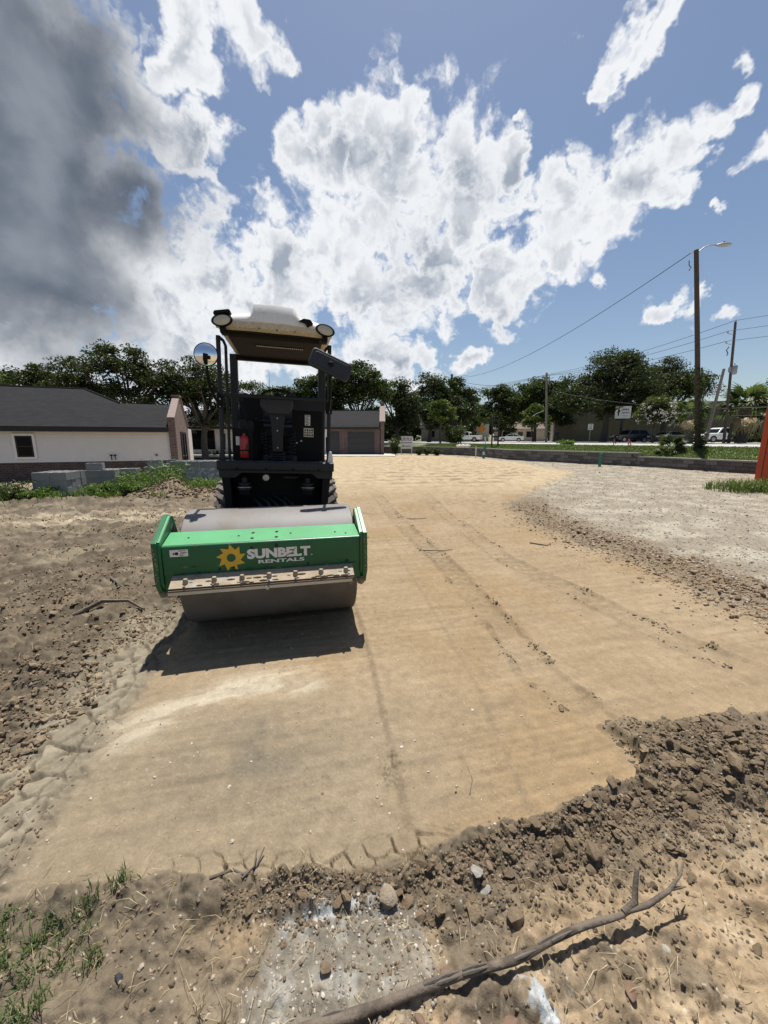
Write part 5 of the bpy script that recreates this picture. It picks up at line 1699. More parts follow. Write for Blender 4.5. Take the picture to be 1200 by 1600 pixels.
# ---- orange storage container at the right
def container():
    T = empty('storage_container', (13.42, 13.9, gz(13.4, 13.9)), R(-54))
    tag(T, 'tall orange corrugated steel storage container with white roof edge', 'container')
    Lx, Ly, H = 2.44, 6.06, 2.9
    for (x, y) in ((0, 0), (Lx, 0), (0, Ly), (Lx, Ly)):
        MB().bb(x - 0.0 + (0 if x == 0 else -0.16), x + (0.16 if x == 0 else 0), y if y == 0 else y - 0.16, y + 0.16 if y == 0 else y, 0.0, H - 0.08).build('corner_post', M_ORANGE, T, bevel=0.01)

    def corr(a, b, fixed, axis):
        n = int((b - a) / 0.14)
        vs, fs = [], []
        for i in range(n * 2 + 1):
            t = a + (b - a) * i / (2 * n)
            off = 0.035 if (i // 1) % 4 in (1, 2) else 0.0
            for z in (0.16, H - 0.16):
                vs.append((fixed + off, t, z) if axis == 'Y' else (t, fixed + off, z))
        for i in range(n * 2):
            fs.append((2 * i, 2 * i + 2, 2 * i + 3, 2 * i + 1))
        return MB().add(vs, fs)
    corr(0.16, Ly - 0.16, 0.03, 'Y').build('side_panel', M_ORANGE, T)
    corr(0.16, Ly - 0.16, Lx - 0.07, 'Y').build('side_panel', M_ORANGE, T)
    for x0, x1 in ((0.165, Lx / 2 - 0.01), (Lx / 2 + 0.01, Lx - 0.165)):
        d = MB().bb(x0, x1, 0.03, 0.08, 0.16, H - 0.17).build('door', M_ORANGE, T, bevel=0.01)
        MB().tube([((x0 + x1) / 2 + 0.2, -0.0, 0.16), ((x0 + x1) / 2 + 0.2, -0.0, H - 0.2)], 0.02, 8).build('lock_rod', M_BRIGHT, d)
    MB().bb(0.32, 0.95, 0.008, 0.028, 1.95, 2.40).build('white_panel', M_TRIMW, T)
    MB().bb(0.16, Lx - 0.16, Ly - 0.08, Ly - 0.03, 0.16, H - 0.16).build('end_panel', M_ORANGE, T)
    for z0, z1 in ((0.0, 0.155), (H - 0.155, H - 0.085)):
        fr = MB()
        fr.bb(0.165, Lx - 0.165, 0.0, 0.12, z0, z1).bb(0.165, Lx - 0.165, Ly - 0.12, Ly, z0, z1).bb(0.0, 0.12, 0.165, Ly - 0.165, z0, z1).bb(Lx - 0.12, Lx, 0.165, Ly - 0.165, z0, z1)
        fr.build('frame_rail', M_ORANGE, T)
    MB().bb(-0.02, Lx + 0.02, -0.02, Ly + 0.02, H - 0.078, H + 0.01).build('roof', M_TRIMW, T, bevel=0.02)
    return T


container()


# ---- concrete block stacks
def cmu_mesh():
    mb = MB()
    L_, W_, H_ = 0.397, 0.194, 0.194
    w = 0.032
    xs = [-L_ / 2, -L_ / 2 + w, -w / 2, w / 2, L_ / 2 - w, L_ / 2]
    ys = [-W_ / 2, -W_ / 2 + w, W_ / 2 - w, W_ / 2]
    vs, fs = [], []
    idx = {}
    for k, z in enumerate((0.0, H_)):
        for i, x in enumerate(xs):
            for j, y in enumerate(ys):
                idx[i, j, k] = len(vs)
                vs.append((x, y, z))
    hole = {(1, 1), (3, 1)}
    for i in range(5):
        for j in range(3):
            if (i, j) in hole:
                a = [(i, j), (i + 1, j), (i + 1, j + 1), (i, j + 1)]
                for q in range(4):
                    p0, p1 = a[q], a[(q + 1) % 4]
                    fs.append((idx[p0 + (0,)], idx[p0 + (1,)], idx[p1 + (1,)], idx[p1 + (0,)]))
                continue
            for k in (0, 1):
                fs.append((idx[i, j, k], idx[i + 1, j, k], idx[i + 1, j + 1, k], idx[i, j + 1, k]))
    for i in range(5):
        for j in (0, 3):
            fs.append((idx[i, j, 0], idx[i + 1, j, 0], idx[i + 1, j, 1], idx[i, j, 1]))
    for j in range(3):
        for i in (0, 5):
            fs.append((idx[i, j, 0], idx[i, j + 1, 0], idx[i, j + 1, 1], idx[i, j, 1]))
    return mb.add(vs, fs)


CMU = cmu_mesh().build('concrete_block', M_CMU)
CMU_USED = [False]


def put_block(x, y, z, a, label, group, tilt=0.0):
    if CMU_USED[0]:
        o = CMU.copy()
        COL.objects.link(o)
    else:
        o = CMU
        CMU_USED[0] = True
    o.location = (x, y, z)
    o.rotation_euler = (tilt, 0, a)
    tag(o, label, 'concrete block', group)
    return o


def stack(cx, cy, yaw, nx, ny, nz, label, group, extra=(), skip=(), zb=None, turn=()):
    rng = random.Random(int(cx * 100) & 0xffff)
    z0 = (gz(cx, cy) if zb is None else zb)
    c, s = math.cos(yaw), math.sin(yaw)
    for k in range(nz):
        for i in range(nx):
            for j in range(ny):
                if (i, j, k) in skip or (0 < i < nx - 1 and 0 < j < ny - 1 and k < nz - 1):
                    continue
                lx = (i - (nx - 1) / 2) * 0.402 + rng.uniform(-0.008, 0.008)
                ly = (j - (ny - 1) / 2) * 0.202 + rng.uniform(-0.006, 0.006)
                if (i, j, k) in turn:
                    for q in (-1, 1):
                        X = lx + q * 0.101
                        put_block(cx + c * X - s * ly, cy + s * X + c * ly, z0 + k * 0.1955, yaw + math.pi / 2, label, group)
                    continue
                put_block(cx + c * lx - s * ly, cy + s * lx + c * ly, z0 + k * 0.1955, yaw + rng.uniform(-0.02, 0.02), label, group)
    for (lx, ly, k, da) in extra:
        put_block(cx + c * lx - s * ly, cy + s * lx + c * ly, z0 + k * 0.1955, yaw + da, label, group)


stack(-8.62, 10.2, R(8), 2, 4, 4, 'grey concrete block in the short stack farthest from the roller', 'blocks of the short stack', zb=-0.06)
stack(-7.95, 11.3, R(14), 3, 4, 4, 'grey concrete block in the stack with one loose block on top', 'blocks of the stack with a loose block on top',
      extra=((-0.35, -0.2, 4, 0.05),), zb=-0.08, skip=((2, 0, 3), (2, 1, 3)))
stack(-6.55, 12.2, R(16), 4, 4, 4, 'grey concrete block in the long weathered stack behind the weeds', 'blocks of the middle stack',
      extra=((-0.55, -0.2, 4, 0.03), (-0.1, 0.15, 4, 0.3)), zb=-0.04, turn=((0, 0, 3), (2, 0, 3), (1, 0, 2), (3, 0, 3)))
stack(-5.62, 12.0, R(11), 4, 4, 4, 'grey concrete block in the plastic wrapped stack nearest the brick gable', 'blocks of the wrapped stack',
      zb=0.13, skip=((0, 1, 3), (1, 2, 3)))


def plastic_wrap():
    m = bpy.data.materials.new('clear_stretch_wrap')
    m.use_nodes = True
    t = m.node_tree
    t.nodes.clear()
    out = N(t, 'ShaderNodeOutputMaterial')
    tr = N(t, 'ShaderNodeBsdfTransparent')
    tr.inputs[0].default_value = (0.93, 0.95, 0.96, 1)
    gl = N(t, 'ShaderNodeBsdfPrincipled')
    gl.inputs['Base Color'].default_value = (0.75, 0.78, 0.80, 1)
    gl.inputs['Roughness'].default_value = 0.12
    tc = N(t, 'ShaderNodeTexCoord')
    f = mrange(t, noise(t, tc.outputs['Object'], 7.0, 6, 0.7, 1.2), 0.40, 0.72, 0.10, 0.70)
    mx = N(t, 'ShaderNodeMixShader')
    t.links.new(f, mx.inputs[0])
    t.links.new(tr.outputs[0], mx.inputs[1])
    t.links.new(gl.outputs[0], mx.inputs[2])
    t.links.new(mx.outputs[0], out.inputs[0])
    vs, fs = [], []
    per = []
    hx, hy = 0.84, 0.44
    for i in range(40):
        per.append((-hx + 2 * hx * i / 40, -hy))
    for i in range(20):
        per.append((hx, -hy + 2 * hy * i / 20))
    for i in range(40):
        per.append((hx - 2 * hx * i / 40, hy))
    for i in range(20):
        per.append((-hx, hy - 2 * hy * i / 20))
    n = len(per)
    for k in range(9):
        for i, (a, b) in enumerate(per):
            w = random.uniform(0.0, 0.028) + (0.05 * random.random() if k == 0 else 0)
            L_ = math.hypot(a, b)
            vs.append((a * (1 + w / L_), b * (1 + w / L_), 0.0 + 0.60 * k / 8 + (random.uniform(-0.04, 0.02) if k == 8 else 0)))
    for k in range(8):
        for i in range(n):
            fs.append((k * n + i, k * n + (i + 1) % n, (k + 1) * n + (i + 1) % n, (k + 1) * n + i))
    o = MB().add(vs, fs).build('plastic_wrap', m, smooth=50)
    o.location = (-5.62, 12.0, 0.13)
    o.rotation_euler = (0, 0, R(11))
    tag(o, 'crinkled clear plastic wrap around the blocks nearest the brick gable', 'plastic wrap')


plastic_wrap()


# ---- buildings across the avenue
def box_building(name, loc, rz, w, d, h, m, label, cat, wins, roof=None, door=None):
    T = empty(name, loc, rz)
    tag(T, label, cat)
    MB().bb(-w / 2, w / 2, 0, d, -0.3, h).build('wall', m, T)
    for (x, z, ww, hh, mu, ra) in wins:
        window(T, x, 0, z, ww, hh, mu, ra, 0.05)
    if roof == 'flat':
        MB().bb(-w / 2 - 0.15, w / 2 + 0.15, -0.15, d + 0.15, h + 0.003, h + 0.35).build('parapet', m, T)
    elif roof:
        r = MB()
        o = 0.4
        slab_roof(r, [(-w / 2 - o, -o, h - 0.1), (w / 2 + o, -o, h - 0.1), (w / 2 + o, d / 2, h + roof), (-w / 2 - o, d / 2, h + roof)])
        slab_roof(r, [(-w / 2 - o, d / 2, h + roof), (w / 2 + o, d / 2, h + roof), (w / 2 + o, d + o, h - 0.1), (-w / 2 - o, d + o, h - 0.1)])
        r.build('roof', M_SHINGLE if roof != 1.9 else mat('brown_shingles', (0.13, 0.10, 0.08), 0.9), T)
        for s in (-1, 1):
            x = s * (w / 2 - 0.05)
            MB().prism([(0.02, h - 0.02), (d - 0.02, h - 0.02), (d / 2, h + roof - 0.16)], x - 0.05, x + 0.05).build('gable_wall', m, T)
    if door:
        MB().bb(door - 0.5, door + 0.5, -0.06, -0.003, 0, 2.1).build('door', M_DOOR, T)
    return T


bb = box_building('commercial_building', (45.5, 71.0, 1.19), R(-20), 27, 14, 6.4, M_BEIGE, 'long tan stucco building behind the oaks across the avenue', 'building',
                  [(9.0, 0.9, 2.6, 1.6, 3, 1), (-2.8, 0.5, 1.6, 0.5, 2, 1)], 'flat', door=11.3)
for k in range(12):
    MB().bb(-12.8 + k * 2.3, -12.72 + k * 2.3, -0.03, -0.003, 0, 6.2).build('panel_joint', M_BEIGE, bb)
box_building('house', (21.5, 92.0, 1.19), R(-12), 6.0, 8, 5.2, mat('pale_grey_siding', (0.50, 0.49, 0.46), 0.7), 'pale two storey house with gable roof beyond the parked pickup', 'house', [(0.6, 3.2, 1.0, 1.3, 1, 2), (-1.6, 0.9, 1.0, 1.3, 1, 2)], 2.0)
box_building('house', (31.0, 90.0, 1.19), R(-16), 11, 9, 2.9, mat('tan_siding', (0.36, 0.32, 0.26), 0.8), 'low tan house with brown gable roof behind the white sedan', 'house', [(-2.8, 0.9, 1.6, 1.3, 2, 2), (2.4, 0.9, 1.6, 1.3, 2, 2)], 1.9, door=0.3)
box_building('house', (12.5, 84.0, 1.19), R(-8), 9, 8, 2.9, mat('brown_siding', (0.16, 0.13, 0.11), 0.8), 'shaded brown house under the trees beyond the yard sign', 'house', [(-2.2, 0.9, 1.2, 1.3, 2, 2), (2.0, 0.9, 1.2, 1.3, 1, 2)], 2.1)
box_building('shop_building', (62.0, 58.0, 1.19), R(-40), 26, 10, 4.2, M_BEIGE, 'low tan building behind the palm and white truck', 'building', [(-6, 0.6, 2.4, 2.0, 3, 1), (4, 0.6, 2.4, 2.0, 3, 1)], 'flat')


# ------------------------------------------------------------------ trees and plants
def leaf_mat(name, c1, c2, trans=0.35):
    m = bpy.data.materials.new(name)
    m.use_nodes = True
    t = m.node_tree
    t.nodes.clear()
    out = N(t, 'ShaderNodeOutputMaterial')
    at = N(t, 'ShaderNodeAttribute', attribute_name='tone')
    sp = N(t, 'ShaderNodeSeparateColor')
    t.links.new(at.outputs['Color'], sp.inputs[0])
    col = mixc(t, sp.outputs[0], c1, c2)
    d = N(t, 'ShaderNodeBsdfDiffuse')
    t.links.new(col, d.inputs[0])
    tr = N(t, 'ShaderNodeBsdfTranslucent')
    t.links.new(mixc(t, 1.0, col, (1.1, 1.25, 0.5), 'MULTIPLY'), tr.inputs[0])
    mx = N(t, 'ShaderNodeMixShader')
    mx.inputs[0].default_value = trans
    t.links.new(d.outputs[0], mx.inputs[1])
    t.links.new(tr.outputs[0], mx.inputs[2])
    gl = N(t, 'ShaderNodeBsdfGlossy')
    gl.inputs['Roughness'].default_value = 0.45
    m2 = N(t, 'ShaderNodeMixShader')
    m2.inputs[0].default_value = 0.025
    t.links.new(mx.outputs[0], m2.inputs[1])
    t.links.new(gl.outputs[0], m2.inputs[2])
    t.links.new(m2.outputs[0], out.inputs[0])
    return m


M_OAK = leaf_mat('live_oak_leaves', (0.020, 0.031, 0.011), (0.048, 0.060, 0.019))
M_OAK2 = leaf_mat('broad_leaves', (0.026, 0.042, 0.012), (0.066, 0.086, 0.022))
M_LIGHTLEAF = leaf_mat('pale_green_leaves', (0.048, 0.072, 0.017), (0.105, 0.135, 0.034))
M_CRAPE = leaf_mat('crape_myrtle_leaves', (0.050, 0.068, 0.022), (0.110, 0.120, 0.040))
M_WEED = leaf_mat('weed_leaves', (0.050, 0.090, 0.018), (0.130, 0.190, 0.040))
M_BLADE = leaf_mat('grass_blades', (0.045, 0.085, 0.020), (0.150, 0.170, 0.055))
M_DRY = leaf_mat('dry_straw', (0.26, 0.20, 0.11), (0.42, 0.34, 0.20), 0.15)
M_PALM = leaf_mat('palm_fronds', (0.035, 0.058, 0.022), (0.095, 0.115, 0.045))
M_FLOWER = mat('white_blossom', (0.66, 0.62, 0.58), 0.8, var=0.1)
M_BARK = mat('grey_bark', (0.095, 0.080, 0.066), 0.95, var=0.3, vscale=8, bump=0.8, bscale=14)
M_DEADWOOD = mat('weathered_wood', (0.125, 0.100, 0.076), 0.9, var=0.3, vscale=12, col2=(0.062, 0.047, 0.035), c2scale=9, c2lo=0.45, c2hi=0.62, bump=0.9, bscale=45)


def leaf_quads(P, size, rng, up=0.25, squash=0.5):
    """a diamond leaf cluster at each point, facing anywhere but a little upward"""
    n = len(P)
    nrm = rng.normal(0, 1, (n, 3))
    nrm[:, 2] = np.abs(nrm[:, 2]) + up
    nrm /= np.linalg.norm(nrm, axis=1, keepdims=True)
    a = rng.normal(0, 1, (n, 3))
    u = np.cross(nrm, a)
    u /= np.linalg.norm(u, axis=1, keepdims=True) + 1e-9
    w = np.cross(nrm, u)
    s = (size * rng.uniform(0.6, 1.35, n))[:, None]
    V = np.stack([P - u * s, P - w * s * squash, P + u * s, P + w * s * squash + nrm * s * 0.15], 1)
    F = np.arange(n * 4).reshape(-1, 4)
    return V.reshape(-1, 3), F


def make_tree(name, label, x, y, z0, h, lobes, nleaf, lsize, lm, seed, trunk_r=0.28, fork=0.30, cat='tree', group=None, hang=0.0, clump=0.62):
    """lobes: (dx, dy, zc, rx, ry, rz) ellipsoids of the crown, zc and radii in metres above the ground"""
    rng = np.random.default_rng(seed)
    T = empty(name, (x, y, z0))
    tag(T, label, cat, group)
    tb = MB()
    base = Vector((0, 0, -0.15))
    f0 = Vector((rng.uniform(-0.3, 0.3), rng.uniform(-0.2, 0.2), h * fork))
    tb.tube([base, Vector((0.03, 0, 0.3)), base.lerp(f0, 0.55) + Vector((rng.uniform(-.12, .12), 0, 0)), f0], [trunk_r * 1.35, trunk_r * 1.05, trunk_r * 0.9, trunk_r * 0.8], 10)
    pts, tone = [], []
    vol = np.array([l[3] * l[4] * l[5] for l in lobes]) ** 0.75
    share = vol / vol.sum()
    limbs = MB()
    for li, (dx, dy, zc, rx, ry, rz) in enumerate(lobes):
        c = Vector((dx, dy, zc))
        mid = f0.lerp(c, 0.5) + Vector((rng.uniform(-.4, .4), rng.uniform(-.4, .4), rng.uniform(-0.1, 0.5)))
        r0 = trunk_r * 0.55
        limbs.tube([f0 - Vector((0, 0, 0.2)), f0.lerp(mid, 0.5) + Vector((rng.uniform(-.15, .15), 0, .1)), mid, c], [r0, r0 * 0.85, r0 * 0.65, r0 * 0.35], 7)
        nl = int(nleaf * share[li])
        ncl = max(8, int(7 + 2.2 * rx * rz))
        # clump centres spread through the lobe, mostly near its skin
        d = rng.normal(0, 1, (ncl, 3))
        d /= np.linalg.norm(d, axis=1, keepdims=True)
        d[:, 2] = np.where(d[:, 2] < -0.5, -d[:, 2], d[:, 2])
        rad = rng.uniform(0.35, 1.0, ncl) ** 0.6
        cc = d * rad[:, None] * np.array((rx, ry, rz)) * 0.92 + np.array((dx, dy, zc))
        ct = rng.uniform(0, 1, ncl)
        for q in range(0, ncl, 2):
            e = Vector(cc[q])
            mm = c.lerp(e, 0.5) + Vector((rng.uniform(-.2, .2), rng.uniform(-.2, .2), rng.uniform(-.1, .2)))
            limbs.tube([c, mm, e], [r0 * 0.34, r0 * 0.2, r0 * 0.07], 5, False)
        csz = clump * rng.uniform(0.6, 1.3, ncl)
        idx = rng.integers(0, ncl, nl)
        g = rng.normal(0, 1, (nl, 3))
        g /= np.linalg.norm(g, axis=1, keepdims=True)
        g *= (rng.uniform(0.05, 1.0, nl) ** 0.5)[:, None]
        g[:, 2] *= 0.62
        p = cc[idx] + g * csz[idx][:, None] * np.array((1.25, 1.25, 1.0))
        if hang:
            m = rng.uniform(0, 1, nl) < 0.25
            p[m, 2] -= rng.uniform(0, hang, m.sum())
        pts.append(p)
        tone.append(np.clip(0.5 * ct[idx] + rng.uniform(0, 0.5, nl), 0, 1))
    tr = tb.build('trunk', M_BARK, T, smooth=60)
    limbs.build('limbs', M_BARK, tr, smooth=60)
    P = np.concatenate(pts)
    V, F = leaf_quads(P, np.full(len(P), lsize), rng)
    o = npmesh('crown', V, F, lm, T)
    tn = np.repeat(np.concatenate(tone), 4)
    vcol(o.data, 'tone', np.stack([tn, tn, tn], 1))
    return T


def lobes_auto(h, w, n, seed, low=0.42, dep=0.7):
    rng = np.random.default_rng(seed)
    out = []
    for i in range(n):
        a = 2 * math.pi * i / n + rng.uniform(-0.4, 0.4)
        rr = w * 0.5 * rng.uniform(0.35, 0.68)
        t = rng.uniform(0.0, 1.0)
        zc = h * (low + (0.80 - low) * t)
        sx = w * rng.uniform(0.17, 0.27) * (1.1 - 0.35 * t)
        out.append((rr * math.cos(a), rr * math.sin(a) * dep, zc, sx, sx * 0.9, h * rng.uniform(0.12, 0.19)))
    out.append((0, 0, h * 0.80, w * 0.24, w * 0.22, h * 0.18))
    out.append((w * 0.1, 0, h * 0.62, w * 0.30, w * 0.25, h * 0.17))
    return out


# live oaks behind the white house
OAKS = [(-31.0, 33, 7.6, 8.5, M_LIGHTLEAF, 'bright green tree rising behind the hip roof'),
        (-27.5, 34, 8.8, 10.5, M_OAK, 'spreading live oak behind the white house, beside the bright green tree'),
        (-21.8, 34, 10.0, 11.0, M_OAK, 'tallest live oak behind the white house with open crown'),
        (-16.6, 36, 9.2, 9.5, M_OAK, 'live oak behind the brick gable of the white house'),
        (-34.5, 34, 8.6, 8.0, M_OAK, 'dark live oak behind the far end of the white house'),
        (-17.5, 53, 9.6, 8.5, M_OAK2, 'lower leafy tree between the white house and the roller mirror')]
for k, (x, y, h, w, m, lab) in enumerate(OAKS):
    make_tree('oak_tree', lab, x, y, -0.3, h, lobes_auto(h, w, 12, 40 + k, 0.36), 21000, 0.115, m, 60 + k, 0.30, 0.30, clump=0.72)
# trees behind the garage house
MIDT = [(-3.6, 56, 12.2, 10.0, M_OAK2, 'broad dark tree above the garage roof'),
        (-9.0, 58, 11.0, 9.0, M_OAK2, 'green tree behind the long roof, seen past the roller cab'),
        (2.2, 60, 10.6, 9.0, M_OAK, 'dark oak beside the brick parapet of the garage'),
        (7.6, 66, 11.6, 10.0, M_OAK, 'dark oak behind the yard sign'),
        (12.2, 70, 11.4, 9.0, M_OAK, 'dark oak around the distant lamp pole'),
        (-14.5, 60, 9.6, 9.0, M_OAK2, 'tree behind the white middle of the long house')]
for k, (x, y, h, w, m, lab) in enumerate(MIDT):
    make_tree('shade_tree', lab, x, y, 0.1 if x < 5 else 1.1, h, lobes_auto(h, w, 11, 140 + k, 0.22), 20000, 0.18, m, 160 + k, 0.34, 0.26, clump=1.0)
# trees across the avenue
FART = [(23.0, 78, 11.5, 9.0, M_OAK2, 'tall loose tree left of the far lamp pole with pale foliage', 0.6),
        (30.0, 78, 12.6, 11.0, M_OAK2, 'bushy tree behind the far utility pole draped with moss', 1.6),
        (19.4, 86, 10.0, 6.5, M_OAK2, 'thin tree between the pale house and the dark frame', 0.4),
        (34.5, 76, 12.5, 9.0, M_OAK, 'dark tree at the corner of the tan building', 0.6)]
for k, (x, y, h, w, m, lab, hg) in enumerate(FART):
    make_tree('street_tree', lab, x, y, 1.15, h, lobes_auto(h, w, 11, 240 + k, 0.24), 18000, 0.20, m, 260 + k, 0.30, 0.28, hang=hg, clump=1.0)
make_tree('oak_tree', 'big live oak before the tan building with low limb', 32.5, 58.0, 1.15, 13.4, lobes_auto(13.4, 15.5, 14, 301, 0.30), 42000, 0.155, M_OAK, 302, 0.5, 0.30, clump=1.2)
make_tree('oak_tree', 'wide dark oak between the tan building and the vine covered pole', 44.0, 62.0, 1.15, 12.8, lobes_auto(12.8, 14.0, 13, 311, 0.28), 34000, 0.155, M_OAK, 312, 0.45, 0.28, clump=1.2)
make_tree('oak_tree', 'dark oak showing past the palm beside the orange container', 62.0, 58.0, 1.15, 11.0, lobes_auto(11.0, 11.0, 9, 321, 0.38), 11000, 0.24, M_OAK, 322, 0.4, 0.28, clump=1.1)
make_tree('young_tree', 'small bright green tree beside the white sedan', 26.6, 70.0, 1.15, 6.6, lobes_auto(6.6, 6.0, 7, 331, 0.45), 4500, 0.22, M_LIGHTLEAF, 332, 0.12, 0.35, clump=0.7)
make_tree('young_tree', 'small tree with pale trunk above the wall beside the yard sign', 6.6, 46.0, 0.8, 5.6, lobes_auto(5.6, 3.2, 6, 341, 0.55), 2600, 0.18, M_LIGHTLEAF, 342, 0.11, 0.5, clump=0.5)


BACK = [(-26, 98), (-13, 104), (-2, 96), (8, 104), (15, 100), (26, 106), (35, 98), (44, 104), (54, 98), (66, 96), (78, 90), (72, 74), (88, 70)]
for k, (x, y) in enumerate(BACK):
    hh = 9.0 + 2.2 * math.sin(k * 2.3)
    make_tree('background_tree', 'dark tree in the belt of woods far beyond the avenue', x, y, 0.6, hh, lobes_auto(hh, 13.5, 10, 820 + k, 0.18), 5200, 0.42, M_OAK if k % 3 else M_OAK2, 840 + k, 0.3, 0.2, group='far belt of trees', clump=1.5)


def crape(x, y, z, h, w, seed, label):
    T = make_tree('crape_myrtle', label, x, y, z, h, lobes_auto(h, w, 8, seed, 0.5), 7500, 0.14, M_CRAPE, seed + 1, 0.10, 0.28, cat='tree', clump=0.55)
    rng = np.random.default_rng(seed + 5)
    V, F = [], []
    for k in range(46):
        a = rng.uniform(0, 2 * np.pi)
        c = np.array((w * 0.46 * math.cos(a) * rng.uniform(0.6, 1), -abs(w * 0.42 * math.sin(a)), h * rng.uniform(0.38, 0.85)))
        P = c + rng.normal(0, 0.13, (14, 3))
        v, f = leaf_quads(P, np.full(14, 0.10), rng)
        F.append(f + sum(len(q) for q in V))
        V.append(v)
    npmesh('blossom', np.concatenate(V), np.concatenate(F), M_FLOWER, T)
    return T


crape(30.6, 44.5, 1.16, 5.2, 4.6, 401, 'crape myrtle with white blossom beside the vine covered pole')
crape(45.5, 46.5, 1.16, 5.8, 5.4, 411, 'white flowering crape myrtle beside the orange container')


def frond(rng, L, fan_r, nleaf=16):
    """fan palm frond along +X from the origin: arching stalk and pleated leaflets; returns verts, quads, tone"""
    V, F = [], []
    n = nleaf
    tipz = -0.25 * L
    c = np.array((L, 0, tipz * 0.5))
    # stalk
    w = 0.018
    V += [(0, -w, 0), (0, w, 0), tuple(c + np.array((0, w, 0))), tuple(c + np.array((0, -w, 0)))]
    F.append((0, 1, 2, 3))
    for i in range(n):
        a = R(-125 + 250 * i / (n - 1))
        r = fan_r * (0.75 + 0.25 * math.cos(a)) * rng.uniform(0.85, 1.1)
        tip = c + np.array((math.cos(a) * r, math.sin(a) * r, -0.22 * r - 0.25 * r * rng.uniform(0, 1)))
        m = c + np.array((math.cos(a) * r * 0.55, math.sin(a) * r * 0.55, 0.02))
        s = np.array((-math.sin(a), math.cos(a), 0)) * fan_r * 0.075
        k = len(V)
        V += [tuple(c), tuple(m - s), tuple(tip), tuple(m + s)]
        F.append((k, k + 1, k + 2, k + 3))
    return np.array(V, float), np.array(F)


def palm(x, y, z0, h, cr, label, seed, tr=0.24, nf=34, skirt=True, name='palm_tree'):
    rng = np.random.default_rng(seed)
    T = empty(name, (x, y, z0))
    tag(T, label, 'palm')
    if h > 0.6:
        tb = MB()
        tb.tube([(0, 0, -0.1), (0.02, 0, h * 0.5), (0, 0, h)], [tr * 1.15, tr, tr * 1.05], 12)
        tk = tb.build('trunk', M_BARK, T, smooth=60)
        bt = MB()
        nb = int(h / 0.16)
        for k in range(nb):
            for q in range(6):
                a = 2 * math.pi * (q + 0.5 * (k % 2)) / 6
                ro = Matrix.Rotation(a, 3, 'Z') @ Matrix.Rotation(R(-28), 3, 'Y')
                p = Vector((math.cos(a) * (tr * 1.06), math.sin(a) * (tr * 1.06), 0.1 + k * 0.16))
                bt.box(p, (0.05, 0.13, 0.20), ro)
        tag(bt.build('leaf_bases', M_BARK, tk), kind='stuff')
    for kind in ('live', 'dead'):
        if kind == 'dead' and not skirt:
            continue
        VV, FF, TT = [], [], []
        cnt = nf if kind == 'live' else nf // 3
        o_ = 0
        for k in range(cnt):
            a = rng.uniform(0, 2 * np.pi)
            el = R(rng.uniform(-15, 78)) if kind == 'live' else R(rng.uniform(-78, -45))
            v, f = frond(rng, cr * rng.uniform(0.45, 0.60), cr * rng.uniform(0.40, 0.5))
            cx, sx = math.cos(el), math.sin(el)
            v = np.stack([v[:, 0] * cx - v[:, 2] * sx, v[:, 1], v[:, 0] * sx + v[:, 2] * cx], 1)
            ca, sa = math.cos(a), math.sin(a)
            v = np.stack([v[:, 0] * ca - v[:, 1] * sa, v[:, 0] * sa + v[:, 1] * ca, v[:, 2] + max(h, 0.15)], 1)
            VV.append(v)
            FF.append(f + o_)
            o_ += len(v)
            TT.append(np.full(len(v), rng.uniform(0, 1)))
        o = npmesh('crown' if kind == 'live' else 'dead_fronds', np.concatenate(VV), np.concatenate(FF), M_PALM if kind == 'live' else M_DRY, T)
        t = np.concatenate(TT)
        vcol(o.data, 'tone', np.stack([t, t, t], 1))
    return T


palm(36.8, 40.3, 1.18, 3.6, 2.9, 'stout cabbage palm with dead frond skirt across the avenue', 501, 0.42, 46)
palm(30.4, 39.2, 1.18, 2.9, 1.9, 'smaller fan palm behind the vine covered pole', 511, 0.20, 28)
palm(33.3, 42.5, 1.18, 3.2, 1.8, 'fan palm between the leaning stub pole and the vine covered pole', 521, 0.20, 26)
palm(16.7, 22.7, 0.84, 0.0, 1.05, 'low palmetto clump at the foot of the vine covered pole', 531, 0.1, 30, False, 'palmetto')


# ---- shrubs, weeds and grass
def leaf_clump(name, label, x, y, z, w, h, n, ls, m, seed, cat='shrub', stems=8, group=None, squash=0.45):
    rng = np.random.default_rng(seed)
    T = empty(name, (x, y, z))
    tag(T, label, cat, group)
    st = MB()
    P = []
    for k in range(stems):
        a = rng.uniform(0, 2 * np.pi)
        tip = Vector((w / 2 * math.cos(a) * rng.uniform(0.3, 1), w / 2 * math.sin(a) * rng.uniform(0.3, 1), h * rng.uniform(0.55, 1.0)))
        mid = tip * 0.5 + Vector((0, 0, h * 0.12))
        st.tube([(0.15 * tip.x, 0.15 * tip.y, -0.03), mid, tip], [0.010, 0.007, 0.003], 5, False)
        nn = n // stems
        t = rng.uniform(0.15, 1.05, nn)[:, None]
        p = (1 - t) ** 2 * np.array((0.15 * tip.x, 0.15 * tip.y, 0)) + 2 * t * (1 - t) * np.array(mid) + t * t * np.array(tip)
        P.append(p + rng.normal(0, 1, (nn, 3)) * np.array((w, w, h)) * 0.085)
    st.build('stems', M_BARK, T)
    P = np.concatenate(P)
    P[:, 2] = np.abs(P[:, 2])
    V, F = leaf_quads(P, np.full(len(P), ls), rng, 0.4, squash)
    o = npmesh('foliage', V, F, m, T)
    t = np.repeat(rng.uniform(0, 1, len(P)), 4)
    vcol(o.data, 'tone', np.stack([t, t, t], 1))
    return T


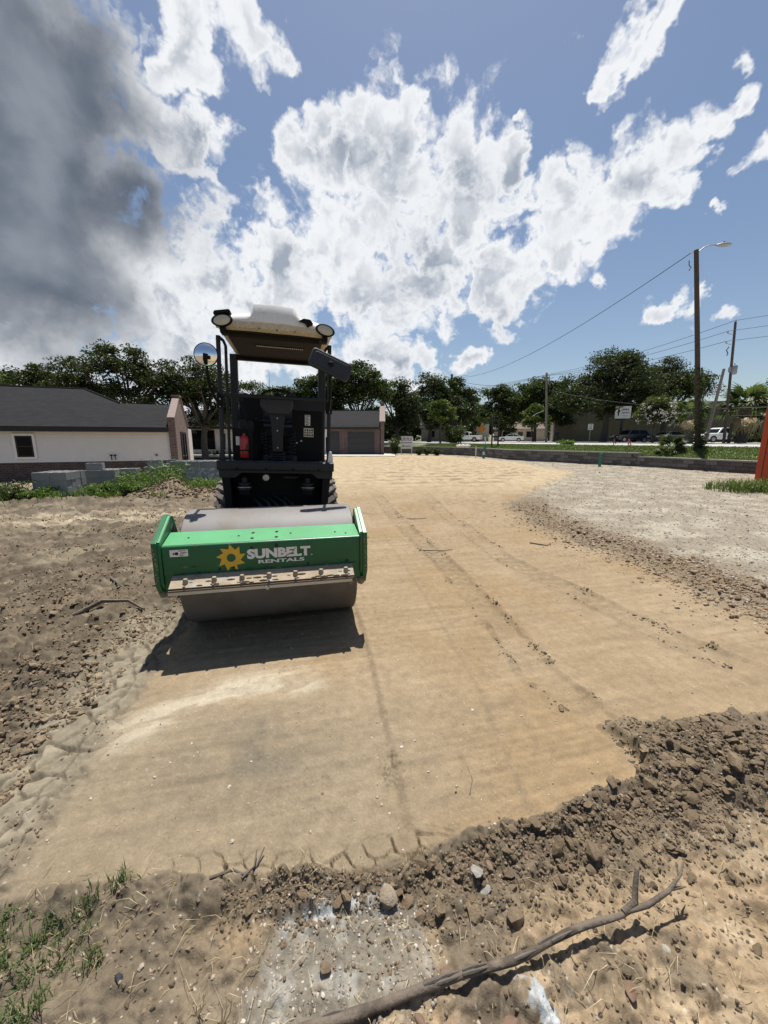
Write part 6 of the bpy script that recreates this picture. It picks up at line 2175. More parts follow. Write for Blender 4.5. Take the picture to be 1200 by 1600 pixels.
WEEDS = [(-6.95, 10.75, 1.0, 0.62, 'tall feathery weed in front of the long block stack'),
         (-6.15, 10.95, 1.25, 0.85, 'tallest bushy weed before the wrapped block stack'),
         (-6.70, 10.25, 0.9, 0.42, 'low leafy weed at the foot of the earth mound'),
         (-7.55, 10.05, 0.8, 0.38, 'low weed between the first two block stacks'),
         (-5.05, 10.9, 0.9, 0.42, 'yellow green weed right of the earth mound'),
         (-4.35, 10.75, 0.8, 0.40, 'yellow green weed close to the roller platform'),
         (-9.25, 9.35, 1.3, 0.42, 'dark creeping weed before the short block stack'),
         (-10.0, 9.6, 1.2, 0.45, 'dark creeping weed past the end of the block row'),
         (-8.72, 9.62, 0.9, 0.30, 'thin weed at the corner of the short block stack')]
for k, (x, y, w, h, lab) in enumerate(WEEDS):
    leaf_clump('weed', lab, x, y, gz(x, y), w, h, 1500, 0.045, M_WEED if k not in (6, 7) else M_OAK2, 600 + k, 'weed', 14, squash=0.28)
for k, (x, y) in enumerate(((3.6, 39.4), (4.3, 39.0), (5.3, 38.3))):
    leaf_clump('garden_shrub', 'small round clipped shrub in the bed below the retaining wall', x, y, 0.0, 0.95, 0.75, 900, 0.07, M_OAK2, 640 + k, 'shrub', 10, 'clipped shrubs below the wall')
leaf_clump('garden_shrub', 'upright leafy shrubs beside the garage corner', 1.2, 40.3, 0.0, 1.3, 1.7, 900, 0.12, M_OAK2, 650, 'shrub', 10)
leaf_clump('bush', 'light green bush on the verge between lamp pole and pickup', 8.3, 46.0, 0.9, 3.0, 2.4, 1600, 0.15, M_OAK2, 651, 'bush', 14)
leaf_clump('bush', 'grassy weed clump on the verge by the kerb', 15.6, 33.0, 0.95, 1.7, 0.6, 900, 0.09, M_WEED, 652, 'bush', 14)
for k, (x, y) in enumerate(((40.5, 44.5), (42.3, 45.2), (44.5, 46.0))):
    leaf_clump('hedge_shrub', 'low dark hedge shrub beside the car park past the stout palm', x, y, 1.18, 2.0, 1.1, 900, 0.12, M_OAK, 655 + k, 'shrub', 10, 'hedge shrubs past the palm')
for k, (x, y) in enumerate(((-17.6, 39.0), (-16.9, 39.0), (-16.2, 39.1), (-15.4, 39.0))):
    leaf_clump('garden_shrub', 'low shrub under the window of the long house', x, y, 0.0, 0.7, 0.45, 400, 0.07, M_OAK2, 660 + k, 'shrub', 8, 'shrubs under the long house window')
make_tree('conical_shrub', 'narrow dark evergreen beside the white wall of the long house', -20.4, 38.8, 0, 2.6, [(0, 0, 1.3, 0.32, 0.32, 1.2)], 900, 0.09, M_OAK, 671, 0.05, 0.2, cat='shrub', clump=0.2)


def blades(name, label, x, y, L, m, seed, width=0.004, lean=0.5, z=None, cat='grass', tone=(0, 1)):
    rng = np.random.default_rng(seed)
    n = len(x)
    z = gza(x, y) if z is None else z
    a = rng.uniform(0, 2 * np.pi, n)
    ln = np.abs(rng.normal(lean, 0.25, n))
    Ls = L * rng.uniform(0.5, 1.3, n)
    dx, dy = np.cos(a), np.sin(a)
    px, py = -dy * width, dx * width
    b = np.stack([x, y, z - 0.005], 1)
    m1 = b + np.stack([dx * Ls * ln * 0.35, dy * Ls * ln * 0.35, Ls * 0.6], 1)
    tp = b + np.stack([dx * Ls * ln, dy * Ls * ln, Ls * (1.0 - 0.35 * ln)], 1)
    s = np.stack([px, py, np.zeros(n)], 1)
    V = np.stack([b - s, b + s, m1 + s * 0.8, m1 - s * 0.8, tp + s * 0.12, tp - s * 0.12], 1).reshape(-1, 3)
    k = (np.arange(n) * 6)[:, None]
    F = np.concatenate([k + np.array((0, 1, 2, 3)), k + np.array((3, 2, 4, 5))])
    o = npmesh(name, V, F, m)
    t = np.repeat(rng.uniform(tone[0], tone[1], n), 6)
    vcol(o.data, 'tone', np.stack([t, t, t], 1))
    tag(o, label, cat, kind='stuff')
    return o


rng = np.random.default_rng(77)
# turf at the photographer's left foot
n = 15000
x = rng.uniform(-1.75, -0.80, n)
y = rng.uniform(0.55, 1.12, n)
dn = fbm(x * 7, y * 7, 701, 3) + 0.4 * fbm(x * 22, y * 22, 703, 2)
keep = (dn > 0.02) & (x < -0.90 - 0.5 * np.abs(y - 0.92) + 0.10 * fbm(x * 6, y * 6, 705, 2)) & (y < 1.01 + 0.1 * (-1.1 - x))
blades('grass', 'sparse green turf on the crumbled earth near the feet', x[keep], y[keep], 0.028, M_BLADE, 78, 0.0014, 0.85, tone=(0, 0.45))
xs, ys = [], []
for (tx, ty) in ((-0.905, 0.91), (-0.985, 0.80), (-1.02, 1.03), (-0.93, 1.09), (-1.10, 0.96), (-1.16, 0.87)):
    xs.append(rng.normal(tx, 0.022, 60))
    ys.append(rng.normal(ty, 0.018, 60))
blades('grass', 'dark green tufts of turf at the edge of the crumbled earth', np.concatenate(xs), np.concatenate(ys), 0.048, M_BLADE, 79, 0.0016, 0.55, tone=(0, 0.35))
# straw litter
n = 420
x = rng.uniform(-1.4, 1.3, n)
y = rng.uniform(0.6, 1.15, n)
blades('straw', 'dry straw and root threads scattered on the near earth', x, y, 0.045, M_DRY, 80, 0.0010, 1.5, cat='straw')
n = 500
x = rng.uniform(-5.5, -1.9, n)
y = rng.uniform(1.6, 6.5, n)
blades('straw', 'dry straw scattered over the rough brown dirt', x, y, 0.07, M_DRY, 81, 0.0016, 1.5, cat='straw')
# long grass by the container, weeds around the stacks
n = 5200
x = rng.normal(12.3, 1.5, n)
y = rng.normal(11.6, 1.0, n)
k = (((x - 12.6) / 2.6) ** 2 + ((y - 11.7) / 1.35) ** 2 < 1) & (fbm(x * 1.2, y * 1.2, 721, 2) + 0.25 * (x - 10.6) > 0)
blades('long_grass', 'long green grass at the foot of the orange container', x[k], y[k], 0.34, M_BLADE, 82, 0.010, 0.6)
n = 3600
x = rng.uniform(-11.0, -3.9, n)
y = rng.normal(10.1, 0.45, n) + 0.14 * (x + 7.5)
k = fbm(x * 1.0, y * 1.6, 731, 3) > -0.05
blades('weed_growth', 'low green weeds growing along the foot of the block stacks', x[k], y[k], 0.20, M_WEED, 83, 0.010, 0.6, cat='weeds')
# verge turf
vsn = VERGE[0]
m_, nw = VERGE[1], VERGE[2]
VA = np.array(vsn).reshape(nw, m_ + 1, 3)
n = 42000
i = rng.integers(0, nw - 1, n)
j = rng.integers(0, m_, n)
u, w = rng.uniform(0, 1, n)[:, None], rng.uniform(0, 1, n)[:, None]
P = (VA[i, j] * (1 - u) + VA[i + 1, j] * u) * (1 - w) + (VA[i, j + 1] * (1 - u) + VA[i + 1, j + 1] * u) * w
k = P[:, 1] < 44
P = P[k]
blades('verge_grass', 'green mown grass on the verge above the retaining wall', P[:, 0], P[:, 1], 0.13, M_BLADE, 84, 0.014, 0.6, z=P[:, 2])


# ------------------------------------------------------------------ poles, wires, signs, vehicles, small things
M_POLE = mat('creosote_pole', (0.082, 0.064, 0.050), 0.95, var=0.3, vscale=5, bump=0.7, bscale=25)
M_POLEG = mat('grey_pole', (0.185, 0.165, 0.145), 0.95, var=0.2, vscale=4, bump=0.5, bscale=25)
M_GALV = mat('galvanised_steel', (0.34, 0.34, 0.34), 0.5, metal=0.6, var=0.1)
M_WIRE = mat('cable', (0.02, 0.02, 0.022), 0.7, var=0.05)
M_PIPE = mat('green_sewer_pipe', (0.015, 0.19, 0.125), 0.45, var=0.1)
M_SIGNW = mat('sign_white', (0.66, 0.65, 0.61), 0.6, var=0.05)
M_SIGNP = mat('sign_purple', (0.15, 0.075, 0.19), 0.6, var=0.1)
M_SIGNK = mat('sign_black', (0.02, 0.02, 0.022), 0.6, var=0.05)
M_SIGNO = mat('sign_orange', (0.55, 0.20, 0.02), 0.6, var=0.1)
M_PINK = mat('pink_tape', (0.55, 0.12, 0.11), 0.6, var=0.1)
M_CARW = mat('white_car_paint', (0.62, 0.63, 0.64), 0.25, var=0.03, coat=0.6)
M_CARD = mat('dark_car_paint', (0.02, 0.022, 0.026), 0.25, var=0.03, coat=0.6)
M_TYRE = mat('car_tyre', (0.02, 0.02, 0.02), 0.9, var=0.1)
M_RIM = mat('alloy_rim', (0.38, 0.38, 0.39), 0.35, metal=0.8, var=0.05)
M_TAIL = mat('tail_lamp', (0.30, 0.02, 0.02), 0.3, var=0.05)


def utility_pole(x, y, z0, h, r, label, lean=(0, 0), m=None, extra=None):
    T = empty('utility_pole', (x, y, z0))
    tag(T, label, 'utility pole')
    top = Vector((lean[0], lean[1], h))
    MB().tube([(0, 0, -0.4), top * 0.5, top], [r, r * 0.88, r * 0.75], 14).build('pole', m or M_POLE, T, smooth=60)
    if extra:
        extra(T, top)
    return T


def wire(a, b, sag, label, r=0.016, cat='wire', group=None):
    a, b = Vector(a), Vector(b)
    pts = []
    for k in range(25):
        t = k / 24
        p = a.lerp(b, t)
        p.z -= sag * 4 * t * (1 - t)
        pts.append(p - a)
    o = MB().tube(pts, r, 5).build('wire', M_WIRE, None, smooth=60)
    o.location = a
    return tag(o, label, cat, group)


def lamp_head(T, base, arm, label=None):
    """curved arm and cobra head; arm = list of offsets"""
    a = MB().tube([Vector(base) + Vector(p) for p in arm], 0.028, 8).build('lamp_arm', M_GALV, T, smooth=60)
    e = Vector(base) + Vector(arm[-1])
    d = (Vector(arm[-1]) - Vector(arm[-2])).normalized()
    d.z = d.z * 0.3
    d.normalize()
    hd = MB()
    n = 14
    for (t, w, hh) in ((0.0, 0.05, 0.04), (0.15, 0.13, 0.075), (0.40, 0.17, 0.10), (0.60, 0.13, 0.08), (0.72, 0.02, 0.02)):
        c = e + d * (t - 0.06)
        s = Vector((-d.y, d.x, 0)).normalized()
        for j in range(n):
            an = 2 * math.pi * j / n
            up = math.sin(an)
            hd.v.append(tuple(c + s * w * math.cos(an) + Vector((0, 0, hh * (up if up > 0 else up * 0.8)))))
    for i in range(4):
        for j in range(n):
            hd.f.append((i * n + j, i * n + (j + 1) % n, (i + 1) * n + (j + 1) % n, (i + 1) * n + j))
    h = hd.build('lamp_head', M_GALV, T, smooth=50)
    MB().lathe([(0.04, 0.09), (0.04, 0.15), (0.02, 0.16)], 'Z', 10, tuple(e + d * 0.30)).build('photocell', M_WIRE, h)
    return a


P1 = Vector((17.95, 22.2, 1.02))
P1T = Vector((-1.67, 0.0, 10.25))


def ex1(T, top):
    lamp_head(T, top - Vector((0, 0, 0.18)), [(0.0, 0, 0), (0.35, -0.05, 0.28), (0.62, -0.1, 0.36), (0.95, -0.15, 0.34)])
    MB().tube([top + Vector((-0.12, 0, -0.10)), top + Vector((-0.28, 0, -0.16))], 0.018, 6).build('eye_bolt', M_GALV, T)
    MB().tube([top + Vector((-0.30, 0, -0.5)), top + Vector((-0.26, 0, -0.75)), top + Vector((-0.14, 0, -0.82)), top + Vector((-0.24, 0, -0.98))], 0.02, 6).build('cable_loop', M_WIRE, T)


utility_pole(P1.x, P1.y, P1.z, 10.25, 0.138, 'tall brown wooden pole with lamp arm and climbing vine', (P1T.x, 0), M_POLE, ex1)
# vine on it
rng = np.random.default_rng(901)
n = 2600
t = rng.uniform(0, 1, n) ** 1.5
a = rng.uniform(0, 2 * np.pi, n)
rad = 0.13 + np.abs(rng.normal(0, 0.09, n)) * (1.2 - 0.7 * t) + 0.10 * (rng.uniform(0, 1, n) < 0.15)
zz = 0.1 + t * 4.3
Pv = np.stack([P1T.x * zz / 10.25 + rad * np.cos(a) + 0.05, rad * np.sin(a), zz], 1)
V, F = leaf_quads(Pv, np.full(n, 0.055), rng)
VT = empty('climbing_vine', P1)
tag(VT, 'leafy green vine climbing the tall lamp pole', 'vine')
o = npmesh('foliage', V, F, M_OAK2, VT)
tn = np.repeat(rng.uniform(0, 1, n), 4)
vcol(o.data, 'tone', np.stack([tn, tn, tn], 1))
sv = MB()
for k in range(3):
    sv.tube([(0.13 * math.cos(k * 2 + q * 0.5) + P1T.x * (q * 0.42) / 10.25, 0.13 * math.sin(k * 2 + q * 0.5), q * 0.42) for q in range(9)], 0.012, 5)
sv.build('stems', M_BARK, VT)


def ex2(T, top):
    lamp_head(T, top - Vector((0, 0, 0.8)), [(0.1, 0, 0), (1.0, -0.4, 0.35), (2.2, -0.9, 0.50)])
    for dz in (0.3, 0.9):
        MB().lathe([(0.05, -dz), (0.06, -dz + 0.1), (0.03, -dz + 0.2)], 'Z', 8, (top.x - 0.22, top.y, top.z)).build('insulator', M_GALV, T)


utility_pole(12.9, 77.0, 1.15, 12.7, 0.24, 'distant dark pole with lamp arm behind the yard sign', (0.1, 0), M_POLE, ex2)
utility_pole(13.6, 70.0, 1.15, 5.4, 0.14, 'short pale pole beside the distant lamp pole', (0.1, 0), M_POLEG)


def ex3(T, top):
    MB().tube([top + Vector((0, 0, -5.2)), top + Vector((-1.0, -0.2, -5.6)), top + Vector((-1.7, -0.3, -6.0))], 0.045, 6).build('lamp_arm', M_GALV, T)
    MB().bb(top.x - 0.5, top.x + 0.5, top.y - 0.06, top.y + 0.06, top.z - 0.7, top.z - 0.58).build('crossarm', M_POLEG, T)
    for k in (-0.42, 0.0, 0.42):
        MB().lathe([(0.05, top.z - 0.57), (0.06, top.z - 0.45), (0.03, top.z - 0.38)], 'Z', 8, (top.x + k, top.y, 0)).build('insulator', M_GALV, T)


utility_pole(23.7, 57.0, 1.15, 9.7, 0.19, 'grey utility pole before the moss draped tree across the avenue', (-0.7, 0), M_POLEG, ex3)


def ex4(T, top):
    for k, dz in enumerate((0.0, -1.0, -1.9)):
        if k:
            MB().tube([top + Vector((-0.1, 0, dz - 0.1)), top + Vector((-0.55, 0, dz)), top + Vector((-0.58, 0, dz + 0.15))], 0.025, 6).build('bracket', M_GALV, T)
        MB().lathe([(0.06, top.z + dz + 0.02), (0.07, top.z + dz + 0.12), (0.03, top.z + dz + 0.22)], 'Z', 8, (top.x - (0.58 if k else 0.0), top.y, 0)).build('insulator', M_GALV, T)
    tf = MB().lathe([(0.02, -0.02), (0.24, 0.0), (0.26, 0.08), (0.26, 0.72), (0.22, 0.80), (0.06, 0.84), (0.04, 1.0)], 'Z', 18, (top.x + 0.52, top.y - 0.05, top.z - 4.7)).build('transformer', M_GALV, T, smooth=40)
    MB().bb(top.x + 0.05, top.x + 0.30, top.y - 0.1, top.y + 0.05, top.z - 4.5, top.z - 4.05).build('hanger', M_GALV, tf)
    MB().tube([top + Vector((-0.25, 0, -2.2)), top + Vector((-0.45, 0, -2.5)), top + Vector((-0.25, 0, -2.8)), top + Vector((-0.35, 0, -3.0))], 0.04, 6).build('cutout_fuse', M_WIRE, T)
    MB().bb(top.x - 0.5, top.x + 0.5, top.y - 0.06, top.y + 0.06, top.z - 8.0, top.z - 7.9).build('crossarm', M_POLE, T)


P4 = Vector((33.9, 38.9, 1.15))
P4T = Vector((-0.75, 0, 11.3))
utility_pole(P4.x, P4.y, P4.z, 11.3, 0.13, 'dark utility pole carrying a transformer beside the stout palm', (-0.75, 0), M_POLE, ex4)
utility_pole(32.0, 38.9, 1.15, 7.1, 0.15, 'bare leaning stub pole without wires across the avenue', (0.75, 0), M_POLEG)
utility_pole(35.3, 40.0, 1.15, 2.0, 0.17, 'short dark post in front of the white truck', (0.05, 0), M_POLE)

# wires
top1 = P1 + Vector((P1T.x - 0.28, 0, 10.25 - 0.16))
wire(top1, (13.0, 76.9, 13.3), 1.9, 'long sagging cable from the tall lamp pole to the distant lamp pole', 0.018)
t3 = Vector((23.0, 57.0, 1.15 + 9.7))
t4 = P4 + P4T
for k, (dz, dx) in enumerate(((0.15, 0.0), (-1.0 + 0.2, -0.58), (-1.9 + 0.2, -0.58))):
    lab = ('topmost power line between the grey pole and the transformer pole', 'middle power line between the grey pole and the transformer pole', 'lowest power line between the grey pole and the transformer pole')[k]
    wire(t4 + Vector((dx, 0, dz)), t3 + Vector((-0.42 + 0.42 * k, 0, -0.35)), 0.5, lab, 0.020)
    lab = ('topmost power line past the transformer pole over the container', 'middle power line past the transformer pole over the container', 'lowest power line past the transformer pole over the container')[k]
    wire(t4 + Vector((dx, 0, dz)), t4 + Vector((26 + dx, -34, dz + 0.6)), 0.6, lab, 0.020)
    lab = ('topmost power line running on from the grey pole behind the trees', 'middle power line running on from the grey pole behind the trees', 'lowest power line running on from the grey pole behind the trees')[k]
    wire(t3 + Vector((-0.42 + 0.42 * k, 0, -0.35)), Vector((3.0 + 0.4 * k, 93.0, 11.0 - 0.5 * k)), 0.5, lab, 0.022)
wire(t4 + Vector((0.0, 0, -7.9)), t4 + Vector((26, -34, -7.0)), 0.5, 'thick telephone cable past the transformer pole above the palm', 0.045)
wire(t4 + Vector((-0.1, 0, -7.9)), t3 + Vector((0, 0, -2.2)), 0.6, 'thick telephone cable between the grey pole and the transformer pole', 0.03)
wire(t4 + Vector((0.0, 0, -8.6)), t4 + Vector((26, -34, -8.0)), 0.5, 'lower telephone cable past the transformer pole', 0.025)
wire((13.0, 76.9, 13.0), (24.1, 57.0, 10.2), 1.2, 'cable dipping from the distant lamp pole to the grey pole', 0.03)


# ---- signs
def yard_sign():
    T = empty('yard_sign', (2.35, 40.6, 0.0))
    tag(T, 'white yard sign with purple lettering on two posts before the retaining wall', 'sign')
    for x in (-0.55, 0.55):
        MB().bb(x - 0.04, x + 0.04, -0.04, 0.04, -0.2, 0.75).build('post', M_SIGNW, T)
    b = MB().bb(-0.62, 0.62, -0.03, 0.03, 0.62, 1.90).build('board', M_SIGNW, T)
    lt = MB()
    for k in range(6):
        x0 = -0.53 + k * 0.18
        lt.bb(x0, x0 + 0.045, -0.0345, -0.0335, 1.46, 1.80)
        if k % 2 == 0:
            lt.bb(x0 + 0.046, x0 + 0.15, -0.0345, -0.0335, 1.46, 1.52)
        else:
            lt.bb(x0 + 0.10, x0 + 0.145, -0.0345, -0.0335, 1.46, 1.80)
        if k in (1, 3, 4):
            lt.bb(x0 + 0.046, x0 + 0.099, -0.0345, -0.0335, 1.62, 1.68)
    tag(lt.build('lettering', M_SIGNP, b), kind='stuff')
    tx = MB()
    for k in range(9):
        tx.bb(-0.52 + k * 0.117, -0.43 + k * 0.117, -0.0345, -0.0335, 1.20, 1.28)
    for k in range(5):
        tx.bb(-0.20 + k * 0.13, -0.10 + k * 0.13, -0.0345, -0.0335, 0.84, 0.92)
    tx.prism([(-0.42, 0.82), (-0.26, 0.82), (-0.26, 0.92), (-0.34, 1.0), (-0.42, 0.92)], -0.0345, -0.0335, 'XZ')
    tag(tx.build('small_print', M_SIGNK, b), kind='stuff')


yard_sign()


def business_sign():
    T = empty('pole_sign', (33.2, 55.0, 1.15), R(-20))
    tag(T, 'white square business sign on a black post before the tan building', 'sign')
    MB().bb(-0.14, 0.14, -0.12, 0.12, -0.3, 3.3).build('post', M_SIGNK, T)
    b = MB().bb(-0.95, 0.95, -0.15, 0.15, 3.30, 4.95).build('cabinet', M_SIGNW, T, bevel=0.03)
    fr = MB().bb(-0.99, 0.99, -0.13, 0.13, 4.955, 5.02).build('top_rail', M_SIGNK, T)
    fig = MB()
    fig.prism([(-0.62, 3.65), (-0.48, 3.65), (-0.44, 4.15), (-0.30, 4.35), (-0.42, 4.40), (-0.48, 4.60), (-0.60, 4.60), (-0.66, 4.35), (-0.72, 4.0), (-0.64, 4.05)], -0.154, -0.1515, 'XZ')
    fig.lathe([(0.09, -0.154), (0.09, -0.1515)], 'Y', 12, (-0.53, 0, 4.72))
    fig.build('figure_mark', M_SIGNK, b)
    tx = MB()
    for k in range(4):
        tx.bb(-0.10 + k * 0.20, 0.05 + k * 0.20, -0.154, -0.1515, 4.38, 4.62)
    for k in range(6):
        tx.bb(-0.16 + k * 0.16, -0.05 + k * 0.16, -0.154, -0.1515, 3.98, 4.16)
    for k in range(5):
        tx.bb(-0.05 + k * 0.14, 0.04 + k * 0.14, -0.154, -0.1515, 3.62, 3.70)
    tag(tx.build('lettering', M_SIGNP, b), kind='stuff')


business_sign()


def small_sign(x, y, z, w, h, top, m, label, dark):
    T = empty('road_sign', (x, y, z), R(-18))
    tag(T, label, 'sign')
    MB().bb(-0.03, 0.03, -0.03, 0.03, -0.2, top - 0.02).build('post', M_GALV, T)
    b = MB().bb(-w / 2, w / 2, -0.05, -0.032, top - h, top).build('plate', m, T)
    if dark:
        mk = MB().bb(-w * 0.30, w * 0.30, -0.0535, -0.0512, top - h * 0.22, top - h * 0.12)
        mk.bb(-w * 0.28, -w * 0.06, -0.0535, -0.0512, top - h * 0.80, top - h * 0.68).bb(-w * 0.16, -w * 0.06, -0.0535, -0.0512, top - h * 0.679, top - h * 0.38)
        mk.bb(w * 0.06, w * 0.28, -0.0535, -0.0512, top - h * 0.80, top - h * 0.70).bb(w * 0.08, w * 0.18, -0.0535, -0.0512, top - h * 0.699, top - h * 0.38)
        tag(mk.build('marking', M_SIGNK, b), kind='stuff')
    return T


small_sign(28.0, 53.3, 1.15, 0.62, 0.78, 2.5, M_SIGNW, 'small white road sign on a thin post beside the big oak', True)
T = empty('road_sign', (20.9, 84.0, 1.15), R(-15))
tag(T, 'orange diamond road sign by the pale two storey house', 'sign')
MB().bb(-0.04, 0.04, -0.03, 0.03, -0.2, 2.2).build('post', M_GALV, T)
MB().prism([(0, 1.7), (0.95, 2.65), (0, 3.6), (-0.95, 2.65)], -0.06, -0.035, 'XZ').build('plate', M_SIGNO, T)
# letter box
T = empty('letter_box', (22.4, 51.5 - 6, 1.15), R(-20))
T.location = (26.4, 59.5, 1.15)
tag(T, 'dark letter box on a post beside the avenue', 'letter box')
MB().bb(-0.10, 0.10, -0.10, 0.10, -0.2, 1.0).build('post', M_SIGNK, T)
MB().prism(rounded([(-0.45, 1.0), (0.15, 1.0), (0.15, 1.38), (0.05, 1.5), (-0.35, 1.5), (-0.45, 1.38)], 0.06, 3), -0.35, 0.35, 'XZ').build('box', M_SIGNK, T)
# dark ladder like sign frame on the verge
T = empty('sign_frame', (10.0, 35.2, 1.0), R(-10))
tag(T, 'dark timber ladder shaped sign frame on the verge above the wall', 'frame')
for x in (-0.27, 0.27):
    MB().bb(x - 0.06, x + 0.06, -0.06, 0.06, -0.3, 2.45).build('post', M_SIGNK, T)
for z in (0.75, 1.25, 1.80, 2.2):
    MB().bb(-0.205, 0.205, -0.04, 0.04, z, z + 0.12).build('rail', M_SIGNK, T)
# survey stakes with pink tape
for (x, y, lab) in ((13.6, 21.7, 'pink taped survey stake on the verge below the white business sign'), (15.9, 27.0, 'pink taped survey stake by the kerb near the grassy weed clump')):
    T = empty('survey_stake', (x, y, 0.92))
    tag(T, lab, 'stake')
    MB().bb(-0.02, 0.02, -0.012, 0.012, -0.25, 0.62).build('stake', M_POLEG, T)
    MB().prism([(-0.035, 0.42), (0.035, 0.40), (0.045, 0.66), (-0.02, 0.68)], -0.02, 0.02, 'XZ').build('tape', M_PINK, T)
    MB().prism([(0.03, 0.50), (0.15, 0.30), (0.17, 0.36), (0.05, 0.60)], -0.004, 0.004, 'XZ').build('tape_tail', M_PINK, T)


# ---- pipes by the wall
def riser(x, y, h, r, label, lean=0.03, cap=True, m=None):
    T = empty('pipe', (x, y, gz(x, y)))
    tag(T, label, 'pipe')
    m = m or M_PIPE
    MB().tube([(0, 0, -0.2), (lean, 0, h)], r, 16).build('barrel', m, T, smooth=40)
    MB().lathe([(r * 1.18, h - 0.10), (r * 1.22, h - 0.02), (r * 1.1, h + 0.02), (0.01, h + 0.03)], 'Z', 16, (lean, 0, 0)).build('cap', m, T, smooth=40)
    return T


riser(12.55, 22.5, 0.72, 0.075, 'green capped sewer riser before the retaining wall', 0.05)
T = riser(8.35, 32.6, 1.15, 0.10, 'green and white taped pipe standing by the wall', 0.10)
MB().lathe([(0.105, 0.30), (0.105, 0.55)], 'Z', 14, (0.035, 0, 0)).build('white_band', M_SIGNW, T)
MB().tube([(0.10, 0, 1.17), (0.14, 0, 1.45), (0.06, 0, 1.75)], 0.05, 8).build('hose_end', M_SIGNW, T, smooth=60)
T = empty('stake', (7.85, 33.2, gz(7.85, 33.2)))
tag(T, 'thin white stake standing beside the taped pipe', 'stake')
MB().bb(-0.04, 0.04, -0.025, 0.025, -0.2, 0.95).build('shaft', M_SIGNW, T)
MB().prism([(-0.04, 0.95), (0.04, 0.95), (0.0, 1.05)], -0.025, 0.025, 'XZ').build('tip', M_SIGNW, T)
T = empty('white_bag', (7.3, 35.8, 0.88))
tag(T, 'white sack lying on the wall beside the thin stake', 'bag')
sk = MB()
for k in range(3):
    sk.add([(0.35 * k - 0.35 + p[0] * 0.36, p[1] * 0.25, 0.10 + p[2] * 0.16) for p in ICO_V], [tuple(f) for f in ICO_F])
sk.build('sack', M_SIGNW, T, smooth=80)


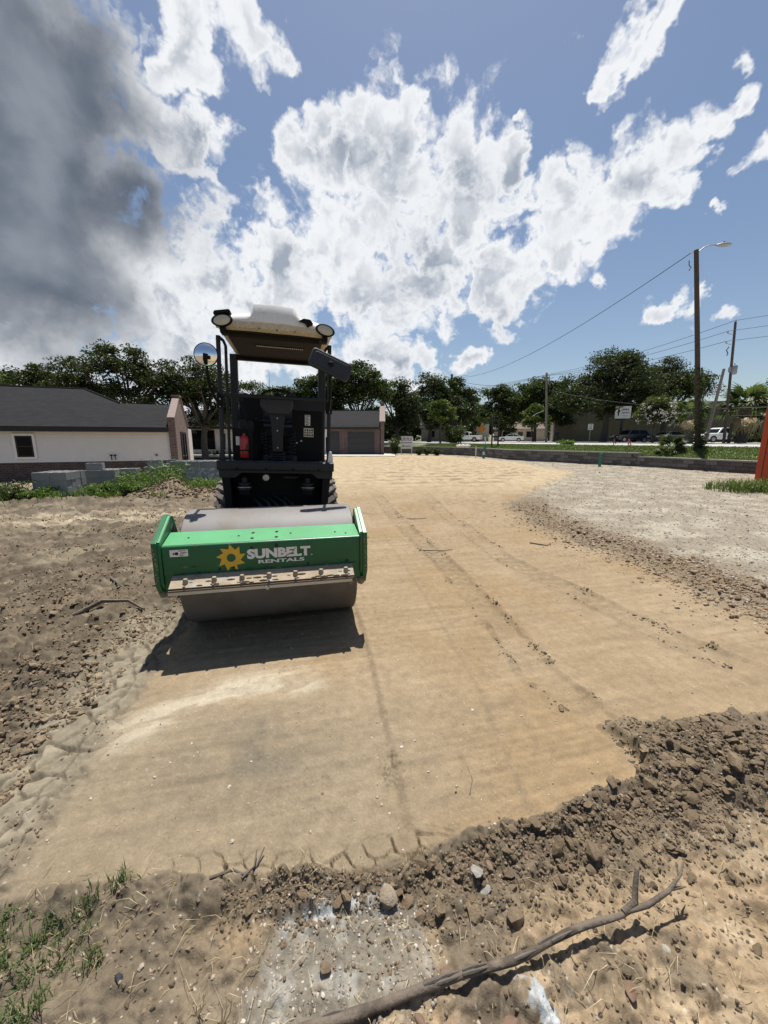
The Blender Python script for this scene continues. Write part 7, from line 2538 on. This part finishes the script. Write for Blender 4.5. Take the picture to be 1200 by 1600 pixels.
# ---- vehicles
def vehicle(kind, x, y, z, rz, paint, label):
    T = empty({'pickup': 'pickup_truck', 'sedan': 'parked_car', 'suv': 'parked_car'}[kind], (x, y, z), rz)
    tag(T, label, 'car' if kind != 'pickup' else 'truck')
    # side profile in (length, height), front at +y
    W = 0.93 if kind != 'pickup' else 1.0
    if kind == 'pickup':
        low = [(-2.75, 0.45), (-2.78, 0.62), (-2.75, 1.12), (-0.75, 1.12), (0.75, 1.14), (1.1, 1.12), (2.55, 1.05), (2.75, 0.92), (2.78, 0.5), (2.6, 0.38), (-2.6, 0.38)]
        cab = [(-0.78, 1.10), (-0.70, 1.62), (-0.55, 1.82), (0.35, 1.82), (0.65, 1.72), (1.25, 1.10)]
        ax = (-1.75, 1.75)
        wr = 0.40
    elif kind == 'suv':
        low = [(-2.3, 0.45), (-2.33, 0.7), (-2.28, 1.05), (0.9, 1.05), (2.1, 0.98), (2.3, 0.8), (2.32, 0.45), (2.2, 0.30), (-2.2, 0.30)]
        cab = [(-2.22, 1.03), (-2.0, 1.55), (-1.75, 1.70), (0.2, 1.70), (0.45, 1.62), (1.0, 1.03)]
        ax = (-1.4, 1.42)
        wr = 0.36
    else:
        low = [(-2.3, 0.42), (-2.35, 0.65), (-2.28, 0.93), (-1.6, 0.98), (0.9, 0.93), (2.0, 0.85), (2.3, 0.70), (2.34, 0.42), (2.2, 0.27), (-2.2, 0.27)]
        cab = [(-1.75, 0.95), (-1.05, 1.36), (-0.75, 1.43), (0.15, 1.43), (0.40, 1.37), (1.15, 0.92)]
        ax = (-1.4, 1.42)
        wr = 0.33
    bd = MB()
    pr = rounded(low, 0.10, 3)
    n = len(pr)
    vs = []
    for xx, k in ((-W, 0.97), (-W * 0.93, 1.0), (W * 0.93, 1.0), (W, 0.97)):
        for a, b in pr:
            vs.append((xx, a * (0.985 if abs(xx) == W else 1.0), 0.70 + (b - 0.70) * (0.93 if abs(xx) == W else 1.0)))
    fs = [(i * n + j, i * n + (j + 1) % n, (i + 1) * n + (j + 1) % n, (i + 1) * n + j) for i in range(3) for j in range(n)]
    fs += [tuple(range(n)), tuple(range(3 * n, 4 * n))]
    body = bd.add(vs, fs).build('body', paint, T, smooth=40)
    # cab narrower at the roof
    vs = []
    for s in (-1, 1):
        for a, b in cab:
            vs.append((s * (W - 0.04 - 0.20 * (b - cab[0][1]) / 0.7), a, b))
    n = len(cab)
    fs = [tuple(range(n)), tuple(range(n, 2 * n))[::-1]] + [(j, (j + 1) % n, n + (j + 1) % n, n + j) for j in range(n)]
    cb = MB().add(vs, fs).build('cabin', paint, T, bevel=0.04)

    def glass(pts, name='window'):
        MB().add(pts, [tuple(range(len(pts)))]).build(name, M_GLASS, cb)
    z0, z1 = cab[0][1] + 0.06, cab[2][1] - 0.10
    for s in (-1, 1):
        def sx(zv):
            return s * (W - 0.04 - 0.20 * (zv - cab[0][1]) / 0.7 + 0.008)
        ya, yb = cab[0][0] + 0.16, cab[-1][0] - 0.24
        yc, yd = cab[2][0] + 0.06, cab[3][0] + 0.10
        mid = (ya + yb) / 2 - 0.1
        glass([(sx(z0), ya, z0), (sx(z0), mid - 0.04, z0), (sx(z1), mid - 0.04, z1), (sx(z1), yc, z1)])
        glass([(sx(z0), mid + 0.04, z0), (sx(z0), yb, z0), (sx(z1), yd, z1), (sx(z1), mid + 0.04, z1)])
    for (p, q) in ((cab[-1], cab[-2]), (cab[0], cab[1])):
        u0, u1 = 0.12, 0.88
        a0 = (p[0] + (q[0] - p[0]) * u0, p[1] + (q[1] - p[1]) * u0)
        a1 = (p[0] + (q[0] - p[0]) * u1, p[1] + (q[1] - p[1]) * u1)
        off = 0.012 if p is cab[-1] else -0.012
        glass([(-W * 0.82, a0[0] + off, a0[1] + 0.01), (W * 0.82, a0[0] + off, a0[1] + 0.01), (W * 0.70, a1[0] + off, a1[1] + 0.01), (-W * 0.70, a1[0] + off, a1[1] + 0.01)], 'windscreen')
    for yy in ax:
        for s in (-1, 1):
            MB().lathe([(wr + 0.06, s * (W + 0.004)), (wr + 0.06, s * (W - 0.05))], 'X', 24, (0, yy, wr)).build('wheel_arch', M_TYRE, body)
            w = MB().lathe([(wr * 0.6, s * (W - 0.20)), (wr * 0.97, s * (W - 0.19)), (wr, s * (W - 0.10)), (wr * 0.97, s * (W + 0.015)), (wr * 0.62, s * (W + 0.02))], 'X', 24, (0, yy, wr)).build('wheel', M_TYRE, T, smooth=40)
            MB().lathe([(wr * 0.62, s * (W + 0.021)), (wr * 0.5, s * (W + 0.012)), (wr * 0.12, s * (W + 0.028))], 'X', 16, (0, yy, wr)).build('rim', M_RIM, w, smooth=40)
    yf, yr = max(p[0] for p in low), min(p[0] for p in low)
    for s in (-1, 1):
        MB().bb(s * W * 0.55, s * W * 0.90, yf - 0.09, yf - 0.01, 0.68, 0.84).build('headlight', M_LENS, body)
        MB().bb(s * W * 0.72, s * W * 0.94, yr + 0.01, yr + 0.09, 0.74, 0.98).build('tail_light', M_TAIL, body)
    MB().bb(-W * 0.9, W * 0.9, yf - 0.05, yf + 0.05, 0.42, 0.58).build('bumper', M_PLASTIC, body)
    MB().bb(-W * 0.9, W * 0.9, yr - 0.05, yr + 0.05, 0.42, 0.58).build('bumper', M_GALV, body)
    if kind == 'pickup':
        MB().bb(-W * 0.82, W * 0.82, -2.62, -0.85, 1.118, 1.128).build('truck_bed', M_SIGNK, body)
    return T


vehicle('pickup', 15.9, 75.0, 1.2, R(60), M_CARW, 'white pickup truck parked before the pale two storey house')
vehicle('sedan', 24.0, 74.0, 1.2, R(72), M_CARW, 'white sedan parked beside the small bright green tree')
vehicle('pickup', 42.0, 49.0, 1.2, R(95), M_CARW, 'white pickup truck parked behind the stout palm')
vehicle('sedan', 37.0, 51.0, 1.2, R(100), M_CARD, 'dark car parked between the palms, behind the white truck')
vehicle('suv', 33.6, 53.5, 1.2, R(95), M_CARD, 'dark car parked under the white flowering crape myrtle')

# ---- clods, stones and litter on the earth
M_CLOD = tone_mat('clod_earth', bscale=170.0, bump=0.9)
CLOD_PROTO = []
for k in range(12):
    rg = np.random.default_rng(950 + k)
    # a clod: icosphere split once, dented, with flat broken faces
    bm = bmesh.new()
    bmesh.ops.create_icosphere(bm, subdivisions=2, radius=1.0)
    # broken, angular faces
    cuts = rg.normal(0, 1, (9, 3))
    cuts /= np.linalg.norm(cuts, axis=1, keepdims=True)
    lim = rg.uniform(0.38, 0.72, 9)
    st = rg.uniform(0.6, 1.35, 3) * np.array((1.25, 0.95, 0.68))
    for v in bm.verts:
        p = np.array(v.co)
        for c, l in zip(cuts, lim):
            dd = p @ c
            if dd > l:
                p = p - c * (dd - l) * 1.0
        p = p * (1.25 + rg.uniform(-0.07, 0.07)) * st
        v.co = p
    me = bpy.data.meshes.new('dirt_clod')
    bm.to_mesh(me)
    bm.free()
    tn = np.array([(0.135, 0.100, 0.064), (0.165, 0.122, 0.079), (0.112, 0.083, 0.055), (0.185, 0.139, 0.090)])[k % 4]
    vcol(me, 'tone', np.tile(tn, (len(me.vertices), 1)))
    me.materials.append(M_CLOD)
    me.polygons.foreach_set('use_smooth', [True] * len(me.polygons))
    me.set_sharp_from_angle(angle=R(26))
    CLOD_PROTO.append(me)


def clod_points(n, seed):
    """points along the crumbled edge and in the pile; returns x, y, size"""
    rg = np.random.default_rng(seed)
    e = np.array(NEAR_EDGE)
    X, Y, Sz = [], [], []
    i = 0
    while len(X) < n and i < 6 * n:
        i += 1
        if rg.uniform() < 0.50:
            x, y = rg.normal(1.58, 0.34), rg.normal(1.55, 0.15)
            s = np.clip(rg.lognormal(-5.05, 0.58), 0.003, 0.034)
        else:
            x = rg.uniform(-0.55, 1.45) if rg.uniform() < 0.75 else rg.uniform(0.1, 1.3)
            yo = np.interp(x, e[::-1, 0], e[::-1, 1])
            spread = 0.05 + 0.11 * np.clip((x + 0.3) / 1.2, 0, 1)
            y = yo - 0.015 - abs(rg.normal(0, spread))
            s = np.clip(rg.lognormal(-5.2, 0.52), 0.003, 0.022) * (0.75 + 0.35 * np.clip(x + 0.4, 0, 1))
        if not (-1.2 < x < 2.6 and 0.6 < y < 2.0):
            continue
        X.append(x)
        Y.append(y)
        Sz.append(s)
    return np.array(X), np.array(Y), np.array(Sz)


cx_, cy_, cs_ = clod_points(9000, 5)
sd_ = poly_sd(cx_, cy_, LANE)
ok = sd_ < 0.015
cx_, cy_, cs_ = cx_[ok], cy_[ok], cs_[ok]
order = np.argsort(-cs_ / np.hypot(np.hypot(cx_, cy_), 1.5))
cx_, cy_, cs_ = cx_[order], cy_[order], cs_[order]
cz_ = gza(cx_, cy_)
nbig = min(260, len(cx_))
for k in range(nbig):
    o = bpy.data.objects.new('dirt_clod', CLOD_PROTO[k % 12])
    COL.objects.link(o)
    s = float(cs_[k])
    o.location = (float(cx_[k]), float(cy_[k]), float(cz_[k]) + s * 0.02)
    o.scale = (s, s, s)
    o.rotation_euler = (random.uniform(-0.5, 0.5), random.uniform(-0.5, 0.5), random.uniform(0, 6.28))
    if cx_[k] > 1.15:
        tag(o, 'brown clod of dry earth in the pile at the corner of the rolled lane', 'clod', 'clods in the earth pile')
    else:
        tag(o, 'brown clod of dry earth along the broken edge of the rolled lane', 'clod', 'clods along the broken lane edge')
rg = np.random.default_rng(33)
base = np.array([(0.145, 0.108, 0.070), (0.175, 0.130, 0.085), (0.120, 0.090, 0.060), (0.205, 0.155, 0.102)])
xx, yy, ss = cx_[nbig:], cy_[nbig:], cs_[nbig:]
stones('earth_crumbs', xx, yy, ss * 0.8, M_CLOD, 'small crumbs of dry brown earth along the broken edge', 0.7, 34, 0.3, 'earth crumbs', tone=base[rg.integers(0, 4, len(xx))])
# finer crumbs over the near earth and the rough dirt on the left
n = 9000
x = rg.uniform(-1.6, 2.4, n)
y = rg.uniform(0.55, 1.95, n)
k = (poly_sd(x, y, LANE) < 0.0) & (fbm(x * 3, y * 3, 961, 3) > -0.25)
x, y = x[k], y[k]
stones('earth_crumbs', x, y, rg.uniform(0.002, 0.008, len(x)), M_CLOD, 'fine crumbs of earth strewn over the near ground', 0.7, 35, 0.3, 'earth crumbs', tone=base[rg.integers(0, 4, len(x))] * rg.uniform(0.9, 1.5, (len(x), 1)))
n = 26000
y = 1.1 + 7.5 * rg.uniform(0, 1, n) ** 1.5
x = -1.45 - 0.12 * y - np.abs(rg.normal(0, 1, n)) * (0.35 + 0.42 * y)
k = (fbm(x * 1.7, y * 1.7, 963, 3) > -0.1) & (poly_sd(x, y, LANE) < 0)
x, y = x[k], y[k]
stones('earth_crumbs', x, y, np.clip(rg.lognormal(-4.85, 0.5, len(x)), 0.003, 0.030), M_CLOD, 'crumbled brown earth over the rough ground beside the roller', 0.65, 36, 0.35, 'earth crumbs', tone=base[rg.integers(0, 4, len(x))] * rg.uniform(0.85, 1.4, (len(x), 1)))
# gravel and shell grit of the apron
n = 30000
y = 3.0 + 24 * rg.uniform(0, 1, n) ** 1.9
x = 2.6 + rg.uniform(0, 1, n) * (2.0 + y * 0.95)
k = poly_sd(x, y, GRAVEL) + 0.35 * fbm(x, y, 965, 2) > rg.uniform(-0.3, 0.5, n)
x, y = x[k], y[k]
gt = np.array([(0.25, 0.215, 0.168), (0.31, 0.275, 0.225), (0.19, 0.160, 0.125), (0.37, 0.34, 0.29)])
stones('gravel', x, y, np.clip(rg.lognormal(-4.7, 0.45, len(x)), 0.004, 0.03) * (0.8 + 0.03 * y), M_CLOD, 'pale crushed gravel of the apron beside the retaining wall', 0.6, 37, 0.3, 'gravel', tone=gt[rg.integers(0, 4, len(x))])
# earthy lumps in the scraped berm
n = 6500
t = rg.uniform(0, 1, n)
bl = np.array([(3.35, 3.2), (3.32, 3.8), (3.3, 4.7), (3.0, 5.8), (2.85, 7.2), (3.1, 9.0)])
ii = t * 4.999
i0 = ii.astype(int)
fr_ = (ii - i0)[:, None]
Pb = bl[i0] * (1 - fr_) + bl[i0 + 1] * fr_
x = Pb[:, 0] + 0.25 + rg.normal(0, 0.30, n)
y = Pb[:, 1] + rg.normal(0, 0.2, n)
stones('berm_lumps', x, y, np.clip(rg.lognormal(-4.75, 0.55, n), 0.004, 0.034), M_CLOD, 'reddish brown lumps in the scraped berm between lane and gravel', 0.65, 38, 0.3, 'earth lumps', tone=np.array([(0.21, 0.145, 0.09), (0.26, 0.185, 0.115), (0.17, 0.12, 0.078), (0.30, 0.235, 0.165)])[rg.integers(0, 4, n)])
# shell flecks and pebbles on the lane and near earth
n = 1100
x = rg.uniform(-1.5, 2.3, n)
y = 0.6 + 3.6 * rg.uniform(0, 1, n) ** 1.4
stones('shell_grit', x, y, np.clip(rg.lognormal(-5.6, 0.45, n), 0.0016, 0.009), M_CLOD, 'tiny pale shell flecks on the sandy ground', 0.5, 39, 0.2, 'grit', tone=np.array([(0.40, 0.35, 0.28), (0.32, 0.26, 0.19), (0.16, 0.12, 0.085), (0.46, 0.42, 0.35)])[rg.integers(0, 4, n)])
# crumbs thrown up beside the ruts
xs, ys = [], []
for tr in TRACKS:
    tr = np.array(tr)
    seg = rg.integers(0, len(tr) - 1, 900)
    q = rg.uniform(0, 1, 900)[:, None]
    p = tr[seg] * (1 - q) + tr[seg + 1] * q
    xs.append(p[:, 0] + rg.choice((1, 1, 1, -1), 900) * np.abs(rg.normal(0.13, 0.025, 900)))
    ys.append(p[:, 1] + rg.normal(0, 0.03, 900))
x, y = np.concatenate(xs), np.concatenate(ys)
k = (y < 9) & (fbm(x * 2.5, y * 2.5, 971, 2) > 0.05)
x, y = x[k], y[k]
stones('earth_crumbs', x, y, np.clip(rg.lognormal(-5.0, 0.5, len(x)), 0.003, 0.022), M_CLOD, 'crumbs of earth thrown up along the tyre ruts', 0.65, 43, 0.3, 'earth crumbs', tone=base[rg.integers(0, 4, len(x))])
# crust grit
n = 900
x = rg.uniform(-0.42, 0.18, n)
y = rg.uniform(0.72, 1.06, n)
stones('shell_grit', x, y, np.clip(rg.lognormal(-5.75, 0.45, n), 0.0014, 0.008), M_CLOD, 'pale grit set in the grey mud crust', 0.5, 40, 0.35, 'grit', tone=np.array([(0.46, 0.42, 0.35), (0.36, 0.31, 0.25), (0.27, 0.23, 0.18), (0.20, 0.16, 0.12)])[rg.integers(0, 4, n)])
# mound lumps
n = 1500
x = rg.normal(-5.4, 0.9, n)
y = rg.normal(10.0, 0.35, n)
stones('mound_lumps', x, y, np.clip(rg.lognormal(-3.7, 0.45, n), 0.01, 0.07), M_CLOD, 'lumps of brown earth on the mounds beside the weeds', 0.65, 41, 0.3, 'earth lumps', tone=base[rg.integers(0, 4, n)] * 1.25)


def single_stone(x, y, s, tn, label, proto=0, flat=1.0):
    me = CLOD_PROTO[proto].copy()
    a = me.attributes['tone']
    c = np.ones((len(me.vertices), 4), np.float32)
    c[:, :3] = tn
    a.data.foreach_set('color', c.ravel())
    o = bpy.data.objects.new('stone', me)
    COL.objects.link(o)
    o.location = (x, y, gz(x, y) + s * 0.25)
    o.scale = (s, s, s * flat)
    o.rotation_euler = (0.2, 0.1, x * 7)
    tag(o, label, 'stone')


single_stone(0.335, 1.135, 0.026, (0.27, 0.25, 0.22), 'pale grey stone among the clods on the lane edge', 3)
single_stone(0.365, 1.095, 0.021, (0.32, 0.30, 0.27), 'whitish stone in front of the clods below the lane edge', 7)
single_stone(0.015, 1.055, 0.026, (0.26, 0.21, 0.155), 'smooth oblong tan stone on top of the mud crust', 5)
single_stone(-0.735, 0.885, 0.014, (0.34, 0.29, 0.23), 'cream pebble beside the green turf', 2)
single_stone(1.245, 1.87, 0.026, (0.10, 0.075, 0.055), 'lone dark clod at the end of the drum edge line', 9, 0.7)
single_stone(-0.775, 0.85, 0.017, (0.05, 0.05, 0.055), 'dark slate chip on the near earth beside the turf', 1, 0.5)
single_stone(0.885, 0.93, 0.009, (0.36, 0.32, 0.26), 'small cream pebble past the fork of the fallen branch', 4)


# ---- the fallen branch and twigs
def branch():
    pts2 = [(-0.24, 0.735), (-0.15, 0.765), (0.0, 0.80), (0.19, 0.845), (0.39, 0.89), (0.60, 0.935), (0.80, 0.985)]
    T = empty('fallen_branch', (0.19, 0.845, gz(0.19, 0.845)))
    tag(T, 'long weathered grey branch with forked end lying on the earth', 'branch')
    o = Vector((0.19, 0.845, gz(0.19, 0.845)))
    lift = [0.010, 0.011, 0.013, 0.018, 0.028, 0.046, 0.064]
    P = []
    zb = max(gz(a, b) for a, b in pts2)
    for (a, b), l in zip(pts2, lift):
        P.append(Vector((a, b, gz(a, b) * 0.3 + zb * 0.7 + l)) - o)
    # smooth resample with knots
    Q, rr = [], []
    for i in range(len(P) - 1):
        for k in range(5):
            t = k / 5
            q = P[i].lerp(P[i + 1], t)
            u = (i + t) / (len(P) - 1)
            Q.append(q + Vector((0, 0.005 * math.sin(u * 17), 0.004 * math.sin(u * 23 + 1))))
            rr.append((0.0150 - 0.0060 * u) * (1 + 0.10 * math.sin(u * 31) + 0.06 * math.sin(u * 57)))
    Q.append(P[-1])
    rr.append(0.0090)
    st = MB().tube(Q, rr, 14)
    st.build('stem', M_DEADWOOD, T, smooth=60)
    e = P[-1]
    st2 = MB()
    st2.tube([e - Vector((0.03, 0.008, 0.0)), e + Vector((0.02, 0.012, 0.012)), e + Vector((0.028, 0.03, 0.05)), e + Vector((0.045, 0.055, 0.088))], [0.009, 0.0095, 0.0085, 0.007], 10)
    st2.build('side_stub', M_DEADWOOD, T, smooth=60)
    f = MB()
    f.tube([e - Vector((0.02, 0.005, 0.0)), e + Vector((0.06, 0.008, 0.004)), e + Vector((0.14, 0.030, 0.030)), e + Vector((0.20, 0.062, 0.052)), e + Vector((0.235, 0.095, 0.072))], [0.0092, 0.0085, 0.007, 0.0045, 0.0015], 10)
    f.tube([e + Vector((0.15, 0.034, 0.034)), e + Vector((0.19, 0.045, 0.022)), e + Vector((0.215, 0.05, 0.02))], [0.006, 0.004, 0.002], 8)
    f.tube([e + Vector((0.19, 0.055, 0.048)), e + Vector((0.20, 0.085, 0.075))], [0.004, 0.0015], 6)
    f.build('fork', M_DEADWOOD, T, smooth=60)
    bk = MB()
    for k in range(10):
        u = random.uniform(0.1, 0.9)
        q = Q[int(u * (len(Q) - 1))]
        d = (Q[min(int(u * (len(Q) - 1)) + 1, len(Q) - 1)] - q).normalized()
        r0 = 0.0145 - 0.006 * u
        a = random.uniform(0.2, 2.6)
        off = Vector((0, -math.cos(a), math.sin(a))) * r0
        bk.tube([q + off, q + off * 1.25 + d * 0.03, q + off * 1.05 + d * 0.075], [0.004, 0.005, 0.001], 5)
    tag(bk.build('loose_bark', M_BARK, T), kind='stuff')


branch()


def twig(pts, r, label, m=None, name='twig'):
    z = [gz(a, b) for a, b, *_ in pts]
    o = Vector((pts[0][0], pts[0][1], z[0]))
    P = [Vector((p[0], p[1], zz + (p[2] if len(p) > 2 else r))) - o for p, zz in zip(pts, z)]
    n = len(P)
    t = MB().tube(P, [r * (1 - 0.6 * k / (n - 1)) for k in range(n)], 6).build(name, m or M_BARK, None, smooth=60)
    t.location = o
    tag(t, label, 'twig')
    return t


twig([(2.22, 5.66), (2.32, 5.58), (2.42, 5.50), (2.49, 5.55, 0.03), (2.53, 5.66)], 0.010, 'hooked dark twig lying on the rolled sand between the ruts')
twig([(-0.60, 6.05), (-0.50, 5.92), (-0.36, 5.90), (-0.24, 6.0)], 0.009, 'short dark twig on the sand beside the drum frame')
twig([(0.28, 7.7), (0.55, 7.45), (0.85, 7.5)], 0.010, 'straight twig across the tyre track behind the roller')
twig([(0.50, 5.25), (0.80, 5.2), (0.98, 5.3)], 0.008, 'thin broken twig between the ruts in the sand')
twig([(-2.16, 2.10), (-2.07, 2.18), (-1.98, 2.29)], 0.007, 'pale peeled stick on the rough dirt', M_DRYW if 'M_DRYW' in globals() else M_DEADWOOD)
twig([(-0.62, 1.10), (-0.55, 1.135), (-0.50, 1.105), (-0.47, 1.15, 0.02), (-0.455, 1.20, 0.03)], 0.006, 'curved root sticking out of the cracked lane edge')
twig([(-0.50, 1.09), (-0.47, 1.13, 0.02), (-0.48, 1.19, 0.03)], 0.005, 'short root beside the curved root on the lane edge')
twig([(0.38, 1.44), (0.41, 1.52), (0.40, 1.60)], 0.0022, 'hair thin rootlet on the smooth lane')
twig([(-0.03, 0.76), (-0.015, 0.80, 0.01)], 0.005, 'dark splinter beside the fallen branch', M_BARK)
twig([(-3.0, 4.0), (-2.7, 3.7, 0.05), (-2.45, 3.55)], 0.012, 'dark root half buried in the rough dirt')
twig([(-2.65, 3.05), (-2.5, 3.2, 0.05), (-2.3, 3.25, 0.05), (-2.15, 3.2)], 0.022, 'thick root arching out of the rough dirt', M_DEADWOOD)
twig([(-2.95, 5.5), (-2.6, 5.0, 0.10), (-2.25, 4.75, 0.25)], 0.007, 'thin stick leaning beside the drum frame plate')


def dead_plant(x, y, h, label, seed):
    rg = random.Random(seed)
    T = empty('dead_weed', (x, y, gz(x, y)))
    tag(T, label, 'dry plant')
    st = MB()
    for k in range(4):
        a = rg.uniform(0, 6.28)
        tip = Vector((0.35 * h * math.cos(a), 0.35 * h * math.sin(a), h * rg.uniform(0.7, 1)))
        st.tube([(0, 0, -0.01), tip * 0.45 + Vector((0.01, 0, 0)), tip], [0.0022, 0.0018, 0.0008], 5)
        st.tube([tip * 0.5, tip * 0.7 + Vector((0.02, 0.01, 0.01))], [0.0013, 0.0006], 5)
    st.build('stalks', M_STRAW, T)


M_STRAW = mat('straw', (0.46, 0.37, 0.23), 0.8, var=0.15)
dead_plant(-0.445, 0.775, 0.10, 'pale branched dry stem standing in the mud by the crust', 3)
dead_plant(-0.52, 0.785, 0.075, 'single pale dry stalk standing in the mud', 4)
dead_plant(-1.02, 0.93, 0.09, 'straw coloured stalk in the green turf', 5)


# curled dry leaves
def dry_leaf(x, y, L, label, rz):
    vs, fs = [], []
    n = 7
    for i in range(n):
        t = i / (n - 1)
        w = 0.30 * L * math.sin(math.pi * min(1, t * 0.95 + 0.04))
        for q in (-1, 0, 1):
            vs.append((L * (t - 0.5), q * w, 0.006 + 0.25 * L * (t - 0.5) ** 2 + (0.22 * w if q else 0)))
    for i in range(n - 1):
        for q in range(2):
            a = i * 3 + q
            fs.append((a, a + 3, a + 4, a + 1))
    o = MB().add(vs, fs).build('dry_leaf', M_LEAFD, None, smooth=60)
    s = o.modifiers.new('thick', 'SOLIDIFY')
    s.thickness = 0.0008
    o.location = (x, y, gz(x, y) + 0.004)
    o.rotation_euler = (0.1, 0.05, rz)
    tag(o, label, 'leaf')


M_LEAFD = mat('dry_leaf', (0.13, 0.075, 0.045), 0.7, var=0.25, vscale=40)
dry_leaf(0.345, 0.775, 0.055, 'curled brown leaf beside the white powder spill', 0.4)
dry_leaf(0.185, 0.875, 0.036, 'small brown leaf lying behind the fallen branch', 0.1)
dry_leaf(0.70, 0.82, 0.05, 'reddish brown dry leaf on the orange sand', 1.2)
dry_leaf(1.12, 1.22, 0.05, 'dark curled leaf among the orange sand and clods', 0.2)
dry_leaf(0.10, 0.785, 0.035, 'narrow brown leaf below the fallen branch', -0.6)
